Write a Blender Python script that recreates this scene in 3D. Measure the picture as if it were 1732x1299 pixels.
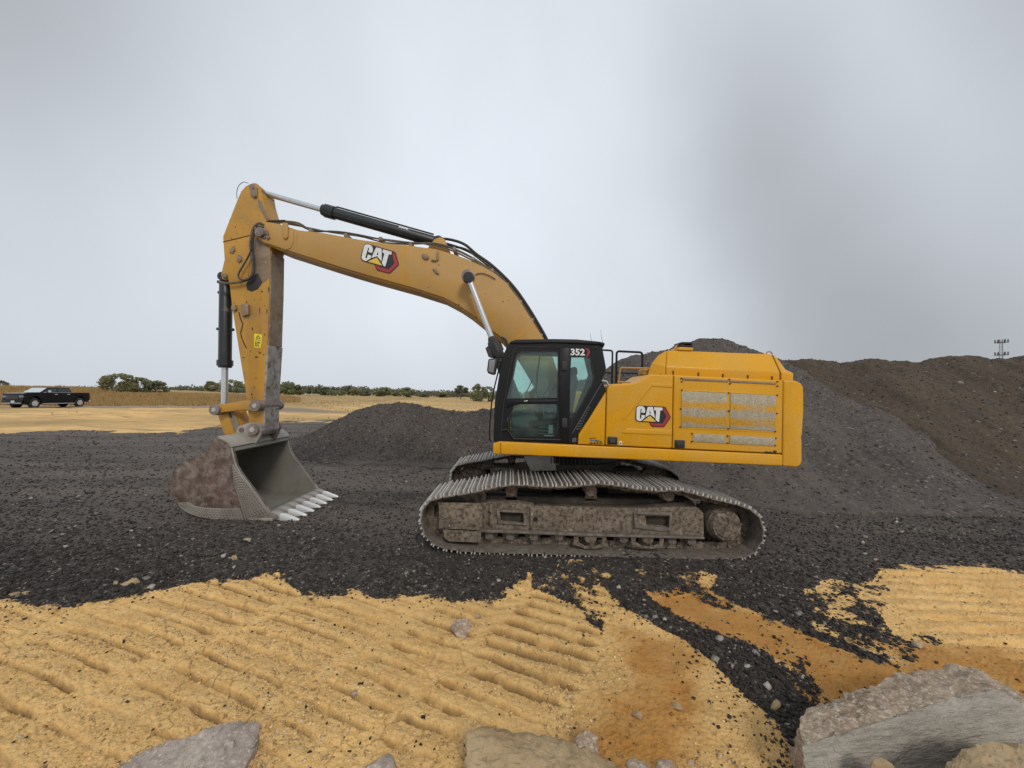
import bpy, bmesh, math, random
import numpy as np
from mathutils import Vector, Matrix, geometry

random.seed(7)
for o in list(bpy.data.objects):
    bpy.data.objects.remove(o)
SC = bpy.context.scene
COL = SC.collection
R = math.radians

# ------------------------------------------------------------------ camera
CAM_H, FOC, CX, HY = 2.36, 650.0, 866.0, 667.0      # eye height (m), focal length, centre and horizon of the photograph
cam_data = bpy.data.cameras.new('camera')
cam_data.sensor_width = 36.0
cam_data.lens = 36.0 * FOC / 1732.0
cam_data.shift_y = (HY - 649.5) / 1732.0
cam_data.clip_start = 0.05
cam_data.clip_end = 12000.0
cam = bpy.data.objects.new('camera', cam_data)
COL.objects.link(cam)
cam.location = (0, 0, CAM_H)
cam.rotation_euler = (R(90), 0, 0)
SC.camera = cam

# ------------------------------------------------------------------ world: overcast sky
SUN_EL, SUN_AZ = 38.0, 160.0            # behind the camera, a little to its right
world = bpy.data.worlds.new('World')
SC.world = world
world.use_nodes = True
wn, wl = world.node_tree.nodes, world.node_tree.links
wn.clear()


def N(nodes, kind, **kw):
    n = nodes.new(kind)
    for k, v in kw.items():
        if hasattr(n, k):
            setattr(n, k, v)
        else:
            n.inputs[k.replace('_', ' ')].default_value = v
    return n


w_out = wn.new('ShaderNodeOutputWorld')
sky = wn.new('ShaderNodeTexSky')
sky.sky_type = 'NISHITA'
sky.sun_disc = False
sky.sun_elevation = R(SUN_EL)
sky.sun_rotation = R(SUN_AZ)
sky.dust_density = 4.0
bg_clear = wn.new('ShaderNodeBackground')
bg_clear.inputs['Strength'].default_value = 0.06
wl.new(sky.outputs['Color'], bg_clear.inputs['Color'])
tc = wn.new('ShaderNodeTexCoord')
sep = wn.new('ShaderNodeSeparateXYZ')
wl.new(tc.outputs['Generated'], sep.inputs[0])


def wm(op, a, b=None, c=None, clamp=False):
    n = wn.new('ShaderNodeMath')
    n.operation = op
    n.use_clamp = clamp
    for i, v in enumerate((a, b, c)):
        if v is None:
            continue
        if isinstance(v, (int, float)):
            n.inputs[i].default_value = v
        else:
            wl.new(v, n.inputs[i])
    return n.outputs[0]


az = wm('ARCTAN2', sep.outputs['X'], sep.outputs['Y'])
el = wm('ARCSINE', sep.outputs['Z'])
# soft cloud structure: slow noise plus the thick and thin folds of the cloud deck seen ahead
comb = wn.new('ShaderNodeCombineXYZ')
wl.new(wm('MULTIPLY', wm('ADD', az, wm('MULTIPLY', el, 0.28)), 1.7), comb.inputs[0])
wl.new(wm('MULTIPLY', el, 0.9), comb.inputs[1])
comb.inputs[2].default_value = 3.7
streak = N(wn, 'ShaderNodeTexNoise', noise_dimensions='3D')
streak.inputs['Scale'].default_value = 1.6
streak.inputs['Detail'].default_value = 3.0
streak.inputs['Roughness'].default_value = 0.40
wl.new(comb.outputs[0], streak.inputs['Vector'])
patch = N(wn, 'ShaderNodeTexNoise', noise_dimensions='3D')
patch.inputs['Scale'].default_value = 3.0
patch.inputs['Detail'].default_value = 4.0
patch.inputs['Roughness'].default_value = 0.45
wl.new(tc.outputs['Generated'], patch.inputs['Vector'])


def fold(az0, el0, slope, s_az, s_el, amount):
    """one fold of the deck: az0/el0 its middle, slope how it leans, s_* its spread (degrees)"""
    e = wm('SUBTRACT', el, R(el0))
    u = wm('DIVIDE', wm('SUBTRACT', wm('SUBTRACT', az, R(az0)), wm('MULTIPLY', e, slope)), R(s_az))
    v = wm('DIVIDE', e, R(s_el))
    q = wm('ADD', wm('MULTIPLY', u, u), wm('MULTIPLY', v, v))
    return wm('MULTIPLY', wm('EXPONENT', wm('MULTIPLY', q, -0.5)), amount)


bright = wm('ADD', wm('MULTIPLY', wm('SUBTRACT', streak.outputs['Fac'], 0.5), 0.22), wm('MULTIPLY', wm('SUBTRACT', patch.outputs['Fac'], 0.5), 0.16))
bright = wm('ADD', bright, 0.93)
for args in ((36.0, 20.0, -0.30, 9.0, 19.0, -0.27), (49.0, 26.0, -0.40, 4.5, 16.0, 0.09), (64.0, 22.0, -0.25, 13.0, 40.0, -0.27), (-52.0, 36.0, 0.3, 13.0, 12.0, -0.32), (-60.0, 8.0, 0.0, 22.0, 14.0, -0.05),
             (-8.0, 24.0, 0.0, 26.0, 18.0, 0.12), (5.0, 0.0, 0.0, 60.0, 6.0, -0.10), (44.0, 4.0, 0.0, 16.0, 9.0, -0.10)):
    bright = wm('ADD', bright, fold(*args))
bright = wm('MAXIMUM', bright, 0.3)
tint = wn.new('ShaderNodeMix')
tint.data_type = 'RGBA'
tint.inputs['A'].default_value = (0.885, 0.935, 1.0, 1)
tint.inputs['B'].default_value = (0.90, 0.965, 1.045, 1)
wl.new(wm('MULTIPLY', bright, 0.72, clamp=True), tint.inputs['Factor'])
bg_cloud = wn.new('ShaderNodeBackground')
wl.new(tint.outputs['Result'], bg_cloud.inputs['Color'])
wl.new(wm('MULTIPLY', bright, 0.87), bg_cloud.inputs['Strength'])
w_mix = wn.new('ShaderNodeMixShader')
w_mix.inputs[0].default_value = 0.94
wl.new(bg_clear.outputs[0], w_mix.inputs[1])
wl.new(bg_cloud.outputs[0], w_mix.inputs[2])
wl.new(w_mix.outputs[0], w_out.inputs[0])

# ------------------------------------------------------------------ sun through cloud
sun_data = bpy.data.lights.new('sun', 'SUN')
sun_data.energy = 1.4
sun_data.angle = R(14)
sun_data.color = (1.0, 0.93, 0.83)
sun = bpy.data.objects.new('sun', sun_data)
COL.objects.link(sun)
sd = Vector((math.sin(R(SUN_AZ)) * math.cos(R(SUN_EL)), math.cos(R(SUN_AZ)) * math.cos(R(SUN_EL)), math.sin(R(SUN_EL))))
sun.rotation_euler = sd.to_track_quat('Z', 'Y').to_euler()

SC.view_settings.view_transform = 'Standard'
SC.view_settings.look = 'None'
SC.view_settings.gamma = 1.0
SC.view_settings.use_curve_mapping = False
SC.view_settings.exposure = 0.0
SC.render.engine = 'CYCLES'
SC.cycles.max_bounces = 6
SC.cycles.transparent_max_bounces = 12
SC.cycles.use_denoising = True

# ------------------------------------------------------------------ materials
MATS = {}


def lin(c):
    return tuple(((v / 255.0) / 12.92 if v / 255.0 <= 0.04045 else ((v / 255.0 + 0.055) / 1.055) ** 2.4) for v in c) + (1.0,)


class Mat:
    """a procedural material assembled from noise layers in world space"""

    def __init__(s, name, rough=0.6, metallic=0.0):
        s.m = bpy.data.materials.new(name)
        s.m.use_nodes = True
        s.n, s.l = s.m.node_tree.nodes, s.m.node_tree.links
        s.b = s.n['Principled BSDF']
        s.b.inputs['Roughness'].default_value = rough
        s.b.inputs['Metallic'].default_value = metallic
        s.geo = s.n.new('ShaderNodeNewGeometry')
        MATS[name] = s.m

    def math(s, op, a, b=None, clamp=False):
        n = s.n.new('ShaderNodeMath')
        n.operation = op
        n.use_clamp = clamp
        for i, v in enumerate((a, b)):
            if v is None:
                continue
            if isinstance(v, (int, float)):
                n.inputs[i].default_value = v
            else:
                s.l.new(v, n.inputs[i])
        return n.outputs[0]

    def pos(s, sx=1, sy=1, sz=1):
        if (sx, sy, sz) == (1, 1, 1):
            return s.geo.outputs['Position']
        v = s.n.new('ShaderNodeVectorMath')
        v.operation = 'MULTIPLY'
        v.inputs[1].default_value = (sx, sy, sz)
        s.l.new(s.geo.outputs['Position'], v.inputs[0])
        return v.outputs[0]

    def noise(s, scale, detail=4, rough=0.55, vec=None, dist=0.0):
        t = s.n.new('ShaderNodeTexNoise')
        t.inputs['Scale'].default_value = scale
        t.inputs['Detail'].default_value = detail
        t.inputs['Roughness'].default_value = rough
        t.inputs['Distortion'].default_value = dist
        s.l.new(vec if vec is not None else s.pos(), t.inputs['Vector'])
        return t.outputs['Fac']

    def voronoi(s, scale, feature='F1', out='Distance', vec=None):
        t = s.n.new('ShaderNodeTexVoronoi')
        t.feature = feature
        t.inputs['Scale'].default_value = scale
        s.l.new(vec if vec is not None else s.pos(), t.inputs['Vector'])
        return t.outputs[out]

    def ramp(s, fac, lo, hi):
        """0 below lo, 1 above hi"""
        t = s.n.new('ShaderNodeMapRange')
        t.inputs['From Min'].default_value = lo
        t.inputs['From Max'].default_value = hi
        t.clamp = True
        s.l.new(fac, t.inputs['Value'])
        return t.outputs['Result']

    def mix(s, fac, a, b):
        t = s.n.new('ShaderNodeMix')
        t.data_type = 'RGBA'
        for key, v in (('A', a), ('B', b)):
            if isinstance(v, tuple):
                t.inputs[key].default_value = v if len(v) == 4 else v + (1,)
            else:
                s.l.new(v, t.inputs[key])
        if isinstance(fac, (int, float)):
            t.inputs['Factor'].default_value = fac
        else:
            s.l.new(fac, t.inputs['Factor'])
        return t.outputs['Result']

    def bump(s, h, strength=0.3, dist=0.02, normal=None):
        t = s.n.new('ShaderNodeBump')
        t.inputs['Strength'].default_value = strength
        t.inputs['Distance'].default_value = dist
        s.l.new(h, t.inputs['Height'])
        if normal is not None:
            s.l.new(normal, t.inputs['Normal'])
        s.l.new(t.outputs[0], s.b.inputs['Normal'])
        return t.outputs[0]

    def base(s, c):
        if isinstance(c, tuple):
            s.b.inputs['Base Color'].default_value = c if len(c) == 4 else c + (1,)
        else:
            s.l.new(c, s.b.inputs['Base Color'])
        return s

    def rough(s, c):
        s.l.new(c, s.b.inputs['Roughness'])


def worn(name, c1, c2, dirt, dirt_lo, dirt_hi, scale=1.6, dscale=3.0, rough=0.5, metallic=0.0, bump=0.1, chips=None, chip_lo=0.68, streaks=0.0):
    m = Mat(name, rough, metallic)
    c = m.mix(m.ramp(m.noise(scale, 3), 0.35, 0.65), c1, c2)
    d = m.ramp(m.noise(dscale, 7, 0.68), dirt_lo, dirt_hi)
    c = m.mix(d, c, dirt)
    if streaks:
        k = m.math('MULTIPLY', m.ramp(m.noise(6.0, 5, 0.65, vec=m.pos(2.2, 2.2, 0.22)), 0.50, 0.72), streaks)
        c = m.mix(k, c, dirt)
    if chips:
        k = m.ramp(m.noise(14.0, 6, 0.68, vec=m.pos(1.3, 1, 0.9)), chip_lo, chip_lo + 0.06)
        c = m.mix(k, c, chips)
    fine = m.noise(55, 3)
    c = m.mix(m.math('MULTIPLY', m.ramp(fine, 0.45, 0.7), 0.35), c, tuple(0.62 * a for a in c1))
    m.base(c)
    m.rough(m.math('ADD', m.math('MULTIPLY', d, 0.3), rough))
    m.bump(m.noise(40, 4), bump, 0.003)
    return m


worn('yellow_paint', (0.665, 0.312, 0.004), (0.60, 0.284, 0.004), (0.54, 0.33, 0.075), 0.48, 0.90, dscale=1.7, rough=0.36, bump=0.06, streaks=0.42)
MATS['yellow_paint'].node_tree.nodes['Principled BSDF'].inputs['Specular IOR Level'].default_value = 0.3
worn('yellow_paint_dusty', (0.50, 0.255, 0.03), (0.42, 0.22, 0.045), (0.40, 0.26, 0.11), 0.42, 0.78, scale=0.9, dscale=1.1, rough=0.5, bump=0.08, streaks=0.45)
worn('yellow_paint_chipped', (0.50, 0.25, 0.02), (0.42, 0.21, 0.03), (0.24, 0.16, 0.09), 0.50, 0.82, scale=1.4, dscale=2.0, rough=0.5, bump=0.12,
     chips=(0.075, 0.045, 0.03), chip_lo=0.63)
worn('bare_arm_steel', (0.215, 0.148, 0.09), (0.275, 0.20, 0.13), (0.12, 0.078, 0.048), 0.50, 0.75, scale=3, dscale=5, rough=0.55, bump=0.2,
     chips=(0.33, 0.31, 0.28), chip_lo=0.60)
worn('scraped_steel', (0.22, 0.19, 0.17), (0.36, 0.34, 0.31), (0.10, 0.07, 0.055), 0.52, 0.62, scale=6, dscale=9, rough=0.5, bump=0.25)
worn('black_paint', (0.007, 0.007, 0.008), (0.010, 0.010, 0.011), (0.028, 0.025, 0.022), 0.58, 0.95, rough=0.42, bump=0.03)
MATS['black_paint'].node_tree.nodes['Principled BSDF'].inputs['Specular IOR Level'].default_value = 0.28
worn('black_rubber', (0.015, 0.015, 0.015), (0.03, 0.028, 0.026), (0.10, 0.085, 0.07), 0.5, 0.85, rough=0.65, bump=0.1)
worn('dusty_hose', (0.05, 0.045, 0.04), (0.10, 0.085, 0.06), (0.20, 0.15, 0.08), 0.45, 0.7, rough=0.7)
worn('cylinder_black', (0.014, 0.014, 0.015), (0.02, 0.02, 0.02), (0.17, 0.14, 0.11), 0.60, 0.72, scale=2, dscale=4, rough=0.35)
worn('bucket_rust', (0.080, 0.046, 0.033), (0.150, 0.104, 0.080), (0.27, 0.225, 0.19), 0.46, 0.70, scale=4.5, dscale=7, rough=0.72, bump=0.6,
     chips=(0.07, 0.036, 0.025), chip_lo=0.60)
worn('bucket_inside', (0.20, 0.19, 0.165), (0.16, 0.145, 0.12), (0.12, 0.09, 0.07), 0.55, 0.85, scale=1.5, rough=0.6, bump=0.15)
worn('bucket_edge', (0.34, 0.31, 0.27), (0.25, 0.22, 0.19), (0.15, 0.11, 0.09), 0.5, 0.8, rough=0.5, bump=0.25)
worn('hardfacing', (0.17, 0.14, 0.12), (0.23, 0.20, 0.17), (0.09, 0.06, 0.045), 0.5, 0.75, scale=5, rough=0.6, bump=0.35)
worn('tooth_steel', (0.62, 0.62, 0.61), (0.70, 0.70, 0.69), (0.40, 0.37, 0.33), 0.55, 0.8, rough=0.35, metallic=0.3, bump=0.1)
worn('muddy_steel', (0.155, 0.118, 0.086), (0.25, 0.20, 0.15), (0.045, 0.033, 0.024), 0.44, 0.64, scale=3.5, dscale=17, rough=0.8, bump=0.7,
     chips=(0.42, 0.36, 0.29), chip_lo=0.62)
worn('shoe_steel', (0.145, 0.122, 0.098), (0.21, 0.18, 0.15), (0.075, 0.062, 0.05), 0.46, 0.66, scale=8, dscale=14, rough=0.6, bump=0.25)
worn('grouser_steel', (0.42, 0.395, 0.36), (0.52, 0.495, 0.455), (0.22, 0.19, 0.16), 0.5, 0.8, scale=4, dscale=9, rough=0.5, bump=0.2)
worn('shaded_mud', (0.030, 0.022, 0.016), (0.052, 0.039, 0.028), (0.12, 0.092, 0.066), 0.52, 0.75, scale=3, dscale=6, rough=0.85, bump=0.5)  # mud colour deepened to stand in for shade in the undercarriage recesses
worn('casting_grey', (0.42, 0.39, 0.35), (0.34, 0.31, 0.27), (0.2, 0.17, 0.14), 0.5, 0.75, rough=0.7)
worn('pin_steel', (0.20, 0.15, 0.125), (0.28, 0.23, 0.20), (0.10, 0.065, 0.05), 0.5, 0.7, scale=8, dscale=12, rough=0.55, metallic=0.2)
worn('chrome_rod', (0.62, 0.62, 0.62), (0.56, 0.56, 0.56), (0.36, 0.34, 0.30), 0.6, 0.9, rough=0.25, metallic=0.75, bump=0.02)
worn('interior_grey', (0.055, 0.06, 0.06), (0.075, 0.08, 0.08), (0.10, 0.10, 0.095), 0.5, 0.8, rough=0.7)
worn('console_grey', (0.16, 0.175, 0.175), (0.20, 0.21, 0.21), (0.13, 0.13, 0.125), 0.5, 0.8, rough=0.65)
worn('label_white', (0.72, 0.72, 0.70), (0.66, 0.66, 0.64), (0.5, 0.48, 0.44), 0.6, 0.9, rough=0.5)
worn('label_pale', (0.40, 0.41, 0.40), (0.36, 0.37, 0.36), (0.3, 0.3, 0.28), 0.6, 0.9, rough=0.5)
worn('label_black', (0.012, 0.012, 0.013), (0.016, 0.016, 0.017), (0.05, 0.045, 0.04), 0.7, 0.95, rough=0.4)
worn('label_red', (0.30, 0.018, 0.024), (0.34, 0.03, 0.035), (0.3, 0.08, 0.06), 0.6, 0.9, rough=0.4)
worn('label_darkred', (0.07, 0.006, 0.008), (0.09, 0.008, 0.01), (0.1, 0.03, 0.02), 0.6, 0.9, rough=0.4)
worn('label_yellow', (0.72, 0.47, 0.05), (0.64, 0.42, 0.06), (0.5, 0.36, 0.12), 0.5, 0.9, rough=0.45)
worn('sticker_yellow', (0.78, 0.62, 0.02), (0.70, 0.56, 0.02), (0.5, 0.38, 0.06), 0.55, 0.9, rough=0.45)
worn('label_blue', (0.05, 0.16, 0.26), (0.05, 0.14, 0.22), (0.2, 0.2, 0.1), 0.6, 0.9, rough=0.45)
worn('seam_dark', (0.06, 0.022, 0.006), (0.05, 0.02, 0.006), (0.1, 0.05, 0.02), 0.6, 0.9, rough=0.8)
worn('truck_black', (0.008, 0.008, 0.010), (0.010, 0.010, 0.012), (0.03, 0.027, 0.024), 0.6, 0.95, rough=0.16, bump=0.0)
MATS['truck_black'].node_tree.nodes['Principled BSDF'].inputs['Specular IOR Level'].default_value = 0.25
worn('tyre_black', (0.016, 0.016, 0.016), (0.024, 0.023, 0.022), (0.06, 0.05, 0.04), 0.55, 0.9, rough=0.8)
worn('truck_chrome', (0.72, 0.72, 0.74), (0.66, 0.66, 0.68), (0.45, 0.44, 0.42), 0.6, 0.9, rough=0.2, metallic=0.6, bump=0.0)
worn('plate_pale_green', (0.48, 0.60, 0.52), (0.44, 0.56, 0.48), (0.4, 0.45, 0.4), 0.6, 0.9, rough=0.5)
worn('lamp_red', (0.12, 0.006, 0.006), (0.10, 0.006, 0.006), (0.08, 0.02, 0.02), 0.6, 0.9, rough=0.2)
worn('mast_grey', (0.20, 0.21, 0.21), (0.24, 0.25, 0.25), (0.14, 0.14, 0.14), 0.6, 0.9, rough=0.6)
worn('antenna_dark', (0.07, 0.075, 0.08), (0.09, 0.095, 0.10), (0.12, 0.12, 0.12), 0.6, 0.9, rough=0.6)
worn('shed_white', (0.66, 0.66, 0.63), (0.58, 0.58, 0.55), (0.42, 0.38, 0.32), 0.5, 0.85, rough=0.7)
worn('shed_roof_green', (0.06, 0.12, 0.085), (0.07, 0.14, 0.10), (0.15, 0.16, 0.12), 0.5, 0.85, rough=0.6)
worn('shed_dark', (0.05, 0.04, 0.035), (0.07, 0.055, 0.045), (0.11, 0.09, 0.07), 0.5, 0.85, rough=0.8)
worn('bark', (0.09, 0.07, 0.055), (0.13, 0.11, 0.085), (0.06, 0.05, 0.04), 0.5, 0.8, rough=0.9, bump=0.4)


def grille_material():
    """perforated steel screen: bare grey mesh with two worn horizontal bands of yellow paint"""
    m = Mat('perforated_screen', 0.6, 0.1)
    sp = m.n.new('ShaderNodeSeparateXYZ')
    m.l.new(m.geo.outputs['Position'], sp.inputs[0])
    holes = m.ramp(m.voronoi(95.0), 0.30, 0.42)
    grey = m.mix(holes, (0.10, 0.085, 0.055), (0.43, 0.37, 0.26))
    grey = m.mix(m.math('MULTIPLY', m.ramp(m.noise(5, 4, vec=m.pos(3, 1, 0.5)), 0.4, 0.7), 0.5), grey, (0.27, 0.22, 0.14))
    yel = m.mix(holes, (0.26, 0.135, 0.01), (0.56, 0.29, 0.02))
    wob = m.math('MULTIPLY', m.math('SUBTRACT', m.noise(3.2, 3, vec=m.pos(1, 1, 4)), 0.5), 0.08)
    zz = m.math('ADD', m.math('ADD', sp.outputs['Z'], m.math('MULTIPLY', sp.outputs['X'], 0.043)), wob)   # the machine stands nose up

    def band(c, w):
        d = m.math('ABSOLUTE', m.math('SUBTRACT', zz, c))
        return m.math('SUBTRACT', 1.0, m.ramp(d, w * 0.55, w * 1.15))
    f = m.math('MAXIMUM', band(2.316, 0.062), band(2.093, 0.062), clamp=True)
    f = m.math('MULTIPLY', f, m.ramp(m.noise(1.7, 2), 0.22, 0.5))
    m.base(m.mix(f, grey, yel))
    m.bump(holes, 0.4, 0.004)
    return m


grille_material()


def glass_material(name, tint, gloss=0.10):
    m = bpy.data.materials.new(name)
    m.use_nodes = True
    n, l = m.node_tree.nodes, m.node_tree.links
    n.clear()
    out = n.new('ShaderNodeOutputMaterial')
    tr = n.new('ShaderNodeBsdfTransparent')
    gl = n.new('ShaderNodeBsdfGlossy')
    gl.inputs['Roughness'].default_value = 0.04
    gl.inputs['Color'].default_value = (0.85, 0.9, 0.9, 1)
    df = n.new('ShaderNodeBsdfDiffuse')
    df.inputs['Color'].default_value = (0.32, 0.31, 0.28, 1)
    geo = n.new('ShaderNodeNewGeometry')
    nz = n.new('ShaderNodeTexNoise')
    nz.inputs['Scale'].default_value = 5.0
    nz.inputs['Detail'].default_value = 5.0
    l.new(geo.outputs['Position'], nz.inputs['Vector'])
    mr = n.new('ShaderNodeMapRange')
    mr.inputs['From Min'].default_value = 0.4
    mr.inputs['From Max'].default_value = 0.8
    mr.inputs['To Min'].default_value = 0.015
    mr.inputs['To Max'].default_value = 0.11
    l.new(nz.outputs['Fac'], mr.inputs['Value'])
    tr.inputs['Color'].default_value = tint + (1,)
    fr = n.new('ShaderNodeFresnel')
    fr.inputs['IOR'].default_value = 1.45
    ad = n.new('ShaderNodeMath')
    ad.operation = 'MULTIPLY_ADD'
    ad.inputs[1].default_value = 1.0
    ad.inputs[2].default_value = gloss
    l.new(fr.outputs[0], ad.inputs[0])
    m1 = n.new('ShaderNodeMixShader')
    l.new(ad.outputs[0], m1.inputs[0])
    l.new(tr.outputs[0], m1.inputs[1])
    l.new(gl.outputs[0], m1.inputs[2])
    m2 = n.new('ShaderNodeMixShader')          # dust on the pane
    l.new(mr.outputs[0], m2.inputs[0])
    l.new(m1.outputs[0], m2.inputs[1])
    l.new(df.outputs[0], m2.inputs[2])
    l.new(m2.outputs[0], out.inputs[0])
    MATS[name] = m


glass_material('cab_glass', (0.80, 0.93, 0.90), 0.02)
glass_material('truck_glass', (0.10, 0.12, 0.13), 0.06)
glass_material('truck_windscreen', (0.16, 0.18, 0.19), 0.42)
glass_material('lamp_glass', (0.6, 0.6, 0.6), 0.2)


def leaf_material(name, c1, c2, c3):
    m = Mat(name, 0.7)
    rnd = m.geo.outputs['Random Per Island']
    c = m.mix(m.ramp(rnd, 0.0, 0.7), c1, c2)
    c = m.mix(m.ramp(rnd, 0.72, 0.98), c, c3)
    m.base(c)
    tr = m.n.new('ShaderNodeBsdfTranslucent')          # leaves let light through
    m.l.new(c, tr.inputs['Color'])
    mx = m.n.new('ShaderNodeMixShader')
    mx.inputs[0].default_value = 0.5
    m.l.new(m.b.outputs[0], mx.inputs[1])
    m.l.new(tr.outputs[0], mx.inputs[2])
    m.l.new(mx.outputs[0], m.n['Material Output'].inputs['Surface'])
    return m


leaf_material('leaf_olive', (0.17, 0.17, 0.075), (0.30, 0.285, 0.14), (0.38, 0.32, 0.16))
leaf_material('leaf_dark', (0.128, 0.139, 0.084), (0.216, 0.224, 0.129), (0.284, 0.257, 0.147))
leaf_material('leaf_green', (0.162, 0.185, 0.091), (0.284, 0.304, 0.154), (0.378, 0.35, 0.182))
leaf_material('leaf_far', (0.115, 0.121, 0.0868), (0.182, 0.182, 0.123), (0.243, 0.218, 0.147))
leaf_material('dry_grass', (0.36, 0.23, 0.088), (0.52, 0.36, 0.155), (0.28, 0.19, 0.08))

# ------------------------------------------------------------------ mesh helpers
def PX(px, py, Y):
    """the point at depth Y whose picture is at (px, py) of the photograph"""
    return Vector(((px - CX) / FOC * Y, Y, CAM_H - (py - HY) / FOC * Y))


def XZ(pts, Y):
    return [((px - CX) / FOC * Y, CAM_H - (py - HY) / FOC * Y) for px, py in pts]


def tag(o, label=None, category=None, group=None, kind=None):
    for k, v in (('label', label), ('category', category), ('group', group), ('kind', kind)):
        if v:
            o[k] = v
    return o


def empty(name, loc, label=None, category=None, group=None, rz=0.0):
    o = bpy.data.objects.new(name, None)
    o.empty_display_size = 0.2
    COL.objects.link(o)
    o.location = loc
    o.rotation_euler = (0, 0, rz)
    return tag(o, label, category, group)


def root_of(o):
    while o.parent is not None:
        o = o.parent
    return o


class MB:
    """collects faces in world (or thing) space and builds one mesh object"""

    def __init__(s):
        s.v, s.f, s.mi = [], [], []
        s.cur = 0

    def face(s, idx):
        s.f.append(tuple(idx))
        s.mi.append(s.cur)

    def quad(s, *p):
        b = len(s.v)
        s.v += [tuple(q) for q in p]
        s.face(range(b, b + len(p)))

    def poly_prism(s, loops, y0, y1):
        """loops of (x, z): outer then holes; a slab between depths y0 < y1"""
        tess = geometry.tessellate_polygon([[Vector((x, z, 0)) for x, z in lp] for lp in loops])
        flat = [p for lp in loops for p in lp]
        b = len(s.v)
        n = len(flat)
        s.v += [(x, y0, z) for x, z in flat] + [(x, y1, z) for x, z in flat]
        for t in tess:
            a = [Vector((flat[i][0], flat[i][1])) for i in t]
            area = (a[1] - a[0]).cross(a[2] - a[0]) if False else (a[1].x - a[0].x) * (a[2].y - a[0].y) - (a[2].x - a[0].x) * (a[1].y - a[0].y)
            t = tuple(t) if area > 0 else tuple(reversed(t))
            s.face([b + i for i in t])
            s.face([b + n + i for i in reversed(t)])
        o = 0
        for k, lp in enumerate(loops):
            m = len(lp)
            ar = sum(lp[i][0] * lp[(i + 1) % m][1] - lp[(i + 1) % m][0] * lp[i][1] for i in range(m))
            ccw = (ar > 0) != (k > 0)
            for i in range(m):
                p, q = o + i, o + (i + 1) % m
                s.face([b + p, b + n + p, b + n + q, b + q] if ccw else [b + q, b + n + q, b + n + p, b + p])
            o += m
        return s

    def ngon_prism(s, lp, y0, y1, inset0=0.0):
        """convex-safe slab with n-gon caps (bevels cleanly)"""
        m = len(lp)
        ar = sum(lp[i][0] * lp[(i + 1) % m][1] - lp[(i + 1) % m][0] * lp[i][1] for i in range(m))
        if ar < 0:
            lp = lp[::-1]
        b = len(s.v)
        s.v += [(x, y0, z) for x, z in lp] + [(x, y1, z) for x, z in lp]
        s.face([b + i for i in range(m)])
        s.face([b + m + i for i in reversed(range(m))])
        for i in range(m):
            j = (i + 1) % m
            s.face([b + i, b + m + i, b + m + j, b + j])
        return s

    def box(s, lo, hi):
        x0, y0, z0 = lo
        x1, y1, z1 = hi
        b = len(s.v)
        s.v += [(x0, y0, z0), (x1, y0, z0), (x1, y1, z0), (x0, y1, z0), (x0, y0, z1), (x1, y0, z1), (x1, y1, z1), (x0, y1, z1)]
        for f in ((0, 3, 2, 1), (4, 5, 6, 7), (0, 1, 5, 4), (1, 2, 6, 5), (2, 3, 7, 6), (3, 0, 4, 7)):
            s.face([b + i for i in f])
        return s

    def ring_loft(s, rings, cap=True):
        """rings: lists of equal length of points, joined in order"""
        b = len(s.v)
        k = len(rings[0])
        for r in rings:
            s.v += [tuple(p) for p in r]
        for i in range(len(rings) - 1):
            for j in range(k):
                a0, a1 = b + i * k + j, b + i * k + (j + 1) % k
                s.face([a0, a1, a1 + k, a0 + k])
        if cap:
            s.face([b + j for j in reversed(range(k))])
            s.face([b + (len(rings) - 1) * k + j for j in range(k)])
        return s

    def rod(s, pts, r, seg=12, cap=True):
        """tube along a polyline; r a number or one per point"""
        pts = [Vector(p) for p in pts]
        rr = r if isinstance(r, (list, tuple)) else [r] * len(pts)
        rings = []
        ref = None
        for i, p in enumerate(pts):
            d = (pts[min(i + 1, len(pts) - 1)] - pts[max(i - 1, 0)])
            if d.length < 1e-9:
                d = Vector((0, 0, 1))
            d.normalize()
            if ref is None:
                ref = Vector((0, 1, 0)) if abs(d.y) < 0.8 else Vector((1, 0, 0))
            u = d.cross(ref)
            u.normalize()
            w = u.cross(d)
            ref = w
            rings.append([p + (u * math.cos(2 * math.pi * j / seg) + w * math.sin(2 * math.pi * j / seg)) * rr[i] for j in range(seg)])
        b = len(s.f)
        s.ring_loft(rings, cap)
        return s

    def steps(s, p0, p1, prof, seg=20):
        """a turned body on the axis p0-p1; prof = [(t along in metres, radius), ...] (repeat t for a step)"""
        p0, p1 = Vector(p0), Vector(p1)
        d = (p1 - p0).normalized()
        ref = Vector((0, 1, 0)) if abs(d.y) < 0.8 else Vector((1, 0, 0))
        u = d.cross(ref).normalized()
        w = u.cross(d)
        rings = [[p0 + d * t + (u * math.cos(2 * math.pi * j / seg) + w * math.sin(2 * math.pi * j / seg)) * max(r, 1e-4) for j in range(seg)] for t, r in prof]
        s.ring_loft(rings)
        return s

    def build(s, name, mats, parent=None, bevel=0.0, seg=2, smooth=32, loc=None, weld=False):
        off = Vector((0, 0, 0))
        if loc is not None:
            off = Vector(loc)
        elif parent is not None:
            off = root_of(parent).location
        me = bpy.data.meshes.new(name)
        me.from_pydata([(x - off.x, y - off.y, z - off.z) for x, y, z in s.v], [], s.f)
        if isinstance(mats, str):
            mats = [mats]
        for m in mats:
            me.materials.append(MATS[m])
        if len(mats) > 1:
            me.polygons.foreach_set('material_index', s.mi)
        bm = bmesh.new()
        bm.from_mesh(me)
        if weld:
            bmesh.ops.remove_doubles(bm, verts=bm.verts, dist=1e-5)
        bmesh.ops.recalc_face_normals(bm, faces=bm.faces)
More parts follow.
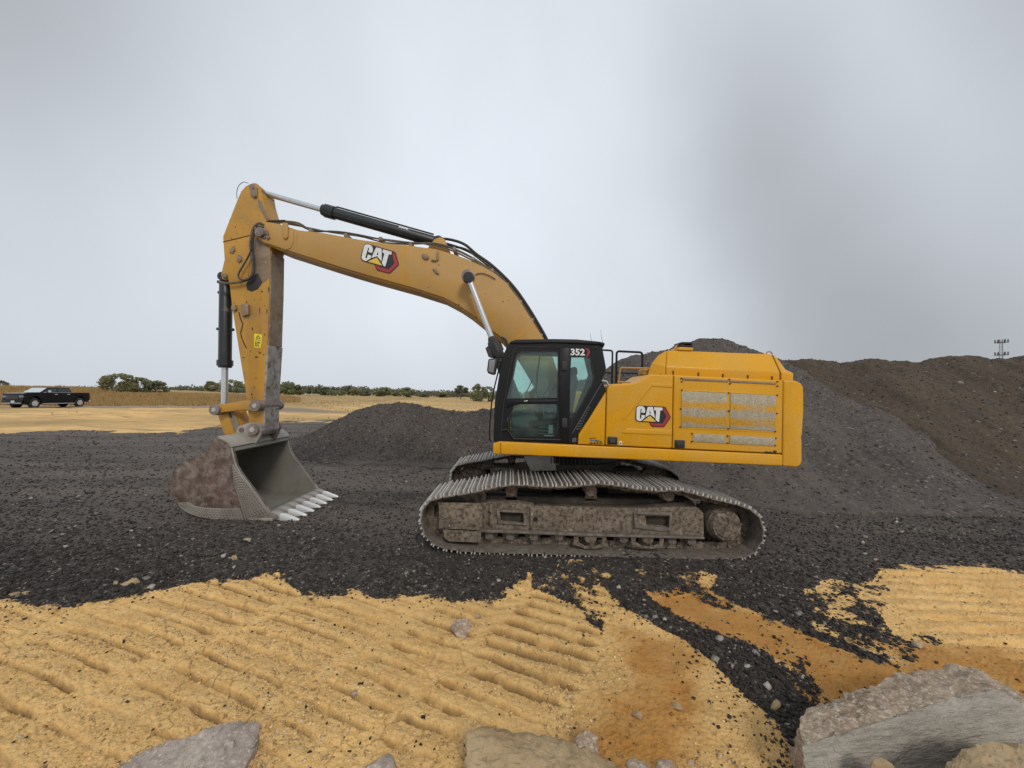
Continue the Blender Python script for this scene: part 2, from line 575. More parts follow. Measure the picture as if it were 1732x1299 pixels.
        if bevel > 0:
            ed = [e for e in bm.edges if len(e.link_faces) == 2 and e.calc_face_angle(0) > R(28)]
            bmesh.ops.bevel(bm, geom=ed, offset=bevel, segments=seg, profile=0.5, affect='EDGES', clamp_overlap=True)
        bm.to_mesh(me)
        bm.free()
        if smooth:
            me.polygons.foreach_set('use_smooth', [True] * len(me.polygons))
            me.set_sharp_from_angle(angle=R(smooth))
        o = bpy.data.objects.new(name, me)
        COL.objects.link(o)
        if loc is not None:
            o.location = off
        if parent is not None:
            o.parent = parent
        return o


def spline(pts, n=6):
    """Catmull-Rom through 3-D points"""
    p = [Vector(q) for q in pts]
    p = [p[0] * 2 - p[1]] + p + [p[-1] * 2 - p[-2]]
    out = []
    for i in range(1, len(p) - 2):
        for k in range(n):
            t = k / n
            out.append(0.5 * ((2 * p[i]) + (p[i + 1] - p[i - 1]) * t + (2 * p[i - 1] - 5 * p[i] + 4 * p[i + 1] - p[i + 2]) * t * t
                              + (3 * p[i] - p[i - 1] - 3 * p[i + 1] + p[i + 2]) * t * t * t))
    out.append(p[-2])
    return out


def copy_part(o, parent, **kw):
    c = o.copy()
    COL.objects.link(c)
    c.parent = parent
    return c


# ------------------------------------------------------------------ numpy noise
def _hash(ix, iy, seed):
    h = (ix.astype(np.int64) * 374761393 + iy.astype(np.int64) * 668265263 + seed * 974634777) & 0xFFFFFFFF
    h = ((h ^ (h >> 13)) * 1274126177) & 0xFFFFFFFF
    return ((h ^ (h >> 16)) & 0xFFFFFF) / float(0xFFFFFF)


def vnoise(x, y, seed=0):
    ix, iy = np.floor(x), np.floor(y)
    fx, fy = x - ix, y - iy
    ux, uy = fx * fx * fx * (fx * (fx * 6 - 15) + 10), fy * fy * fy * (fy * (fy * 6 - 15) + 10)
    a, b = _hash(ix, iy, seed), _hash(ix + 1, iy, seed)
    c, d = _hash(ix, iy + 1, seed), _hash(ix + 1, iy + 1, seed)
    return (a + (b - a) * ux) * (1 - uy) + (c + (d - c) * ux) * uy


def fbm(x, y, octv=4, seed=0, gain=0.5):
    t, amp, tot = 0.0, 1.0, 0.0
    for k in range(octv):
        t = t + amp * (vnoise(x * 2 ** k + 17.3 * k, y * 2 ** k - 9.1 * k, seed + k) - 0.5)
        tot += amp
        amp *= gain
    return t / tot * 2.0           # about -1 .. 1


def cells(x, y, seed=0):
    """Worley F2-F1 distance (small = crack)"""
    ix, iy = np.floor(x), np.floor(y)
    f1 = np.full(x.shape, 9.0)
    f2 = np.full(x.shape, 9.0)
    for dx in (-1, 0, 1):
        for dy in (-1, 0, 1):
            cx, cy = ix + dx, iy + dy
            d = np.hypot(cx + 0.1 + 0.8 * _hash(cx, cy, seed) - x, cy + 0.1 + 0.8 * _hash(cx, cy, seed + 5) - y)
            f2 = np.where(d < f1, f1, np.minimum(f2, d))
            f1 = np.minimum(f1, d)
    return f2 - f1


def sstep(a, b, v):
    t = np.clip((v - a) / (b - a), 0, 1)
    return t * t * (3 - 2 * t)


def inside(px, py, poly):
    r = np.zeros(px.shape, bool)
    n = len(poly)
    for i in range(n):
        (x0, y0), (x1, y1) = poly[i], poly[(i + 1) % n]
        if y0 == y1:
            continue
        c = ((y0 > py) != (y1 > py))
        r ^= c & (px < (x1 - x0) * (py - y0) / (y1 - y0) + x0)
    return r


def grid_object(name, X, Y, Z, mat, kind=None, attrs=None):
    nr, nc = X.shape
    me = bpy.data.meshes.new(name)
    co = np.stack([X, Y, Z], -1).reshape(-1, 3).astype(np.float32)
    i = np.arange(nr * nc).reshape(nr, nc)
    f = np.stack([i[:-1, :-1], i[:-1, 1:], i[1:, 1:], i[1:, :-1]], -1).reshape(-1, 4)
    me.vertices.add(len(co))
    me.vertices.foreach_set('co', co.ravel())
    me.loops.add(f.size)
    me.loops.foreach_set('vertex_index', f.ravel().astype(np.int32))
    me.polygons.add(len(f))
    me.polygons.foreach_set('loop_start', np.arange(0, f.size, 4, dtype=np.int32))
    me.polygons.foreach_set('use_smooth', np.ones(len(f), bool))
    me.update(calc_edges=True)
    for k, v in (attrs or {}).items():
        a = me.attributes.new(k, 'FLOAT', 'POINT')
        a.data.foreach_set('value', v.ravel().astype(np.float32))
    me.materials.append(MATS[mat])
    o = bpy.data.objects.new(name, me)
    COL.objects.link(o)
    if kind:
        o['kind'] = kind
    return o


# ------------------------------------------------------------------ the lie of the land
def land(x, y):
    """height of the bare ground without its small relief"""
    s = np.interp(x, [-60, -30, -8, -4.4, -1.2, 3.0, 10.0, 60.0], [0.45, 0.45, 0.33, 0.245, 0.045, -0.045, -0.11, -0.15])
    s = s * (1 - sstep(28, 70, y))
    left = 1 - sstep(-34, -16, x - 0.10 * (y - 30))
    rise = (1.0 - s) * sstep(22, 36, y) * left
    up = sstep(45, 60, y) * (1 - 0.4 * sstep(85, 130, y))
    bank = up * ((1.15 + 0.15 * np.sin(x * 0.3)) * (1 - sstep(-46, -32, x)) + (0.95 + 0.2 * np.sin(x * 0.21)) * (1 - sstep(-70, -58, x)))
    far = sstep(70, 160, y) * (1 - left) * -0.15
    bed = 0.022 * sstep(-2.2, -1.2, x) * (1 - sstep(1.6, 3.4, x)) * sstep(4.7, 5.4, y) * (1 - sstep(9.4, 10.4, y))      # gravel pressed up round the tracks
    return s + rise + bank + far + bed


# outlines on the ground, read off the photograph
CLAY_LEFT = [(-1500, 1040), (-200, 1020), (0, 1014), (60, 1022), (100, 1026), (150, 1018), (215, 1003), (270, 1000), (330, 986), (400, 985), (440, 978),
             (481, 972), (488, 990), (508, 1007), (560, 1011), (600, 1003), (640, 1013), (690, 1010), (740, 1018), (800, 1020), (840, 1008),
             (860, 998), (880, 985), (905, 969), (925, 958), (985, 958), (1016, 990), (1058, 1034), (1104, 1054), (1148, 1080), (1182, 1103),
             (1205, 1126), (1232, 1156), (1275, 1184), (1313, 1216), (1336, 1247), (1338, 1275), (1356, 1296), (1450, 1700), (-1500, 1900)]
CLAY_STRIP = [(1075, 980), (1136, 979), (1182, 987), (1232, 1016), (1304, 1051), (1356, 1068), (1405, 1097), (1440, 1109), (1483, 1123), (1535, 1146),
              (1600, 1250), (1382, 1197), (1356, 1184), (1335, 1166), (1356, 1149), (1321, 1123), (1290, 1103), (1232, 1081), (1185, 1065),
              (1148, 1048), (1107, 1019)]
CLAY_RIGHT = [(1474, 967), (1521, 961), (1593, 960), (1665, 961), (1694, 969), (1732, 973), (3600, 1000), (3600, 2200), (1600, 1700), (1500, 1180), (1535, 1150),
              (1480, 1100), (1440, 1070), (1430, 1040), (1445, 1015), (1428, 999), (1460, 987)]
MIXED = [[(1080, 975), (1190, 975), (1240, 1010), (1230, 1030), (1160, 1010), (1110, 1015)],
         [(1290, 1085), (1330, 1110), (1375, 1150), (1400, 1200), (1350, 1190), (1310, 1140)],
         [(1370, 1000), (1440, 985), (1500, 1000), (1520, 1060), (1560, 1130), (1480, 1122), (1400, 1085), (1360, 1050)],
         [(912, 955), (985, 954), (1050, 1040), (1030, 1062), (985, 1040), (930, 992)],
         [(1535, 1075), (1570, 1072), (1590, 1098), (1560, 1105), (1535, 1095)]]
DAMP = [CLAY_STRIP,
        [(1035, 1078), (1100, 1066), (1165, 1100), (1205, 1180), (1215, 1320), (1000, 1320), (995, 1235), (1060, 1180), (1025, 1120)],
        [(1450, 1075), (1600, 1095), (1780, 1120), (1900, 1400), (1500, 1400), (1470, 1130)]]
FIELD_EDGE = [(-2500, 733), (0, 733), (180, 732), (300, 737), (350, 724), (480, 716), (560, 716), (800, 704), (1000, 698), (4000, 690)]


def project(x, y, z):
    yy = np.maximum(y, 0.3)
    return CX + FOC * x / yy, HY + FOC * (CAM_H - z) / yy


def zones(x, y):
    """gravel, damp, mixed, road, grass shares at ground points"""
    z = land(x, y)
    px, py = project(x, y, z)
    w = 16 * fbm(x * 2.2, y * 2.2, 3, 11)
    w2 = 9 * fbm(x * 2.2 + 50, y * 2.2, 3, 23)
    clay = np.zeros(x.shape)
    for k, (jx, jy) in enumerate(((0, 0), (9, 7), (-9, 7), (7, -8), (-7, -7))):
        e = 15 * fbm(x * 9 + 3 * k, y * 9, 3, 31 + k)
        qx, qy = px + w + jx + e, py + w2 + jy + e * 0.6
        clay += (inside(qx, qy, CLAY_LEFT) | inside(qx, qy, CLAY_STRIP) | inside(qx, qy, CLAY_RIGHT)) / 5.0
    edge = np.interp(px, [p[0] for p in FIELD_EDGE], [p[1] for p in FIELD_EDGE])
    field = sstep(-4.5, 4.5, edge - py + 7 * fbm(x * 0.35, y * 0.3, 3, 41) + 6 * fbm(x * 1.7, y * 1.2, 3, 42))
    clay = np.maximum(clay, field)
    damp = np.zeros(x.shape)
    offs = [(0, 0), (22, 6), (-22, 6), (10, 14), (-10, 14), (10, -14), (-10, -14), (34, 0), (-34, 0)]
    wx, wy = 75 * fbm(x * 2.0, y * 2.0, 5, 91), 40 * fbm(x * 2.0 + 7, y * 2.0, 5, 93)
    for k, poly in enumerate(DAMP):
        f = 0.2 if k == 0 else 1.0
        for ox, oy in offs:
            damp += inside(px + f * (wx + ox), py + f * (wy + oy), poly) / len(offs)
    damp = np.clip(damp, 0, 1)
    mixed = np.zeros(x.shape)
    for poly in MIXED:
        mixed = np.maximum(mixed, inside(px + 3 * w + wx * 0.35, py + 2 * w2 + wy * 0.4, poly).astype(float))
    gravel = 1 - clay
    gravel = np.where((mixed > 0), np.clip(0.5 + 0.5 * fbm(x * 3.1, y * 3.1, 3, 97), 0.1, 0.9), gravel)
    # the haul road in front of the bank, and the grass beyond it
    dist = y - 40.0 - 0.02 * (x + 48)
    road = (1 - sstep(2.4, 3.6, np.abs(dist - 0.6 + 0.5 * fbm(x * 0.2, y * 0.2, 2, 61)))) * (1 - sstep(-22, -12, x))
    grass = sstep(43.5, 46.5, y + 1.2 * fbm(x * 0.3, y * 0.3, 3, 71)) * (1 - sstep(-30, -18, x))
    grass = np.maximum(grass, 0.75 * sstep(62, 95, y + 14 * fbm(x * 0.05, y * 0.1, 3, 81)))
    fld = sstep(20, 24, y) * (1 - sstep(100, 150, y))
    grass = np.maximum(grass, fld * np.clip(0.25 + 1.3 * fbm(x * 0.09, y * 0.33, 4, 101), 0, 0.9))
    return gravel, damp, mixed, road, grass, clay, px, py


T_DIR = np.array([0.47, 0.883])            # the way the machine drove over the clay


def relief(x, y, gravel, damp, clay):
    """small relief: track-shoe prints, cracks, ruts, stones"""
    near = 1 - sstep(14, 30, y)
    z = 0.016 * fbm(x * 1.3, y * 1.3, 4, 3) * near
    # gravel: knobbly, with long faint ruts across the view
    gz = 0.013 * fbm(x * 7, y * 7, 3, 5) + 0.014 * np.abs(fbm(x * 18, y * 18, 2, 7)) + 0.012
    gz += 0.016 * fbm(x * 0.35, y * 2.6, 3, 9)
    # the clay: bands of shoe prints
    s = x * T_DIR[1] - y * T_DIR[0]
    t = x * T_DIR[0] + y * T_DIR[1] + 0.06 * fbm(x * 0.9, y * 0.9, 3, 13) + 0.020 * fbm(x * 6, y * 6, 3, 14)
    t = t - 0.02 * x + 0.022 * x * x * (x < 0) + 0.06 * y
    amp = np.zeros(x.shape)
    for a, b, g in ((-6.9, -5.5, 0.7), (-5.3, -4.15, 0.85), (-3.95, -2.95, 0.75), (-2.75, -2.1, 0.75), (-1.95, -1.02, 1.0)):
        e = 0.10 * fbm(x * 3, y * 3, 2, 15)
        amp = np.maximum(amp, g * sstep(a - 0.07, a + 0.07, s + e) * (1 - sstep(b - 0.07, b + 0.07, s + e)))
    amp = amp * (0.45 + 0.8 * np.clip(1.5 * fbm(x * 1.5, y * 1.5, 4, 19) + 0.5, 0, 1)) * np.where(s < -2.05, 0.85, 1.0) * (1 - damp) * sstep(2.3, 3.1, y + 0.25 * x * (x < 0) * -0.6)
    ph = (t / 0.208) % 1.0
    ridge = sstep(0.0, 0.13, ph) * (1 - 0.65 * sstep(0.30, 0.80, ph) - 0.35 * sstep(0.80, 1.0, ph))
    cz = 0.062 * amp * (ridge - 0.6)
    furrow = amp * np.where(ph < 0.3, 1 - sstep(0.2, 0.8, ridge), 1 - sstep(0.0, 0.25, ridge))  # low and camera-facing print parts to darken: moist clay plus painted shade
    # prints to the right run nearly across the view
    right = sstep(2.6, 3.4, x - 0.35 * y) * (1 - damp)
    ph2 = ((y + 0.06 * x + 0.05 * fbm(x * 1.5, y * 1.5, 2, 29)) / 0.21) % 1.0
    cz += 0.06 * right * (sstep(0, 0.18, ph2) * (1 - sstep(0.46, 0.98, ph2)) - 0.5) * (0.4 + np.clip(fbm(x * 1.8, y * 1.8, 2, 37) + 0.5, 0, 1))
    m = (y < 8.5) & (clay > 0.02)
    crack = np.zeros(x.shape)
    if m.any():
        xx, yy = x[m], y[m]
        wob = 0.25 * fbm(xx * 6, yy * 6, 2, 43)
        c1 = cells(xx * 4.3 + wob, yy * 4.3 - wob, 47)
        c2 = cells(xx * 11 + wob, yy * 11 + wob, 53)
        k = np.clip(fbm(xx * 0.9, yy * 0.9, 3, 59) * 1.6 + 0.4, 0, 1) * (1 - damp[m])
        crack[m] = np.maximum((1 - sstep(0.0, 0.05, c1)), 0.5 * (1 - sstep(0.0, 0.08, c2)) * (fbm(xx * 1.7, yy * 1.7, 2, 67) > 0.1)) * k * 0.75
    # the step of each print breaks open along its foot
    foot = amp * np.exp(-((np.minimum(ph, 1 - ph)) / 0.045) ** 2) * (vnoise(x * 7, y * 7, 61) > 0.42) * (y < 7)
    crack = np.maximum(crack, np.clip(foot, 0, 1))
    cz -= 0.018 * crack
    cz += 0.010 * fbm(x * 8, y * 8, 3, 73) * (1 - 0.5 * damp)
    crust = np.abs(fbm(x * 21, y * 21, 3, 79))
    cz += (0.014 * crust + 0.007 * fbm(x * 55, y * 55, 2, 77)) * (1 - 0.55 * damp * sstep(3.2, 4.2, y) + 0.5 * damp * (1 - sstep(2.8, 3.6, y))) * (0.6 + 0.8 * np.clip(fbm(x * 1.2, y * 1.2, 2, 78) + 0.4, 0, 1))
    cz += 0.020 * damp * (1 - sstep(3.0, 3.8, y)) * fbm(x * 5, y * 5, 4, 75)
    # long smear of the dragged strip
    cz -= 0.03 * damp * sstep(3.4, 5, y)
    mid = sstep(9, 16, y)
    cz = cz * (1 - mid) + mid * ((0.11 * fbm(x * 0.5, y * 1.1, 4, 83) + 0.10 * np.clip(fbm(x * 0.12, y * 0.5, 3, 85), 0, 1)) * (1 - sstep(60, 150, y)))
    z = z + gravel * gz * near + (1 - gravel) * cz
    z = z + 0.16 * np.clip(fbm(x * 0.16, y * 0.5, 3, 91) - 0.15, 0, 1) * sstep(17, 22, y) * (1 - sstep(36, 40, y))
    return z, crack, furrow


def ground_z(x, y):
    x, y = np.atleast_1d(np.asarray(x, float)), np.atleast_1d(np.asarray(y, float))
    g, d, m, ro, gr, cl, px, py = zones(x, y)
    r = relief(x, y, g, d, cl)[0]
    return land(x, y) + r


def gz1(x, y):
    return float(ground_z(x, y)[0])


def ground_material():
    m = Mat('ground_mix', 0.9)

    def attr(nm):
        a = m.n.new('ShaderNodeAttribute')
        a.attribute_name = nm
        return a.outputs['Fac']
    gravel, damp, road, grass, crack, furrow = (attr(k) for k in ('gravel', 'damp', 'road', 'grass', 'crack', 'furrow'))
    # clay
    n1 = m.noise(1.4, 5, 0.6)
    c = m.mix(m.ramp(n1, 0.3, 0.7), (0.6535, 0.3774, 0.1186), (0.8831, 0.5525, 0.1978))
    c = m.mix(m.ramp(m.noise(7, 5, 0.65), 0.42, 0.72), c, (0.8322, 0.552, 0.2241))
    c = m.mix(m.math('MULTIPLY', m.ramp(m.noise(24, 5, 0.7), 0.50, 0.66), 0.5), c, (0.4219, 0.2429, 0.08445))
    c = m.mix(m.math('MULTIPLY', m.ramp(m.noise(75, 4, 0.7), 0.50, 0.62), 0.42), c, (0.43, 0.27, 0.11))
    c = m.mix(m.math('MULTIPLY', m.ramp(m.noise(62, 3, 0.6, vec=m.pos(1, 1.3, 1)), 0.56, 0.68), 0.55), c, (0.86, 0.65, 0.35))
    c = m.mix(m.math('MULTIPLY', m.ramp(m.noise(0.33, 4, 0.6, vec=m.pos(0.5, 1.4, 1)), 0.45, 0.7), 0.35), c, (0.36, 0.235, 0.095))
    c = m.mix(m.math('MULTIPLY', m.math('MULTIPLY', furrow, m.ramp(m.noise(4.5, 4), 0.25, 0.5)), 0.75), c, (0.2812, 0.1845, 0.07392))  # furrows coloured darker, for moist clay and in place of shade
    wet = m.mix(m.ramp(m.noise(2.3, 5), 0.35, 0.65), (0.4132, 0.1798, 0.03004), (0.5372, 0.2642, 0.06145))
    wet = m.mix(m.math('MULTIPLY', m.ramp(m.noise(1.6, 6, 0.7, vec=m.pos(1.0, 2.6, 1)), 0.45, 0.66), 0.6), wet, (0.44, 0.27, 0.095))
    wet = m.mix(m.math('MULTIPLY', m.ramp(m.noise(30, 6, 0.7), 0.50, 0.72), 0.4), wet, (0.23, 0.095, 0.0168))
    dampf = m.ramp(m.math('ADD', damp, m.math('MULTIPLY', m.math('SUBTRACT', m.noise(5.5, 6, 0.65), 0.5), 1.3)), 0.05, 0.95)
    c = m.mix(dampf, c, wet)
    c = m.mix(m.math('MULTIPLY', crack, 0.85), c, (0.20, 0.105, 0.035))
    dash = m.math('MULTIPLY', m.ramp(m.noise(0.9, 5, 0.68, vec=m.pos(0.30, 2.4, 1)), 0.50, 0.64), 0.85)
    farm = m.n.new('ShaderNodeAttribute')
    farm.attribute_name = 'packed'
    dash = m.math('MULTIPLY', dash, m.ramp(farm.outputs['Fac'], 0.9, 1.0))
    c = m.mix(dash, c, (0.30, 0.19, 0.075))
    # dry grass and the road
    gr = m.mix(m.ramp(m.noise(0.7, 5, 0.65, vec=m.pos(1, 0.6, 3)), 0.3, 0.7), (0.44, 0.295, 0.115), (0.31, 0.20, 0.075))
    gr = m.mix(m.math('MULTIPLY', m.ramp(m.noise(0.13, 3, vec=m.pos(0.5, 1, 1)), 0.5, 0.7), 0.5), gr, (0.22, 0.155, 0.065))
    c = m.mix(grass, c, gr)
    c = m.mix(m.math('MULTIPLY', road, 0.85), c, (0.20, 0.165, 0.13))
    # gravel: every stone its own tone
    v = m.n.new('ShaderNodeTexVoronoi')
    v.inputs['Scale'].default_value = 42.0
    m.l.new(m.pos(), v.inputs['Vector'])
    sp = m.n.new('ShaderNodeSeparateColor')
    m.l.new(v.outputs['Color'], sp.inputs[0])
    stone = m.mix(m.ramp(sp.outputs[0], 0.1, 0.9), (0.01215, 0.009727, 0.007835), (0.04702, 0.03719, 0.02886))
    stone = m.mix(m.ramp(sp.outputs[1], 0.93, 0.99), stone, (0.24, 0.225, 0.20))
    v2 = m.voronoi(15.0, out='Color')
    sp2 = m.n.new('ShaderNodeSeparateColor')
    m.l.new(v2, sp2.inputs[0])
    stone = m.mix(m.math('MULTIPLY', m.ramp(sp2.outputs[0], 0.8, 1.0), 0.7), stone, (0.070, 0.060, 0.052))
    tone = m.ramp(m.noise(0.6, 5, 0.62, vec=m.pos(0.28, 1.7, 1)), 0.30, 0.58)
    far = m.n.new('ShaderNodeAttribute')
    far.attribute_name = 'packed'
    tone = m.math('MULTIPLY', tone, far.outputs['Fac'])
    stone = m.mix(m.math('MULTIPLY', tone, 0.92), stone, (0.1225, 0.09882, 0.0804))
    gf = m.ramp(m.math('ADD', gravel, m.math('MULTIPLY', m.math('SUBTRACT', m.noise(11, 4, 0.65), 0.5), 1.1)), 0.42, 0.58)
    m.base(m.mix(gf, c, stone))
    h = m.math('MULTIPLY', m.math('SUBTRACT', 1.0, v.outputs['Distance']), gf)
    h = m.math('ADD', h, m.math('MULTIPLY', m.noise(48, 7, 0.78), 1.2))
    m.bump(h, 0.8, 0.016)
    return m


ground_material()


def build_ground():
    v = np.concatenate([np.linspace(800, 5.0, 640), np.array([4, 3.2, 2.5, 1.9, 1.4, 1.0, 0.75, 0.5, 0.32])])
    ys = (CAM_H * FOC) / v
    ys = np.concatenate([np.array([-40, -14, -5, -2, -0.8, 0.0, 0.5, 0.9, 1.2, 1.5, 1.75]), ys])
    u = np.linspace(-1.75, 1.75, 1060)
    W = np.where(ys > 2.4, ys, 2.4 + np.maximum(0, -ys) * 1.0)
    Y = np.repeat(ys[:, None], len(u), 1)
    X = W[:, None] * u[None, :]
    g, d, m, ro, gr, cl, px, py = zones(X, Y)
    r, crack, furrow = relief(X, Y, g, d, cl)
    Z = land(X, Y) + r
    packed = 0.22 + 0.78 * sstep(4.4, 8.0, Y + 0.5 * fbm(X * 0.5, Y * 0.8, 3, 131))
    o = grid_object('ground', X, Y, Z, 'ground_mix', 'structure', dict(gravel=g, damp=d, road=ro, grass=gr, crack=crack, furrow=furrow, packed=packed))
    return o


build_ground()


# ------------------------------------------------------------------ stockpiles
def heap_material(name, dark, light, pale_share):
    m = Mat(name, 0.9)
    v = m.n.new('ShaderNodeTexVoronoi')
    v.inputs['Scale'].default_value = 19.0
    m.l.new(m.pos(), v.inputs['Vector'])
    sp = m.n.new('ShaderNodeSeparateColor')
    m.l.new(v.outputs['Color'], sp.inputs[0])
    c = m.mix(sp.outputs[0], dark, light)
    c = m.mix(m.ramp(sp.outputs[1], 1 - pale_share, 1.0), c, (0.20, 0.18, 0.16))
    big = m.ramp(m.noise(0.55, 5, 0.65, vec=m.pos(1.8, 0.5, 0.5)), 0.36, 0.66)
    c = m.mix(m.math('MULTIPLY', big, 0.5), c, tuple(1.5 * a for a in light))
    m.base(c)
    h = m.math('ADD', m.math('SUBTRACT', 1.0, v.outputs['Distance']), m.math('MULTIPLY', m.noise(30, 4), 0.6))
    m.bump(h, 0.8, 0.03)


heap_material('heap_dark_grey', (0.02376, 0.01938, 0.01615), (0.07344, 0.05916, 0.04845), 0.04)
heap_material('heap_grey', (0.03024, 0.02499, 0.0209), (0.08424, 0.06834, 0.057), 0.04)
heap_material('heap_brown', (0.02808, 0.01911, 0.01131), (0.06264, 0.04312, 0.02496), 0.02)


HEAPS = []


def make_heap(name, ridge, depth, slope, bounds, mat, label, step=0.07, seed=100, rough=1.0, rounding=0.35):
    """a tipped heap: falls at its angle of repose from a crest line"""
    crest = [PX(px, py, Y if Y else depth) for px, py, Y in ridge]
    x0, x1, y0, y1 = bounds
    xs, ys = np.arange(x0, x1, step), np.arange(y0, y1, step)
    X, Y = np.meshgrid(xs, ys)
    Xw = X + 0.35 * fbm(X * 0.6, Y * 0.6, 3, seed)
    Yw = Y + 0.35 * fbm(X * 0.6 + 9, Y * 0.6, 3, seed + 1)
    Z = np.full(X.shape, -9.0)
    for a, b in zip(crest[:-1], crest[1:]):
        dx, dy = b.x - a.x, b.y - a.y
        t = np.clip(((Xw - a.x) * dx + (Yw - a.y) * dy) / max(dx * dx + dy * dy, 1e-6), 0, 1)
        d = np.hypot(Xw - a.x - t * dx, Yw - a.y - t * dy)
        d = np.sqrt(d * d + rounding ** 2) - rounding
        Z = np.maximum(Z, a.z + (b.z - a.z) * t - slope * d)
    g = land(X, Y)
    h = Z - g
    h = np.where(h < 0.5, 0.5 * np.exp(np.clip((h - 0.5) / 0.5, -8, 0)), h)          # toe runs out
    lim = 0.05 + 0.06 * fbm(X * 1.1, Y * 1.1, 3, seed + 7)
    h = np.where(h < lim, h - 0.12, h)
    h = h + rough * (0.10 * fbm(X * 0.9, Y * 0.9, 4, seed + 2) + 0.05 * fbm(X * 4, Y * 4, 3, seed + 3) + 0.035 * fbm(X * 12, Y * 12, 2, seed + 4)) * sstep(0.0, 0.8, h)
    h[0, :] = h[-1, :] = np.minimum(h[0, :], -0.3)
    h[:, 0] = np.minimum(h[:, 0], -0.3)
    o = grid_object(name, X, Y, g + h, mat)
    tag(o, label, 'gravel heap', 'gravel stockpiles')
    HEAPS.append((o, X, Y, g + h, h, seed))
    return o


make_heap('gravel_heap', [(545, 728, 0), (585, 706, 0), (615, 692, 0), (645, 683, 0), (678, 680, 0), (702, 684, 0), (745, 693, 0), (790, 698, 0), (840, 690, 0), (890, 682, 0)],
          16.0, 0.56, (-12.5, 3.0, 10.5, 21.0), 'heap_dark_grey', 'low dark grey gravel heap seen between the bucket and the cab', seed=100)
make_heap('gravel_heap', [(900, 672, 0), (970, 648, 0), (1035, 624, 0), (1062, 616, 0), (1085, 599, 0), (1150, 584, 0), (1195, 574, 0), (1225, 575, 0), (1262, 590, 0), (1300, 612, 0)],
          17.0, 0.60, (-4.0, 17.0, 7.6, 24.0), 'heap_grey', 'tall grey gravel heap rising directly behind the excavator body', seed=120, rounding=0.5)
make_heap('gravel_heap', [(1290, 612, 16.4), (1345, 606, 0), (1385, 609, 0), (1412, 613, 0), (1445, 606, 0), (1475, 605, 0), (1505, 612, 0), (1552, 612, 0), (1600, 605, 0), (1650, 603, 0), (1692, 608, 0),
                            (1712, 603, 0), (1760, 599, 0), (1850, 603, 0), (2000, 600, 0), (2200, 612, 0)],
          15.5, 0.60, (7.0, 36.0, 7.8, 22.0), 'heap_brown', 'long brownish gravel heap filling the right edge behind the counterweight', seed=140, rounding=0.25)


# ------------------------------------------------------------------ loose stones
def pebbles(name, x, y, size, mat, label, category, flat=0.65, seed=1, sink=0.25, height=None):
    rng = np.random.default_rng(seed)
    n = len(x)
    base = np.array([(-1, -1, -1), (1, -1, -1), (1, 1, -1), (-1, 1, -1), (-1, -1, 1), (1, -1, 1), (1, 1, 1), (-1, 1, 1)], float) * 0.5
    v = base[None] * rng.uniform(0.55, 1.15, (n, 8, 1)) + rng.uniform(-0.16, 0.16, (n, 8, 3))
    v *= (size[:, None, None] * rng.uniform(0.7, 1.3, (n, 1, 3)))
    v[:, :, 2] *= flat
    a, b = rng.uniform(0, 2 * np.pi, n), rng.uniform(-0.5, 0.5, n)
    y1 = v[:, :, 1] * np.cos(b)[:, None] - v[:, :, 2] * np.sin(b)[:, None]
    z1 = v[:, :, 1] * np.sin(b)[:, None] + v[:, :, 2] * np.cos(b)[:, None]
    x2 = v[:, :, 0] * np.cos(a)[:, None] - y1 * np.sin(a)[:, None]
    y2 = v[:, :, 0] * np.sin(a)[:, None] + y1 * np.cos(a)[:, None]
    zz = (ground_z(x, y) if height is None else height)
    co = np.stack([x2 + x[:, None], y2 + y[:, None], z1 + (zz + size * flat * (0.5 - sink))[:, None]], -1).reshape(-1, 3)
    fq = np.array([(0, 3, 2, 1), (4, 5, 6, 7), (0, 1, 5, 4), (1, 2, 6, 5), (2, 3, 7, 6), (3, 0, 4, 7)])
    f = (fq[None] + (np.arange(n) * 8)[:, None, None]).reshape(-1, 4)
    me = bpy.data.meshes.new(name)
    me.vertices.add(len(co))
    me.vertices.foreach_set('co', co.astype(np.float32).ravel())
    me.loops.add(f.size)
    me.loops.foreach_set('vertex_index', f.ravel().astype(np.int32))
    me.polygons.add(len(f))
    me.polygons.foreach_set('loop_start', np.arange(0, f.size, 4, dtype=np.int32))
    me.update(calc_edges=True)
    me.materials.append(MATS[mat])
    o = bpy.data.objects.new(name, me)
    COL.objects.link(o)
    return tag(o, label, category, kind='stuff')


def stone_material(name, a, b, c, lo=0.9):
    m = Mat(name, 0.85)
    rnd = m.geo.outputs['Random Per Island']
    col = m.mix(m.ramp(rnd, 0.0, lo), a, b)
    col = m.mix(m.ramp(rnd, lo, 0.99), col, c)
    col = m.mix(m.math('MULTIPLY', m.ramp(m.noise(60, 3), 0.45, 0.7), 0.3), col, tuple(0.5 * k for k in b))
    m.base(col)
    m.bump(m.noise(120, 3), 0.3, 0.003)


stone_material('gravel_stone', (0.01076, 0.008709, 0.007319), (0.04545, 0.03641, 0.02952), (0.25, 0.22, 0.185), 0.955)
stone_material('clay_clod', (0.30, 0.18, 0.065), (0.74, 0.51, 0.24), (0.46, 0.41, 0.33), 0.95)
stone_material('damp_clod', (0.22, 0.11, 0.03), (0.42, 0.23, 0.07), (0.45, 0.33, 0.17), 0.9)
stone_material('heap_stone_grey', (0.02808, 0.02295, 0.019), (0.08856, 0.0714, 0.0589), (0.22, 0.195, 0.165), 0.96)
stone_material('heap_stone_brown', (0.02592, 0.01764, 0.01053), (0.0702, 0.049, 0.02886), (0.18, 0.155, 0.125), 0.975)
stone_material('pale_stone', (0.10, 0.088, 0.072), (0.30, 0.27, 0.23), (0.42, 0.38, 0.32), 0.7)


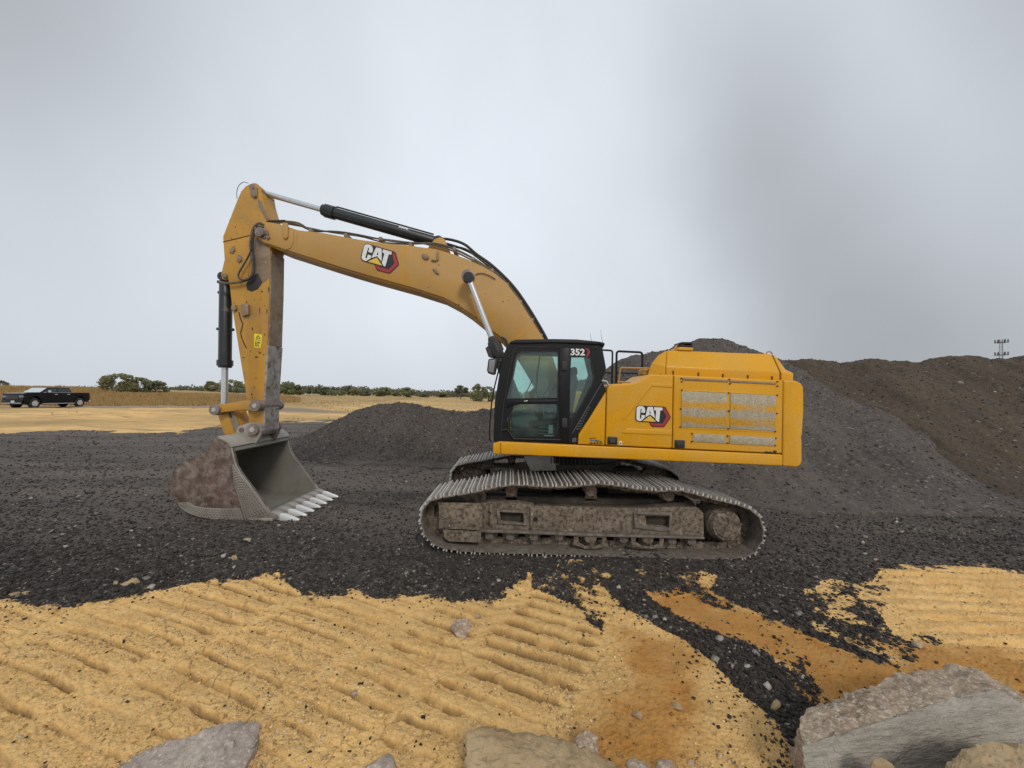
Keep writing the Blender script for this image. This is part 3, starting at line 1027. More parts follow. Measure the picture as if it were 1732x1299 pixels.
def sample(n, ylo, yhi, seed, keep):
    """points spread evenly over the picture's ground, kept where keep() says so"""
    rng = np.random.default_rng(seed)
    vv = rng.uniform(1 / yhi, 1 / ylo, n)
    y = 1 / vv
    x = y * rng.uniform(-1.5, 1.5, n)
    g, d, m, ro, gr, cl, px, py = zones(x, y)
    k = keep(g, d, m, rng.uniform(0, 1, n), x, y)
    return x[k], y[k], rng.uniform(0, 1, k.sum())


x, y, q = sample(105000, 2.3, 24.0, 5, lambda g, d, m, r, x, y: (g > 0.5) & (r < 0.92) | (m > 0) & (r < 0.75 * g))
pebbles('loose_gravel', x, y, (0.011 + 0.026 * q ** 2.4) * (1 + 0.05 * np.maximum(0, y - 6)), 'gravel_stone', 'loose dark gravel lying around the excavator tracks', 'gravel', seed=2)


def spill(g, d, m, r, x, y):
    """grit kicked out of the gravel on to the clay, thinning with distance"""
    rg = np.random.default_rng(88)
    a, l = rg.uniform(0, 2 * np.pi, len(x)), rg.exponential(0.15, len(x))
    g2 = zones(x + l * np.cos(a), y + l * np.sin(a))[0]
    return (g < 0.5) & ((g2 > 0.6) & (r < 0.8) | (r < 0.004))


x, y, q = sample(95000, 2.3, 5.6, 8, spill)
pebbles('scattered_gravel', x, y, 0.007 + 0.017 * q ** 2.5, 'gravel_stone', 'dark gravel crumbs scattered over the yellow clay', 'gravel', seed=3)
x, y, q = sample(80000, 2.2, 6.0, 9, lambda g, d, m, r, x, y: (g < 0.4) & (d < 0.5) & (r < 0.16 + 0.5 * (fbm(x * 1.1, y * 1.1, 3, 201) > 0.15)))
pebbles('clay_crumbs', x, y, 0.006 + 0.018 * q ** 4, 'clay_clod', 'crumbs and clods of dry yellow clay', 'clay', flat=0.6, seed=4, sink=0.45)
x, y, q = sample(7000, 2.2, 6.0, 12, lambda g, d, m, r, x, y: (g < 0.5) & (d > 0.4) & (r < 0.6))
pebbles('damp_crumbs', x, y, 0.006 + 0.02 * q ** 4, 'damp_clod', 'crumbs of damp orange soil on the smeared clay', 'clay', flat=0.6, seed=7, sink=0.4)
x, y, q = sample(2000, 3.0, 20, 10, lambda g, d, m, r, x, y: (g > 0.5) & (r < 0.6))
pebbles('pale_stones', x, y, 0.014 + 0.045 * q ** 3, 'pale_stone', 'pale stones strewn across the dark gravel', 'stones', seed=6)
for o, X, Y, Z, h, sd in HEAPS:
    rng = np.random.default_rng(sd)
    ok = np.argwhere((h > 0.08))
    pick = ok[rng.choice(len(ok), min(len(ok), 16000), replace=False)]
    r, c = pick[:, 0], pick[:, 1]
    x, y, z = X[r, c] + rng.uniform(-0.03, 0.03, len(r)), Y[r, c] + rng.uniform(-0.03, 0.03, len(r)), Z[r, c]
    size = 0.018 + 0.036 * rng.uniform(0, 1, len(r)) ** 4
    p = pebbles('loose_stones', x, y, size, 'heap_stone_brown' if sd == 140 else 'heap_stone_grey', None, None, seed=sd, height=z)
    p.parent = o

# ------------------------------------------------------------------ the excavator
YC = 7.30                       # depth of the machine's centre line
BODY = 5.78                     # near face of the upper body
EX = empty('excavator', (1.1, YC, 0.0), 'large yellow tracked excavator with black cab, its bucket resting on the gravel', 'excavator')


def slab(name, pts, y0, y1, mat, parent, ref=None, bevel=0.0, seg=2, holes=None, smooth=32):
    """outline traced at depth ref, given its real thickness from y0 to y1"""
    ref = y0 if ref is None else ref
    m = MB()
    if holes:
        m.poly_prism([XZ(pts, ref)] + [XZ(h, ref) for h in holes], y0, y1)
    else:
        m.ngon_prism(XZ(pts, ref), y0, y1)
    return m.build(name, mat, parent, bevel=bevel, seg=seg, smooth=smooth)


def pin(name, px, py, y0, y1, r, mat, parent, collar=0.0, seg=20):
    ref = min(y0, y1)
    a = PX(px, py, ref)
    p0, p1 = Vector((a.x, y0, a.z)), Vector((a.x, y1, a.z))
    L = abs(y1 - y0)
    prof = [(0, r * 0.55), (0.004, r * 0.6), (0.004, r * 0.93), (0.02, r), (L - 0.02, r), (L, r * 0.93), (L, 0.001)]
    if collar:
        prof = [(0, r * 0.45), (0.006, r * 0.55), (0.006, r * 0.9), (0.02, r), (0.05, r), (0.05, r + collar), (0.09, r + collar), (0.09, r * 0.8), (L, r * 0.8), (L, 0.001)]
    return MB().steps(p0, p1, prof, seg).build(name, mat, parent)


# ---- undercarriage
TY0, SHOE_W, GAUGE = 5.5, 0.90, 2.70
TRACK_PX = [(706, 884), (706, 870), (710, 857), (718, 847), (732, 838), (760, 834), (790, 829), (828, 821), (866, 814), (895, 816), (930, 818), (970, 817),
            (1005, 813), (1037, 815), (1070, 820), (1102, 825), (1130, 824), (1153, 824), (1180, 831), (1215, 840), (1249, 848), (1272, 856), (1288, 869), (1296, 885),
            (1298, 905), (1292, 925), (1280, 940), (1262, 948), (1240, 951), (1148, 950), (1060, 948), (967, 944), (890, 942), (819, 940), (764, 936), (738, 930), (720, 917), (709, 900)]


def closed_resample(pts, n, shrink=0.0):
    P = [Vector((x, z)) for x, z in pts]
    m = len(P)
    dense = []
    for i in range(m):
        p0, p1, p2, p3 = P[i - 1], P[i], P[(i + 1) % m], P[(i + 2) % m]
        for k in range(8):
            t = k / 8
            dense.append(0.5 * ((2 * p1) + (p2 - p0) * t + (2 * p0 - 5 * p1 + 4 * p2 - p3) * t * t + (3 * p1 - p0 - 3 * p2 + p3) * t ** 3))
    L = [0.0]
    for i in range(len(dense)):
        L.append(L[-1] + (dense[(i + 1) % len(dense)] - dense[i]).length)
    tot = L[-1]
    if n is None:
        n = int(round(tot / 0.205))
    out = []
    j = 0
    for i in range(n):
        d = tot * i / n
        while L[j + 1] < d:
            j += 1
        f = (d - L[j]) / (L[j + 1] - L[j])
        out.append(dense[j].lerp(dense[(j + 1) % len(dense)], f))
    return out, tot / n


track_path, PITCH = closed_resample(XZ(TRACK_PX, TY0), None)


def shoe_mesh(pitch):
    m = MB()
    h, w = pitch / 2, SHOE_W / 2
    m.cur = 0
    # plate with clipped corners, leading edge bent
    pl = [(-h - 0.008, -w + 0.03), (-h + 0.02, -w), (h - 0.03, -w), (h - 0.004, -w + 0.04), (h - 0.004, w - 0.04), (h - 0.03, w), (-h + 0.02, w), (-h - 0.008, w - 0.03)]
    b = len(m.v)
    m.v += [(x, y, 0.0) for x, y in pl] + [(x, y, 0.016) for x, y in pl]
    k = len(pl)
    m.face([b + i for i in reversed(range(k))])
    m.face([b + k + i for i in range(k)])
    for i in range(k):
        j = (i + 1) % k
        m.face([b + i, b + j, b + k + j, b + k + i])
    m.cur = 1
    for gx, gh in ((-h + 0.018, 0.042), (0.0, 0.042), (h - 0.03, 0.042)):
        b = len(m.v)
        for y in (-w + 0.015, w - 0.015):
            m.v += [(gx - 0.014, y, 0.014), (gx + 0.014, y, 0.014), (gx + 0.008, y, 0.014 + gh), (gx - 0.008, y, 0.014 + gh)]
        m.face([b, b + 1, b + 2, b + 3])
        m.face([b + 7, b + 6, b + 5, b + 4])
        for i in range(4):
            j = (i + 1) % 4
            m.face([b + i, b + 4 + i, b + 4 + j, b + j])
    return m


def link_mesh(pitch):
    m = MB()
    h = pitch / 2
    for y in (-0.13, 0.10):
        m.ngon_prism([(-h - 0.015, -0.004), (h - 0.04, -0.004), (h - 0.015, -0.05), (h + 0.01, -0.095), (h - 0.06, -0.105), (-h + 0.05, -0.105), (-h - 0.01, -0.085), (-h - 0.03, -0.04)], y, y + 0.03)
    m.steps((h, -0.15, -0.055), (h, 0.15, -0.055), [(0, 0.026), (0.3, 0.026)], 8)
    return m


def frame_at(p, q, y, off=0.0):
    """matrix of a shoe centred between path points p and q"""
    t = (q - p).normalized()
    n = Vector((-t.y, t.x))
    c = (p + q) * 0.5 + n * off
    return Matrix(((t.x, 0, n.x, c.x), (0, 1, 0, y), (t.y, 0, n.y, c.y), (0, 0, 0, 1)))


base_inv = Matrix.Translation(-EX.location)


def build_track(side):
    """side 0: the near track, 1: the far one"""
    def D(y):
        return y if side == 0 else 2 * YC - y

    def span(a, b):
        return (a, b) if side == 0 else (2 * YC - b, 2 * YC - a)
    cy = D(TY0 + SHOE_W / 2)
    tr = bpy.data.objects.new('crawler_track', None)
    COL.objects.link(tr)
    tr.parent = EX
    if side == 0:
        build_track.shoe = shoe_mesh(PITCH).build('track_shoe', ['shoe_steel', 'grouser_steel'], None, smooth=0)
        build_track.link = link_mesh(PITCH).build('track_link', 'muddy_steel', None, smooth=0)
    n = len(track_path)
    for i in range(n):
        for proto, nm in ((build_track.shoe, 'track_shoe'), (build_track.link, 'track_link')):
            first = (i == 0 and side == 0)
            o = proto if first else proto.copy()
            if not first:
                COL.objects.link(o)
                o.name = nm
            o.parent = tr
            wob = 0.006 * math.sin(i * 2.3 + side) + 0.004 * math.sin(i * 5.1)
            o.matrix_local = base_inv @ frame_at(track_path[i], track_path[(i + 1) % n], cy + wob, -0.060) @ Matrix.Rotation(R(1.5 * math.sin(i * 3.7)), 4, 'Y')

    def add(name, pts, y0, y1, mat, bevel=0.008, ref=None, holes=None):
        a, b = span(y0, y1)
        m = MB()
        ref = y0 if ref is None else ref
        if holes:
            m.poly_prism([XZ(pts, ref)] + [XZ(h, ref) for h in holes], a, b)
        else:
            m.ngon_prism(XZ(pts, ref), a, b)
        return m.build(name, mat, tr, bevel=bevel)

    def turned(name, px, py, ref, prof, mat, seg=22):
        c = PX(px, py, ref)
        y0 = D(ref)
        s = 1 if side == 0 else -1
        return MB().steps((c.x, y0, c.z), (c.x, y0 + s, c.z), prof, seg).build(name, mat, tr)
    # roller frame: main beam, sloping top, guards
    fr = add('track_frame', [(812, 852), (830, 849), (880, 851), (905, 856), (1080, 860), (1130, 858), (1180, 858), (1190, 868), (1191, 908), (1180, 911), (990, 904), (812, 898)], 5.70, 6.22, 'muddy_steel', 0.012,
             holes=[[(844, 865), (885, 867), (887, 886), (846, 883)], [(1092, 873), (1133, 874), (1133, 892), (1094, 890)]])
    add('frame_pocket', [(838, 860), (892, 862), (894, 892), (840, 889)], 5.78, 5.82, 'shaded_mud', 0.0, ref=5.70)
    add('frame_pocket', [(1088, 869), (1138, 870), (1138, 897), (1090, 895)], 5.78, 5.82, 'shaded_mud', 0.0, ref=5.70)
    add('frame_flange', [(806, 896), (990, 903), (1192, 909), (1192, 912), (990, 907), (806, 900)], 5.62, 5.70, 'shoe_steel', 0.004)
    add('frame_rib', [(828, 852), (835, 852), (835, 890), (828, 890)], 5.66, 5.70, 'muddy_steel', 0.004)
    add('frame_rib', [(897, 858), (901, 858), (901, 894), (897, 893)], 5.66, 5.70, 'muddy_steel', 0.004)
    add('window_rim', [(840, 862), (889, 864), (892, 889), (842, 886)], 5.67, 5.70, 'shoe_steel', 0.003, holes=[[(845, 866), (885, 868), (886, 885), (847, 882)]])
    add('window_rim', [(1072, 866), (1137, 867), (1137, 898), (1122, 899), (1074, 893)], 5.67, 5.70, 'shoe_steel', 0.003, holes=[[(1077, 870), (1133, 872), (1132, 893), (1079, 889)]])
    c = PX(906, 878, 5.70)
    MB().steps((c.x, D(5.694), c.z), (c.x, D(5.72), c.z), [(0, 0.036), (0.01, 0.036)], 16).build('bolt_hole', 'label_black', tr)
    add('frame_top', [(820, 838), (1005, 842), (1170, 846), (1182, 860), (905, 858), (826, 851)], 5.86, 6.16, 'shaded_mud', 0.02)
    add('mud_shelf', [(905, 853), (1060, 857), (1160, 850), (1176, 860), (1080, 862), (900, 858)], 5.74, 5.90, 'shaded_mud', 0.01)
    # idler guard at the front
    g = add('idler_guard', [(742, 850), (816, 852), (815, 897), (742, 894)], 5.60, 5.64, 'muddy_steel', 0.006)
    add('idler_guard_lower', [(749, 895), (814, 899), (813, 918), (760, 916), (752, 911)], 5.63, 5.66, 'muddy_steel', 0.006)
    turned('idler_wheel', 768, 885, 5.80, [(0, 0.10), (0.02, 0.14), (0.02, 0.30), (0.06, 0.325), (0.10, 0.325), (0.12, 0.36), (0.22, 0.36), (0.24, 0.325), (0.30, 0.32), (0.30, 0.1)], 'muddy_steel', 28)
    add('tension_bracket', [(772, 838), (822, 833), (822, 852), (790, 852)], 5.86, 6.1, 'muddy_steel', 0.01)
    # final drive and sprocket
    turned('final_drive', 1231, 891, 5.60, [(0, 0.015), (0.004, 0.165), (0.014, 0.175), (0.018, 0.205), (0.05, 0.222), (0.10, 0.226), (0.10, 0.245), (0.36, 0.262), (0.36, 0.30), (0.44, 0.30), (0.44, 0.1)], 'muddy_steel', 30)
    sp = PX(1231, 891, 5.60)
    ms = MB()
    teeth = []
    for k in range(46):
        a = 2 * math.pi * k / 46
        r = 0.36 if k % 2 == 0 else 0.305
        teeth.append((sp.x + 0.0 + r * math.cos(a), sp.z + r * math.sin(a)))
    a, b = span(5.93, 5.99)
    ms.ngon_prism(teeth, a, b)
    ms.build('sprocket', 'shaded_mud', tr, bevel=0.0)
    for k in range(9):
        aa = 2 * math.pi * k / 9 + 0.2
        y0, y1 = D(5.598), D(5.62)
        q = Vector((sp.x + 0.196 * math.cos(aa), 0, sp.z + 0.196 * math.sin(aa)))
        MB().steps((q.x, y0, q.z), (q.x, y1, q.z), [(0, 0.012), (0.0, 0.016), (0.02, 0.016)], 8).build('drive_bolt', 'pin_steel', tr)
    # bottom rollers, carrier rollers, chain guides
    for px, py in ((828, 904), (863, 905), (902, 905), (945, 906), (997, 908), (1054, 910), (1096, 911), (1135, 912), (1168, 913)):
        turned('track_roller', px, py, 5.72, [(0, 0.03), (0.0, 0.055), (0.03, 0.072), (0.09, 0.078), (0.09, 0.125), (0.13, 0.125), (0.13, 0.105), (0.36, 0.105), (0.36, 0.125), (0.40, 0.125), (0.40, 0.05)], 'muddy_steel', 18)
        c = PX(px, py, 5.74)
        a, b = span(5.69, 5.74)
        w = 0.062
        MB().ngon_prism([(c.x - w, c.z + 0.075), (c.x + w, c.z + 0.075), (c.x + w, c.z - 0.03), (c.x + w * 0.5, c.z - 0.06), (c.x - w * 0.5, c.z - 0.06), (c.x - w, c.z - 0.03)], a, b).build('roller_bracket', 'shoe_steel', tr, bevel=0.006)
    for px, py in ((865, 830), (1000, 830), (1131, 838)):
        turned('carrier_roller', px, py, 5.74, [(0, 0.03), (0.0, 0.085), (0.012, 0.092), (0.12, 0.092), (0.12, 0.075), (0.16, 0.075), (0.16, 0.10), (0.20, 0.10), (0.20, 0.075), (0.4, 0.075), (0.4, 0.02)], 'muddy_steel', 20)
        c = PX(px, py, 5.86)
        a, b = span(5.86, 5.92)
        MB().ngon_prism([(c.x - 0.07, c.z + 0.02), (c.x + 0.07, c.z + 0.02), (c.x + 0.10, c.z - 0.16), (c.x - 0.10, c.z - 0.16)], a, b).build('carrier_bracket', 'muddy_steel', tr, bevel=0.01)
    for cx_ in (999, 1096):
        add('chain_guide', [(cx_ - 28, 904), (cx_ + 27, 906), (cx_ + 26, 924), (cx_ + 8, 929), (cx_ - 10, 928), (cx_ - 29, 921)], 5.65, 5.68, 'muddy_steel', 0.003,
            holes=[[(cx_ - 20, 908), (cx_ - 11, 908), (cx_ - 8, 916), (cx_, 920), (cx_ + 8, 917), (cx_ + 11, 909), (cx_ + 20, 910), (cx_ + 19, 920), (cx_ + 7, 925), (cx_ - 9, 924), (cx_ - 21, 917)]])
    return tr


build_track(0)
build_track(1)

# centre frame, slew ring
for sy in (0, 1):
    for x0, x1 in ((0.05, 0.65), (1.55, 2.15)):
        a, b = (6.2, 7.0) if sy == 0 else (7.6, 8.4)
        za, zb = (0.45, 0.55) if sy == 0 else (0.55, 0.45)
        ta, tb = (0.86, 1.08) if sy == 0 else (1.08, 0.86)
        xa0, xa1 = (x0, x1) if sy == 0 else ((x0 + 1.1) / 2, (x1 + 1.1) / 2)
        xb0, xb1 = ((x0 + 1.1) / 2, (x1 + 1.1) / 2) if sy == 0 else (x0, x1)
        MB().ring_loft([[(xa0, a, za), (xa1, a, za), (xa1, a, ta), (xa0, a, ta)], [(xb0, b, zb), (xb1, b, zb), (xb1, b, tb), (xb0, b, tb)]]).build('car_body_leg', 'shaded_mud', EX, bevel=0.02)
MB().box((0.35, 6.75, 0.50), (1.85, 7.85, 1.06)).build('car_body', 'shaded_mud', EX, bevel=0.05)
slab('front_casting', [(886, 772), (930, 770), (945, 778), (950, 796), (898, 797)], 6.52, 6.80, 'casting_grey', EX, bevel=0.012)
MB().steps((1.1, YC, 1.05), (1.1, YC, 1.4), [(0, 0.84), (0.05, 0.86), (0.12, 0.86), (0.12, 0.80), (0.35, 0.80)], 48).build('slew_bearing', 'shaded_mud', EX)
mg = MB()
pts = []
for k in range(160):
    a = 2 * math.pi * k / 160
    r = 0.90 if k % 2 else 0.865
    pts.append((1.1 + r * math.cos(a), YC + r * math.sin(a)))
b = len(mg.v)
mg.v += [(x, y, 1.19) for x, y in pts] + [(x, y, 1.29) for x, y in pts]
mg.face([b + i for i in reversed(range(160))])
mg.face([b + 160 + i for i in range(160)])
for i in range(160):
    j = (i + 1) % 160
    mg.face([b + i, b + j, b + 160 + j, b + 160 + i])
mg.build('ring_gear', 'label_black', EX, smooth=0)

# ---- upper structure
slab('platform', [(842, 751), (1322, 772), (1322, 782), (842, 763)], 5.90, 8.78, 'black_paint', EX, ref=5.84, bevel=0.02)
# lower skirt rail along the near side
slab('side_rail', [(834, 751), (840, 748), (846, 746.5), (1321.5, 768.5), (1321.5, 787.5), (1100, 778), (836, 767.5), (834, 764)], BODY - 0.03, 5.98, 'yellow_paint', EX, ref=BODY, bevel=0.022, seg=3)
slab('side_rail_seam', [(846.5, 748), (847.3, 748), (847.3, 767), (846.5, 767)], BODY - 0.034, BODY, 'seam_dark', EX, ref=BODY)
# panels
slab('cab_side_panel', [(1024.5, 663), (1022, 752.8), (977.5, 751), (978.5, 735), (996, 709)], BODY - 0.02, 6.60, 'yellow_paint', EX, ref=BODY, bevel=0.012, seg=3)
p1 = slab('engine_door', [(1023.6, 753.2), (1026.4, 660), (1028.5, 653.5), (1034.5, 649.5), (1070, 648), (1078, 646), (1096.5, 634.5), (1101, 633.2), (1138.2, 634.2), (1136, 758.2)], BODY - 0.02, 6.62, 'yellow_paint', EX,
          ref=BODY, bevel=0.025, seg=4)
slab('engine_door', [(1139.2, 634.3), (1323.6, 643.4), (1321.6, 767), (1137, 758.2)], BODY - 0.02, 6.62, 'yellow_paint', EX, ref=BODY, bevel=0.022, seg=4)
# pressed-in relief of the first door: sloping crease and lower step
slab('door_pressing', [(1052, 706), (1053, 712), (1102, 654), (1136.4, 656), (1136.6, 650), (1099, 648)], BODY - 0.030, BODY - 0.01, 'yellow_paint', p1, ref=BODY, bevel=0.009, seg=3)
slab('door_pressing', [(1050, 731), (1058, 724), (1135.2, 727), (1135, 736), (1056, 733)], BODY - 0.030, BODY - 0.01, 'yellow_paint', p1, ref=BODY, bevel=0.009, seg=3)
# screens
DOOR2 = [o for o in EX.children if o.name.startswith('engine_door')][-1]
for pts in ([(1152, 661), (1228.6, 665), (1228, 724.5), (1151, 722.5)], [(1234, 665.3), (1311, 669), (1309.5, 729), (1232.6, 725)]):
    slab('screen', pts, BODY - 0.032, BODY - 0.01, 'perforated_screen', DOOR2, ref=BODY, bevel=0.002)
for pts in ([(1171, 733.5), (1226.5, 735.5), (1226.5, 749.5), (1170.5, 746.5)], [(1232.5, 736), (1309, 739.5), (1307.8, 754), (1232, 750)]):
    slab('screen', pts, BODY - 0.032, BODY - 0.01, 'perforated_screen', DOOR2, ref=BODY, bevel=0.002)
for pts in ([(1153, 639.6), (1230, 643), (1230, 646.4), (1153, 643)], [(1232.5, 643.2), (1311, 647.4), (1311, 650.4), (1232.5, 646.6)]):
    slab('vent_slot', pts, BODY - 0.032, BODY - 0.01, 'bare_arm_steel', DOOR2, ref=BODY, bevel=0.002)
slab('screen_frame', [(1149.5, 658.5), (1313, 666.5), (1311.5, 732), (1148.5, 725)], BODY - 0.026, BODY - 0.01, 'yellow_paint', DOOR2, ref=BODY, bevel=0.006,
     holes=[[(1152, 661), (1311, 669), (1309.5, 729), (1151, 722.5)]])
for px, py in ((1151, 640), (1232, 641.6), (1313, 645.5), (1152, 645.5), (1233, 649), (1313, 653), (1152, 659.5), (1231, 664.5), (1312.5, 668.5), (1150, 691.5), (1231, 695), (1312, 699), (1149.5, 721.5), (1230, 725),
               (1309, 729.5), (1169, 733), (1229, 737), (1310, 741), (1168.5, 746.5), (1229, 749), (1309, 753)):
    c = PX(px, py, BODY)
    MB().steps((c.x, BODY - 0.040, c.z), (c.x, BODY - 0.01, c.z), [(0, 0.006), (0.002, 0.011), (0.03, 0.011)], 8).build('bolt', 'label_black', DOOR2)
# latches
for par, pts in ((p1, [(1027, 738), (1043.5, 739), (1043, 752), (1026.6, 751)]), (DOOR2, [(1140, 743.5), (1157, 744.5), (1156.6, 758), (1139.8, 757)])):
    la = slab('door_latch', pts, BODY - 0.036, BODY - 0.01, 'label_black', par, ref=BODY, bevel=0.006)
    xs, ys = [p[0] for p in pts], [p[1] for p in pts]
    mx, my = sum(xs) / 4, sum(ys) / 4
    slab('latch_handle', [(mx - 4, my - 3), (mx + 4.5, my - 2.6), (mx + 4.2, my + 3.6), (mx - 4.2, my + 3)], BODY - 0.044, BODY - 0.03, 'black_rubber', la, ref=BODY, bevel=0.004)
slab('warning_label', [(1046.5, 745.5), (1051.5, 745.8), (1051.3, 752), (1046.4, 751.6)], BODY - 0.0225, BODY - 0.018, 'label_white', p1, ref=BODY)
slab('warning_mark', [(1049, 747), (1050.6, 750.6), (1047.4, 750.4)], BODY - 0.0245, BODY - 0.02, 'label_red', p1, ref=BODY)
m = MB()
for x0, x1, y0, y1 in ((1292, 1298, 763, 765.4), (1299, 1304, 763.3, 765.8), (1306, 1312, 761.5, 766.6)):
    m.ngon_prism(XZ([(x0, y0), (x1, y0 + 0.3), (x1, y1 + 0.3), (x0, y1)], BODY), BODY - 0.0225, BODY - 0.018)
m.build('small_lettering', 'label_black', DOOR2)
# service tags on the panel beside the cab
side_panel = [o for o in EX.children if o.name.startswith('cab_side_panel')][0]
m = MB()
for i in range(9):
    x0 = 996.5 + i * 2.55
    m.ngon_prism(XZ([(x0, 748 - 0.6 * (i % 2)), (x0 + 1.7, 748.1 - 0.6 * (i % 2)), (x0 + 1.7, 751), (x0, 750.9)], BODY), BODY - 0.0225, BODY - 0.018)
for x0, x1, y0, y1 in ((996, 1002, 740.5, 741.6), (1003, 1007, 739.8, 741.2), (1006, 1018, 745.4, 746.4)):
    m.ngon_prism(XZ([(x0, y0), (x1, y0 + 0.3), (x1, y1 + 0.3), (x0, y1)], BODY), BODY - 0.0225, BODY - 0.018)
m.build('small_lettering', 'seam_dark', side_panel)
slab('small_lettering', [(997, 744.4), (1000, 742.6), (1003, 744), (1007, 743.2), (1013, 744.6), (1012, 746), (1006, 745.4), (999, 746)], BODY - 0.0225, BODY - 0.018, 'label_blue', side_panel, ref=BODY)

# counterweight: rounded, with a recessed waist
cw = [(1323.2, 643.4), (1345, 644.2), (1353, 648), (1357.2, 655), (1357.8, 690), (1355.5, 733), (1353.5, 739), (1354.8, 746), (1354.8, 780), (1352, 787), (1346, 790), (1321.4, 788.2)]
slab('counterweight', cw, BODY - 0.03, 2 * YC - BODY + 0.03, 'yellow_paint', EX, ref=BODY, bevel=0.07, seg=5, smooth=40)
slab('panel_seam', [(1322.2, 644), (1324.2, 644), (1322.4, 787.6), (1320.6, 787.4)], BODY - 0.012, BODY + 0.2, 'seam_dark', EX, ref=BODY)
# hood: a long chamfered cover over the engine
H0, H1 = 6.02, 2 * YC - 6.02
HT0, HT1 = 6.21, 2 * YC - 6.21


def hood_section(pxl, y_low, py_base, py_mid, py_top, dx_top=0.0):
    """section across the hood at one x (read at the near edge)"""
    x = (pxl - CX) / FOC * y_low
    zb = CAM_H - (py_base - HY) / FOC * y_low
    zm = CAM_H - (py_mid - HY) / FOC * y_low
    zt = CAM_H - (py_top - HY) / FOC * HT0
    k = dx_top            # how far the section runs back per metre of depth
    return [(x, H0, zb), (x, H0, zm), (x + k * (HT0 - H0), HT0, zt), (x + k * (HT1 - H0), HT1, zt), (x + k * (H1 - H0), H1, zm), (x + k * (H1 - H0), H1, zb)]


SKEW = 0.50
hood = MB()
hood.ring_loft([hood_section(1126, H0, 640, 619.5, 592.5, SKEW), hood_section(1319.6, H0, 650, 629.5, 599)])
HOOD = hood.build('engine_hood', 'yellow_paint', EX, bevel=0.022, seg=3)
# front of the hood slopes down towards the cab
fh = MB()
a = hood_section(1125.6, H0, 640, 619.5, 592.5, SKEW)
bz = CAM_H - (638 - HY) / FOC * H0
xf = (1091 - CX) / FOC * H0
mid = CAM_H - (613 - HY) / FOC * H0
xm = (1099 - CX) / FOC * H0
fr = [(xf, H0 + 0.10, bz), (xm, H0 + 0.12, mid), (xm + 0.10, HT0 + 0.03, a[2][2] - 0.07), (xm + 0.14, HT1, a[2][2] - 0.07), (xm, H1 - 0.12, mid), (xf, H1 - 0.10, bz)]
fh.ring_loft([[(x + (SKEW + 0.05) * (y - H0), y, z) for x, y, z in fr], a])
fh.build('hood_front', 'yellow_paint', HOOD, bevel=0.018, seg=3)
rh = MB()
rh.ring_loft([hood_section(1321.4, H0, 650, 629.6, 599.1), hood_section(1328, H0, 650, 630, 604), hood_section(1342.5, H0, 650, 630.6, 626)])
rh.build('hood_rear', 'yellow_paint', HOOD, bevel=0.02, seg=3)
sm = MB()
q0, q1 = hood_section(1319.3, H0 + 0.0, 650, 629.5, 599.2), hood_section(1321.7, H0, 650, 629.7, 599.3)
sm.ring_loft([[(x, YC + (y - YC) * 0.985, z - 0.012) for x, y, z in q] for q in (q0, q1)])
sm.build('panel_seam', 'seam_dark', HOOD)
for px, py in ((1117.5, 637), (1138.5, 631), (1181, 634), (1222.5, 636.5), (1264.5, 638.5), (1305.5, 640.5)):
    slab('hood_clip', [(px - 0.9, py - 4), (px + 0.9, py - 4), (px + 0.9, py + 2), (px - 0.9, py + 2)], H0 - 0.012, H0 + 0.01, 'seam_dark', HOOD, ref=H0)
slab('deck', [(1040, 662), (1100, 660), (1330, 652), (1330, 690), (1040, 690)], 5.95, H1 + 0.2, 'yellow_paint_dusty', EX, ref=BODY, bevel=0.01)
# warm patch: dusty deck cap at the hood's foot
slab('exhaust_boss', [(1088, 624), (1094, 622.5), (1098, 625), (1097, 634), (1087, 634)], 6.20, 6.45, 'yellow_paint_dusty', EX, bevel=0.02)
# beacon bracket and lifting eye
slab('lamp_bracket', [(1144, 592), (1149, 583), (1153, 580), (1153, 592)], HT0 + 0.10, HT0 + 0.16, 'yellow_paint', EX, ref=HT0, bevel=0.004)
lamp = slab('work_lamp', [(1151, 579), (1155, 577.8), (1170, 578), (1172, 581), (1172, 591), (1166, 592), (1152, 591)], HT0 + 0.02, HT0 + 0.26, 'black_paint', EX, ref=HT0, bevel=0.01, holes=[[(1154, 581), (1169, 581), (1169, 584), (1154, 584)]])
slab('lamp_base', [(1148, 587), (1172, 588), (1172, 593), (1146, 592.5)], HT0 - 0.01, HT0 + 0.3, 'yellow_paint', EX, ref=HT0, bevel=0.008)
c = PX(1311.5, 598, HT0)
MB().rod([(c.x + 0.05 * math.cos(a), HT0 + 0.15, c.z + 0.05 * math.sin(a)) for a in np.linspace(0, math.pi, 9)], 0.012, 8).build('lifting_eye', 'yellow_paint_dusty', EX)


def rail(name, pts, Y, r, mat, parent=EX, n=4):
    P = [PX(px, py, Y) if len(q) == 0 else PX(px, py, q[0]) for px, py, *q in pts]
    return MB().rod(P, r, 10).build(name, mat, parent)


def round_path(pts, rad=3.0):
    """round the corners of a pixel polyline"""
    out = [pts[0]]
    for a, b, c in zip(pts[:-2], pts[1:-1], pts[2:]):
        va, vc = Vector((a[0] - b[0], a[1] - b[1])), Vector((c[0] - b[0], c[1] - b[1]))
        k = min(rad, va.length * 0.45, vc.length * 0.45)
        p, q = Vector(b) + va.normalized() * k, Vector(b) + vc.normalized() * k
        for t in (0, 0.25, 0.5, 0.75, 1):
            w = p * (1 - t) ** 2 + Vector(b) * 2 * t * (1 - t) + q * t * t
            out.append((w.x, w.y))
    return out + [pts[-1]]


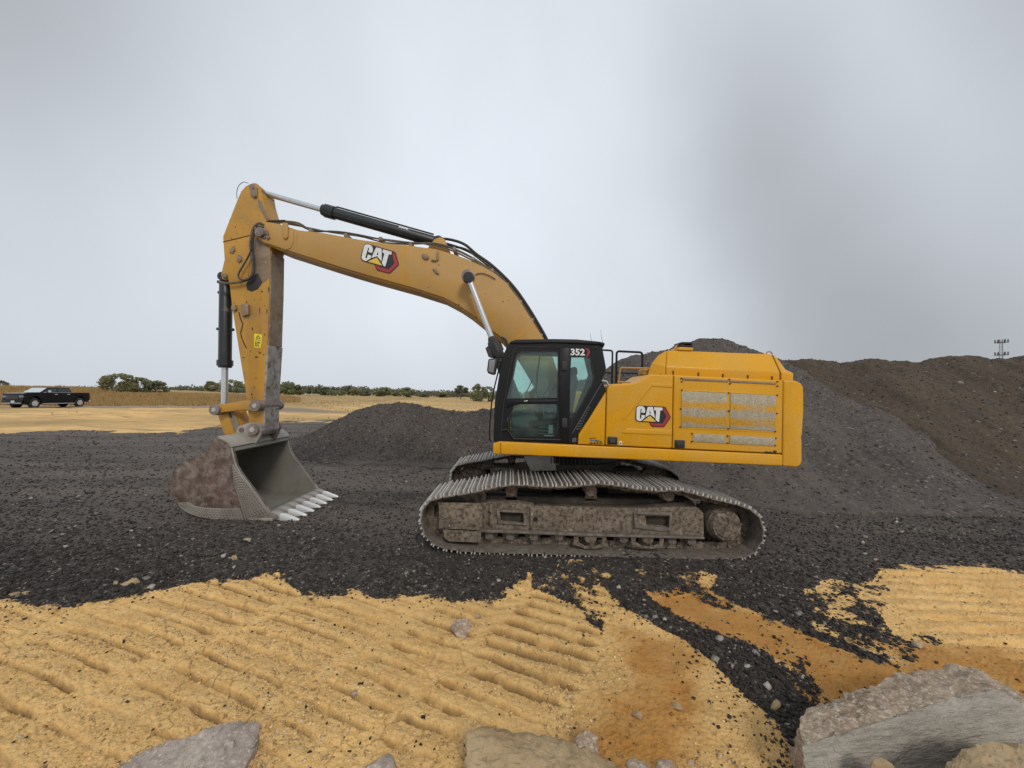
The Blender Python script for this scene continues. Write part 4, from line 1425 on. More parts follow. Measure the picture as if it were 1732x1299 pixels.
rail('handrail', round_path([(1019, 592), (1036, 593), (1035, 651)], 4), 8.35, 0.020, 'black_paint')
rail('handrail', round_path([(1042, 652), (1043, 594), (1086.5, 596), (1086, 650)], 5), 8.35, 0.024, 'black_paint')
rail('handrail', [(1018, 630), (1036, 630.5)], 8.35, 0.018, 'black_paint')
rail('handrail', [(1042.5, 630.5), (1086, 632)], 8.35, 0.018, 'black_paint')
rail('handrail', round_path([(1046, 648), (1049, 622), (1099, 623), (1100, 632), (1098, 636)], 4), 6.15, 0.013, 'yellow_paint_dusty')
rail('handrail', round_path([(1044, 646), (1066, 646.6), (1070, 650)], 3), 6.05, 0.012, 'yellow_paint_dusty')
rail('handrail', round_path([(1017, 644), (1026, 645), (1029, 652)], 3), 5.95, 0.015, 'chrome_rod')

# far side of the upper structure: tank and tool box
MB().box((0.25, 7.78, 1.44), (1.85, 8.76, 2.42)).build('fuel_tank', 'yellow_paint', EX, bevel=0.05, seg=3)
MB().box((-0.28, 7.80, 1.44), (0.22, 8.74, 1.86)).build('tool_box', 'yellow_paint', EX, bevel=0.04, seg=3)
MB().box((0.45, 6.66, 1.44), (1.5, 6.86, 2.05)).box((0.45, 7.74, 1.44), (1.5, 7.77, 2.05)).build('boom_tower', 'yellow_paint', EX, bevel=0.02)

# ---- cab
CAB0, CAB1 = 5.80, 6.60
CAB = bpy.data.objects.new('cab', None)
COL.objects.link(CAB)
CAB.parent = EX
cab_out = [(834.6, 747), (835, 725), (837, 680), (846, 624), (855, 592), (859, 583), (864, 577.5), (871, 575.8), (937, 574.6), (973, 575.5), (1011, 578.8), (1021, 581), (1021.6, 585), (1019, 590), (1025, 622), (1024, 630), (1018, 643),
           (1023.5, 657), (1023, 664), (996, 707), (977, 734), (973, 750)]
w_up = [(857, 674), (867, 638), (872.5, 606), (876, 599), (883, 595.5), (941, 594.5), (944, 597), (943, 672.5)]
w_low = [(858.5, 708), (867, 696), (870, 687), (880, 683.5), (940, 683.5), (943, 687), (943, 722), (940, 735), (936, 738), (870, 737.5), (863, 728)]
w_rear = [(966, 604), (998.5, 604), (1004, 640), (1000, 651), (967, 716), (963.5, 720), (964.5, 640)]
side_near = slab('side_frame', cab_out, CAB0, CAB0 + 0.06, 'black_paint', CAB, bevel=0.0, holes=[w_up, w_low, w_rear])
w_far = [(862, 735), (864, 690), (868, 640), (876, 600), (884, 592), (1004, 596), (1012, 630), (1000, 662), (975, 730)]
slab('side_frame', cab_out, CAB1 - 0.05, CAB1, 'black_paint', CAB, ref=CAB0, holes=[w_far])


def grow(pts, k):
    cx_, cy_ = sum(p[0] for p in pts) / len(pts), sum(p[1] for p in pts) / len(pts)
    out = []
    for x, y in pts:
        d = math.hypot(x - cx_, y - cy_)
        out.append((x + (x - cx_) / d * k, y + (y - cy_) / d * k))
    return out


for nm, w in (('door_window', w_up), ('door_window', w_low), ('rear_side_window', w_rear)):
    pane = slab('window_pane', grow(w, 1.5), CAB0 + 0.022, CAB0 + 0.030, 'cab_glass', CAB, ref=CAB0)
    slab('window_seal', grow(w, 1.2), CAB0 - 0.006, CAB0 + 0.004, 'black_rubber', pane, ref=CAB0, holes=[w])
slab('window_pane', grow(w_far, 1.5), CAB1 - 0.032, CAB1 - 0.024, 'cab_glass', CAB, ref=CAB0)
# roof, rear wall, floor, windscreen posts
slab('roof', [(862, 581), (866, 577), (873, 574.6), (937, 573.4), (975, 574.2), (1011, 577.6), (1022, 580.6), (1021, 584), (1000, 583), (937, 580), (880, 582)], CAB0 - 0.02, CAB1 + 0.02, 'black_paint', CAB, ref=CAB0, bevel=0.012, seg=3)
slab('floor', [(836, 740), (974, 745), (974, 750), (835, 748)], CAB0 + 0.06, CAB1 - 0.05, 'interior_grey', CAB, ref=CAB0)
slab('rear_wall', [(1019, 644), (1023.5, 657), (1023, 664), (996, 707), (977, 734), (973, 748), (968, 747), (971, 732), (990, 705), (1016, 662), (1013, 646)], CAB0 + 0.06, CAB1 - 0.05, 'interior_grey', CAB, ref=CAB0)
slab('rear_window_frame', [(1012, 580), (1019, 590), (1025, 622), (1018, 643), (1012, 643), (1018, 622), (1012, 592)], CAB0 + 0.06, CAB0 + 0.10, 'black_paint', CAB, ref=CAB0)
slab('rear_window_frame', [(1012, 580), (1019, 590), (1025, 622), (1018, 643), (1012, 643), (1018, 622), (1012, 592)], CAB1 - 0.10, CAB1 - 0.05, 'black_paint', CAB, ref=CAB0)
slab('window_pane', [(1017, 592), (1022, 622), (1016, 643), (1015, 643), (1020.6, 622), (1015.6, 592)], CAB0 + 0.10, CAB1 - 0.10, 'cab_glass', CAB, ref=CAB0)
slab('windscreen', [(840, 690), (848, 628), (859, 588), (860.5, 588), (849.5, 628), (841.5, 690)], CAB0 + 0.06, CAB1 - 0.05, 'cab_glass', CAB, ref=CAB0)
slab('front_sill', [(835, 747), (836.5, 690), (843, 690), (845, 700), (845, 745)], CAB0 + 0.06, CAB1 - 0.05, 'black_paint', CAB, ref=CAB0)
for y0 in (CAB0 + 0.055, CAB1 - 0.11):
    slab('front_post', [(836, 700), (846, 626), (856, 592), (862, 580), (872, 580), (866, 592), (858, 626), (848, 700)], y0, y0 + 0.05, 'black_paint', CAB, ref=CAB0, bevel=0.01)
# door: outline seam, hinges, handle, bar across the middle
door_line = [(847, 741), (851, 690), (862, 625), (868, 598), (872, 589), (878, 587), (947, 587.6), (948.5, 592), (948, 744)]
MB().rod([PX(px, py, CAB0 - 0.004) for px, py in door_line], 0.008, 6).build('door_seam', 'black_rubber', side_near)
slab('door_bar', [(857, 676), (943, 676), (943, 682), (870, 683.5), (858, 690)], CAB0 - 0.016, CAB0, 'black_paint', side_near, ref=CAB0, bevel=0.005)
for py in (611, 707):
    slab('door_hinge', [(950, py), (959, py), (959, py + 16), (950, py + 16)], CAB0 - 0.035, CAB0, 'black_rubber', side_near, ref=CAB0, bevel=0.008)
slab('door_handle', [(886, 677.6), (892, 677.6), (892, 679.2), (886, 679.2)], CAB0 - 0.030, CAB0 - 0.014, 'chrome_rod', side_near, ref=CAB0, bevel=0.003)
MB().rod([PX(px, py, CAB0 - 0.03) for px, py in round_path([(848, 728), (858, 726), (869, 742), (948, 744)], 3)], 0.011, 8).build('grab_rail', 'black_rubber', CAB)
slab('vertical_pillar', [(946, 590), (963.5, 588), (964, 640), (963, 722), (962, 749), (947, 748)], CAB0 - 0.012, CAB0, 'black_paint', side_near, ref=CAB0, bevel=0.005)
# louvres low on the rear quarter
for k in range(9):
    x0, y0 = 995.5 - k * 2.15, 690 + k * 4.4
    slab('louvre', [(x0 - 4, y0 - 0.4), (x0 + 3.2, y0 - 1.0), (x0 + 2.4, y0 + 0.8), (x0 - 5, y0 + 1.3)], CAB0 - 0.014, CAB0, 'interior_grey', CAB, ref=CAB0, bevel=0.002)
MB().rod([PX(px, py, CAB0 - 0.012) for px, py in ((1018, 648), (1006, 668), (968, 733))], 0.008, 6).build('trim_strip', 'interior_grey', CAB)
slab('louvre_cover', [(968, 741), (975, 740), (975, 748), (967, 748)], CAB0 - 0.012, CAB0, 'interior_grey', CAB, ref=CAB0, bevel=0.003)
# wiper and its arm across the windscreen, seen through the door glass
MB().rod([PX(px, py, CAB1 - 0.10) for px, py in ((914, 596), (909, 630), (907, 660), (911, 676))], 0.012, 8).build('grab_bar', 'black_rubber', CAB)
MB().rod([PX(px, py, 6.20) for px, py in ((902, 640), (896, 652), (890, 664))], 0.008, 6).build('control_lever', 'black_rubber', CAB)
# seat, consoles, monitor
SEAT = bpy.data.objects.new('driver_seat', None)
COL.objects.link(SEAT)
SEAT.parent = CAB
slab('seat_cushion', [(895, 712), (950, 708), (955, 716), (955, 724), (898, 724)], 5.98, 6.44, 'interior_grey', SEAT, ref=6.0, bevel=0.04, seg=3)
slab('seat_back', [(946, 712), (958, 640), (966, 632), (976, 634), (978, 644), (966, 716)], 5.98, 6.44, 'interior_grey', SEAT, ref=6.0, bevel=0.05, seg=3)
slab('headrest', [(966, 630), (967, 622), (972, 619), (978, 622), (979, 632), (976, 636)], 6.07, 6.32, 'black_rubber', SEAT, ref=6.0, bevel=0.03, seg=3)
slab('seat_base', [(905, 724), (950, 724), (948, 742), (908, 742)], 6.05, 6.38, 'label_black', SEAT, ref=6.0, bevel=0.02)
slab('armrest_console', [(917, 685), (943, 684), (944, 707), (918, 709)], 5.90, 6.02, 'console_grey', CAB, ref=5.9, bevel=0.012)
slab('console_plate', [(921, 688), (938, 688), (937, 700), (921, 700)], 5.89, 5.905, 'label_black', CAB, ref=5.9, bevel=0.002)
slab('control_box', [(862, 702), (882, 694), (905, 692), (914, 712), (908, 728), (880, 726), (866, 722)], 6.05, 6.4, 'console_grey', CAB, ref=6.05, bevel=0.04, seg=3)
slab('step_plate', [(864, 722), (912, 726), (940, 724), (940, 736), (872, 736)], 5.92, 6.3, 'interior_grey', CAB, ref=5.92, bevel=0.01)
slab('yellow_cloth', [(872, 690), (880, 684.5), (893, 686), (890, 693), (872, 695)], 6.00, 6.2, 'sticker_yellow', CAB, ref=6.0, bevel=0.02)
MB().rod([PX(px, py, 6.0) for px, py in ((926, 690), (928, 672), (934, 662), (941, 650))], [0.02, 0.014, 0.014, 0.03], 8).build('joystick', 'black_rubber', CAB)
slab('monitor', [(896, 664), (903, 656), (908, 660), (904, 672), (898, 673)], 6.3, 6.5, 'black_rubber', CAB, ref=6.3, bevel=0.01)
for py in (722, 728, 733):
    slab('side_vent', [(912, py), (928, py), (928, py + 2), (912, py + 2)], 5.90, 5.915, 'console_grey', CAB, ref=5.9, bevel=0.002)
slab('manual', [(928, 719), (935.5, 719), (934.5, 733.5), (927, 733.5)], 5.86, 5.875, 'label_pale', CAB, ref=5.87)
slab('manual', [(920, 736), (936, 736.2), (936, 738.2), (920, 738)], 5.852, 5.862, 'label_white', CAB, ref=5.86)
slab('seat_belt_anchor', [(908, 690), (920, 688), (916, 706), (913, 707)], 6.04, 6.1, 'bare_arm_steel', CAB, ref=6.04, bevel=0.01)
# mirror, its arm, front hand rail, roof aerials
mir = slab('mirror', [(826, 607), (840, 605.5), (842.5, 609), (838, 633), (834, 634), (825, 631), (823.5, 626)], 5.92, 6.04, 'black_rubber', EX, ref=5.92, bevel=0.018, seg=3)
slab('mirror_glass', [(827.5, 609), (838, 608), (834.5, 631), (826, 628.5)], 5.912, 5.925, 'mast_grey', mir, ref=5.92, bevel=0.004)
MB().rod([PX(px, py, 5.95) for px, py in ((853, 612), (846, 611), (840, 612))], 0.018, 8).build('mirror_arm', 'black_rubber', mir)
MB().rod(spline([PX(px, py, 5.86) for px, py in ((851, 606), (842, 632), (833, 672), (829, 710), (828, 740), (832, 748))], 5), 0.011, 8).build('front_grab_rail', 'black_paint', CAB)
for px, top in ((998, 562), (1016, 557)):
    MB().rod([PX(px + 3, 580, 6.3), PX(px, top, 6.3)], [0.004, 0.0015], 5).build('aerial', 'black_rubber', CAB)
slab('roof_edge', [(1012, 578), (1021, 580), (1022.5, 582), (1021, 586), (1016, 584)], CAB0 - 0.03, CAB1 + 0.02, 'black_paint', CAB, ref=CAB0, bevel=0.006)
c = PX(1007, 588, CAB0)
MB().steps((c.x, CAB0 - 0.02, c.z), (c.x, CAB0 + 0.02, c.z), [(0, 0.01), (0.003, 0.018), (0.03, 0.018)], 12).build('camera_eye', 'black_rubber', CAB)

# ---- lettering and emblem
LOGO_TL, LOGO_U, LOGO_V = (230, 245), (970, 45), (-15, 585)


def logo(name, tl, ux, vx, Y, parent, gap=0.0022):
    """emblem: black plate with the three white letters, yellow triangle, red hexagon behind; tl/ux/vx in photo pixels at depth Y"""
    def M(pts):
        out = []
        for x, y in pts:
            x, y = x - LOGO_TL[0], y - LOGO_TL[1]
            det = LOGO_U[0] * LOGO_V[1] - LOGO_U[1] * LOGO_V[0]
            u = (x * LOGO_V[1] - y * LOGO_V[0]) / det
            v = (LOGO_U[0] * y - LOGO_U[1] * x) / det
            out.append((tl[0] + u * ux[0] + v * vx[0], tl[1] + u * ux[1] + v * vx[1]))
        return XZ(out, Y)
    m = MB()

    def layer(mi, k, pts, holes=()):
        m.cur = mi
        m.poly_prism([M(pts)] + [M(h) for h in holes], Y - gap * k, Y - gap * (k - 1) + 0.0004)
    layer(3, 1, [(1215, 268), (1320, 300), (1500, 650), (1490, 700), (1270, 1020), (1200, 1035), (835, 1025), (770, 970), (695, 835), (1000, 700)])
    layer(2, 2, [(1230, 330), (1290, 345), (1465, 655), (1455, 690), (1245, 985), (1190, 1000), (850, 990), (795, 945), (740, 850), (1000, 700)])
    layer(0, 3, [(1215, 380), (1345, 650), (1200, 890), (860, 880), (800, 840), (1000, 700)])
    layer(0, 4, [(235, 310), (270, 260), (340, 236), (420, 238), (1225, 278), (1225, 430), (1120, 440), (1100, 700), (1080, 850), (1000, 855), (330, 828), (250, 795), (208, 730), (210, 600)])
    layer(1, 5, [(250, 335), (285, 278), (350, 256), (440, 256), (510, 288), (552, 345), (560, 430), (553, 500), (422, 490), (428, 375), (410, 345), (392, 372), (385, 450), (370, 600), (364, 690), (380, 722), (405, 715), (420, 680),
                 (427, 580), (552, 592), (537, 685), (440, 775), (400, 803), (330, 800), (270, 772), (240, 720), (238, 600)])
    layer(1, 5, [(655, 285), (838, 290), (865, 400), (915, 695), (738, 560), (565, 665), (598, 520), (628, 380)], [[(738, 400), (770, 525), (712, 525)]])
    layer(1, 5, [(888, 298), (1192, 310), (1190, 412), (1108, 410), (1088, 650), (1066, 835), (1010, 820), (935, 740), (948, 600), (962, 420), (892, 402)])
    layer(4, 5, [(735, 608), (965, 828), (465, 803)])
    return m.build(name, ['label_black', 'label_white', 'label_red', 'label_darkred', 'label_yellow'], parent, smooth=0)


def lettering(name, text, px, py, h_px, w_px, Y, mat, parent, bold=0.02, tilt=0.0):
    cu = bpy.data.curves.new(name, 'FONT')
    cu.body = text
    cu.offset = bold
    cu.resolution_u = 4
    t = bpy.data.objects.new(name, cu)
    COL.objects.link(t)
    bpy.context.view_layer.update()
    me = bpy.data.meshes.new_from_object(t.evaluated_get(bpy.context.evaluated_depsgraph_get()))
    bpy.data.objects.remove(t)
    v = np.array([q.co[:] for q in me.vertices])
    lo, hi = v.min(0), v.max(0)
    m = MB()
    sx, sy = w_px / (hi[0] - lo[0]), h_px / (hi[1] - lo[1])
    ca, sa = math.cos(R(tilt)), math.sin(R(tilt))
    for q in v:
        a, b = (q[0] - lo[0]) * sx, -(q[1] - lo[1]) * sy
        c = PX(px + a * ca - b * sa, py + a * sa + b * ca, Y)
        m.v.append((c.x, c.y, c.z))
    for p in me.polygons:
        m.face(list(p.vertices))
    return m.build(name, mat, parent, smooth=0)


z0 = (1065.0, 675.0)
sc_ = 21.65
logo('emblem', (z0[0] + 230 / sc_, z0[1] + 245 / sc_), (970 / sc_, 45 / sc_), (-15 / sc_, 585 / sc_), BODY - 0.0215, p1)
lettering('model_number', '352', 965, 601, 11.5, 24.2, CAB0 - 0.0035, 'label_white', side_near, 0.035, 1.0)
m = MB()
arc0, arc1 = [], []
for a in np.linspace(-80, 85, 12):
    arc0.append((989.5 + 8.2 * math.cos(R(a)), 596.0 - 7.4 * math.sin(R(a))))
    arc1.append((988.5 + 5.2 * math.cos(R(a)), 596.0 - 6.0 * math.sin(R(a))))
m.poly_prism([XZ(arc0 + arc1[::-1], CAB0)], CAB0 - 0.0030, CAB0 - 0.0004)
m.build('red_arc', 'label_red', side_near, smooth=0)
lettering('console_lettering', 'CAT', 923, 698, 7.5, 13, 5.886, 'console_grey', CAB, 0.03)

# ---- boom
B0, B1 = 7.02, 7.58
boom_top = [(437, 379), (441, 375.5), (447, 374.5), (470, 378), (504, 389), (548, 394), (610, 405.5), (660, 412), (693, 415), (735, 421), (765, 429), (790, 438), (816, 450), (838, 463), (855, 477), (876, 504), (897, 537), (920, 574), (936, 606), (948, 645), (950, 680), (944, 700)]
boom_bot = [(925, 704), (914, 690), (905, 652), (885, 618), (868, 592), (847, 570), (818, 548), (797, 531), (777, 517.5), (750, 503), (700, 487), (660, 476), (631, 468), (590, 456), (548, 443), (492, 425), (470, 418), (446, 411), (437, 404), (433.5, 392)]
BOOM = slab('boom', boom_top + boom_bot, B0, B1, 'yellow_paint_dusty', EX, bevel=0.012, seg=2)
# bottom plate stands proud of the side plates
strip = [(446, 411), (470, 418), (492, 425), (548, 443), (590, 456), (631, 468), (660, 476), (700, 487), (750, 503), (777, 517.5), (797, 531), (818, 548), (847, 570), (868, 592)]
slab('bottom_plate', strip + [(x - 1.2, y + 2.6) for x, y in reversed(strip[1:])], B0 + 0.05, B1 - 0.05, 'yellow_paint_dusty', BOOM, ref=B0)
slab('nose_plate', [(436, 381), (447, 377), (497, 391), (496, 410), (492, 420), (484, 423), (446, 409), (437, 402)], B0 - 0.014, B0 + 0.01, 'yellow_paint_dusty', BOOM, ref=B0, bevel=0.006)
slab('hose_bracket', [(480, 378), (489, 379), (489, 402), (486, 406), (482, 404), (480, 398)], B0 - 0.05, B0 - 0.012, 'yellow_paint_dusty', BOOM, ref=B0, bevel=0.008)
slab('nose_boss', [(432, 386), (440, 384), (454, 390), (456, 398), (450, 405), (440, 402), (434, 398)], B0 - 0.04, B0, 'pin_steel', BOOM, ref=B0, bevel=0.01)
pin('boom_arm_pin', 437.7, 392, B0 - 0.09, B1 + 0.09, 0.085, 'pin_steel', EX, collar=0.0)
for px, py in ((449, 394), (452, 401)):
    pin('nose_bolt', px, py, B0 - 0.06, B0, 0.028, 'pin_steel', BOOM, seg=8)
for pts in ([(714, 430), (724, 431), (726, 437), (721, 440), (715, 436)], [(732, 455), (737, 454), (741, 459), (743, 464), (738, 463)], [(739, 425), (742, 425), (742, 440), (736, 443), (730, 441), (730, 439), (736, 440), (739, 437)]):
    slab('hose_clip', pts, B0 - 0.03, B0, 'bare_arm_steel', BOOM, ref=B0, bevel=0.004)
slab('weld_bead', [(872, 572), (903, 549), (904, 550), (873, 573.4)], B0 - 0.004, B0, 'yellow_paint', BOOM, ref=B0)
slab('weld_bead', [(503, 391), (504.2, 391), (500, 426), (498.8, 426)], B0 - 0.004, B0, 'yellow_paint_dusty', BOOM, ref=B0)
slab('weld_bead', [(684, 414), (685.4, 414), (680, 478), (678.6, 478)], B0 - 0.003, B0, 'yellow_paint', BOOM, ref=B0)
s2 = 18.556
logo('emblem', (600 + 300 / s2, 400 + 215 / s2), (880 / s2, 255 / s2), (-120 / s2, 545 / s2), B0 - 0.002, BOOM)
for px, py in ((725, 486), (797, 507), (776, 515), (790, 524), (806, 537), (812, 541), (820, 497), (851, 510), (860, 508), (742, 448)):
    k = 0.7 + random.random()
    slab('paint_chip', [(px - k, py), (px, py - k * 0.8), (px + k, py + 0.2), (px + 0.3, py + k)], B0 - 0.0016, B0 + 0.001, 'seam_dark', BOOM, ref=B0)
# lug for the arm cylinder
slab('cylinder_lug', [(722, 421), (735, 404), (744, 401), (752, 404), (762, 428)], 7.10, 7.16, 'yellow_paint_dusty', BOOM, ref=7.1, bevel=0.01)
slab('cylinder_lug', [(722, 421), (735, 404), (744, 401), (752, 404), (762, 428)], 7.44, 7.50, 'yellow_paint_dusty', BOOM, ref=7.1, bevel=0.01)


def cylinder(name, a, b, split, r_barrel, r_rod, gland, parent_mats=('cylinder_black', 'chrome_rod'), eye=0.09, eye_w=0.2, label_strip=False):
    """hydraulic cylinder: barrel from a, rod reaching b; split = share of the length that is barrel"""
    a, b = Vector(a), Vector(b)
    L = (b - a).length
    d = (b - a).normalized()
    Lb = L * split
    br = MB().steps(a, b, [(0.0, r_barrel * 0.5), (0.02, r_barrel * 0.8), (0.08, r_barrel), (Lb - gland, r_barrel), (Lb - gland, r_barrel * 1.22), (Lb - gland * 0.25, r_barrel * 1.22),
                           (Lb - gland * 0.25, r_barrel * 1.05), (Lb, r_barrel * 1.0), (Lb, 0.01)], 26).build(name, parent_mats[0], EX)
    MB().steps(a + d * (Lb - 0.02), b, [(0, r_rod), (L - Lb + 0.02, r_rod)], 20).build('piston_rod', parent_mats[1], br)
    for p, k in ((a, 'cylinder_eye'), (b, 'rod_eye')):
        MB().steps(p + Vector((0, -eye_w / 2, 0)), p + Vector((0, eye_w / 2, 0)), [(0, eye * 0.8), (0.01, eye), (eye_w - 0.01, eye), (eye_w, eye * 0.8)], 20).build(k, 'pin_steel' if k == 'rod_eye' else 'cylinder_black', br)
    return br


arm_cyl = cylinder('arm_cylinder', PX(743, 411, YC), PX(437, 324, YC), 0.645, 0.10, 0.050, 0.24, eye=0.10, eye_w=0.24)
m = MB()
a, b = PX(743, 411, YC), PX(437, 324, YC)
d = (b - a).normalized()
for t0, t1 in ((0.62, 0.80),):
    nrm = Vector((-d.z, 0, d.x))
    if nrm.z < 0:
        nrm = -nrm
    for k in range(4):
        p, q = a + d * (t0 + k * 0.045), a + d * (t0 + k * 0.045 + 0.034)
        o1, o2 = nrm * 0.085 + Vector((0, -0.060, 0)), nrm * 0.045 + Vector((0, -0.094, 0))
        m.quad(p + o1, q + o1, q + o2, p + o2)
m.build('white_lettering', 'label_white', arm_cyl, smooth=0)
# clamp bands and supply pipe on the arm cylinder
pip = [a + d * t + Vector((0, -0.05, 0.115)) for t in (0.1, 0.6, 1.2, 1.75, 2.0)]
MB().rod(pip, 0.016, 8).build('oil_pipe', 'cylinder_black', arm_cyl)
pin('cylinder_pin', 437, 322, 7.10, 7.50, 0.06, 'pin_steel', EX)

near_cyl = cylinder('boom_cylinder', PX(893, 732, 6.78), PX(792, 468, 6.78), 0.585, 0.105, 0.052, 0.20, eye=0.115, eye_w=0.15)
cylinder('boom_cylinder', PX(893, 732, 6.78) + Vector((0, 1.04, 0)), PX(792, 468, 6.78) + Vector((0, 1.04, 0)), 0.585, 0.105, 0.052, 0.20, eye=0.115, eye_w=0.15)
slab('gland_block', [(825, 571), (834, 567), (842, 575), (850, 590), (852, 604), (840, 606), (832, 598), (826, 586)], 6.66, 6.90, 'black_rubber', near_cyl, ref=6.66, bevel=0.02)
slab('bracket', [(821, 589), (826, 585), (834, 602), (832, 606), (826, 603)], 6.64, 6.70, 'black_rubber', near_cyl, ref=6.66, bevel=0.006)
MB().rod(spline([PX(px, py, 6.70) for px, py in ((848, 570), (856, 576), (858, 590), (852, 606), (858, 640))], 5), 0.02, 8).build('hydraulic_hose', 'black_rubber', near_cyl)
pin('boom_cylinder_pin', 792, 468, 6.69, 6.74, 0.095, 'black_rubber', EX)
MB().rod(spline([PX(px, py, B0 - 0.02) for px, py in ((804, 464), (814, 462), (826, 465), (838, 472))], 4), 0.008, 6).build('grease_line', 'dusty_hose', BOOM)


# ---- hoses over the back of the boom
def hose(pts, Y, r, mat='dusty_hose', parent=BOOM, name='hydraulic_hose'):
    return MB().rod(spline([PX(p[0], p[1], p[2] if len(p) > 2 else Y) for p in pts], 6), r, 8).build(name, mat, parent)


hose([(737, 404), (760, 405), (785, 413), (806, 430), (830, 447), (856, 471), (878, 497), (900, 530), (922, 568), (932, 590)], 7.20, 0.026, 'black_rubber')
hose([(742, 408), (765, 416), (790, 423), (814, 440), (838, 459), (862, 482), (884, 512), (905, 546), (924, 578), (934, 598)], 7.30, 0.024)
hose([(700, 412), (735, 412), (765, 420), (795, 434), (822, 451), (846, 468), (868, 493), (890, 526), (912, 562), (926, 588)], 7.10, 0.020)
hose([(690, 410), (730, 414), (765, 424), (800, 441), (826, 456), (848, 474), (872, 505), (896, 543), (916, 576), (928, 600)], 7.06, 0.016, 'dusty_hose')
hose([(700, 409), (740, 409), (780, 420), (815, 438), (845, 460), (872, 488), (895, 522), (918, 560), (930, 585)], 7.42, 0.022, 'dusty_hose')
hose([(447, 381), (458, 376), (476, 374), (500, 376), (512, 381), (523, 388), (545, 391), (570, 392), (600, 396), (640, 404), (670, 409), (700, 411)], 7.14, 0.017)
hose([(450, 383), (470, 377), (500, 379), (530, 391), (560, 391), (590, 394), (620, 401), (660, 406), (700, 411), (730, 413)], 7.26, 0.015)
hose([(470, 376), (510, 383), (560, 393), (610, 400), (650, 410), (700, 414)], 7.40, 0.014)
for px, py in ((524, 388), (584, 396), (643, 402), (694, 411), (768, 419), (800, 436), (832, 456), (858, 480), (880, 509), (900, 540), (915, 566)):
    c = PX(px, py, 7.05)
    MB().box((c.x - 0.03, 7.05, c.z - 0.05), (c.x + 0.03, 7.5, c.z + 0.02)).build('hose_clamp', 'bare_arm_steel', BOOM, bevel=0.008)

# ---- arm (stick)
A0, A1 = 7.09, 7.51
arm_pts = [(402, 336), (408, 323), (415, 315), (423, 311), (431, 310.2), (438, 313.5), (441, 321), (443.5, 335), (448.5, 352), (454.5, 371), (460, 392), (461, 406), (456.5, 423), (455.4, 493), (452, 585), (447, 660), (445, 726), (440, 735), (429, 738),
           (421.5, 730), (420, 701), (415, 660), (408.5, 620), (393.5, 528), (388, 482), (380, 446), (378, 415), (377, 400)]
ARM = slab('arm', arm_pts, A0, A1, 'yellow_paint_chipped', EX, bevel=0.010, seg=2)
slab('front_plate', [(456.6, 424), (458.6, 424), (457.6, 493), (454.6, 583), (452.2, 583), (455.5, 493)], A0 + 0.012, A1 - 0.012, 'bare_arm_steel', ARM, ref=A0)
slab('front_plate', [(452.2, 583.6), (454.8, 583.6), (449.8, 660), (447.8, 724), (445.2, 724), (447.2, 660)], A0 - 0.004, A1 + 0.004, 'scraped_steel', ARM, ref=A0)
slab('side_plate', [(379, 409), (397, 406), (424, 399), (424, 438), (420, 470), (400, 478), (389, 478), (381, 446)], A0 - 0.012, A0 + 0.005, 'yellow_paint_chipped', ARM, ref=A0, bevel=0.005)
slab('shadow_plate', [(426, 400), (455, 408), (455, 470), (446, 478), (430, 470), (424, 440)], A0 - 0.006, A0 + 0.005, 'bare_arm_steel', ARM, ref=A0, bevel=0.004)  # thin darker sheet standing in for shade below the boom nose
slab('rubber_pad', [(424, 468), (436, 462), (444, 478), (436, 489), (426, 493), (418, 490), (417, 480)], A0 - 0.012, A0 + 0.004, 'black_rubber', ARM, ref=A0, bevel=0.005)
slab('weld_bead', [(378, 409), (424, 398), (424, 399.2), (378, 410.4)], A0 - 0.016, A0, 'seam_dark', ARM, ref=A0)
slab('top_lug', [(422, 314), (429, 311), (436, 318), (436, 334), (431, 336), (425, 330)], A0 - 0.03, A0 + 0.01, 'bare_arm_steel', ARM, ref=A0, bevel=0.008)
for px, py in ((427, 317), (430, 330)):
    pin('lug_bolt', px, py, A0 - 0.05, A0, 0.022, 'pin_steel', ARM, seg=8)
slab('edge_plate', [(436, 336), (442, 340), (452, 362), (456, 372), (451, 372), (438, 350)], A0 - 0.008, A0 + 0.01, 'bare_arm_steel', ARM, ref=A0, bevel=0.004)
slab('cylinder_lug', [(379, 438), (387, 444), (388, 468), (381, 474), (374.5, 471), (373, 463)], 7.10, 7.16, 'yellow_paint_chipped', ARM, ref=A0, bevel=0.01)
slab('cylinder_lug', [(379, 438), (387, 444), (388, 468), (381, 474), (374.5, 471), (373, 463)], 7.44, 7.50, 'yellow_paint_chipped', ARM, ref=A0, bevel=0.01)
pin('cylinder_pin', 378.5, 466, 7.05, 7.55, 0.045, 'pin_steel', EX)
slab('bracket', [(391, 423), (397, 417), (399, 424), (396, 427), (397, 429), (390, 428)], A0 - 0.04, A0, 'bare_arm_steel', ARM, ref=A0, bevel=0.004)
slab('bracket', [(404, 431), (409, 434), (411, 441), (406, 445), (402, 441)], A0 - 0.04, A0, 'bare_arm_steel', ARM, ref=A0, bevel=0.004)
slab('bracket', [(410.5, 517), (417, 514), (423, 516), (423.5, 533), (413, 536), (411, 528)], A0 - 0.06, A0, 'bare_arm_steel', ARM, ref=A0, bevel=0.008)
slab('bracket', [(394, 518), (400, 516), (402, 524), (399, 527), (394, 525)], A0 - 0.05, A0, 'bare_arm_steel', ARM, ref=A0, bevel=0.006)
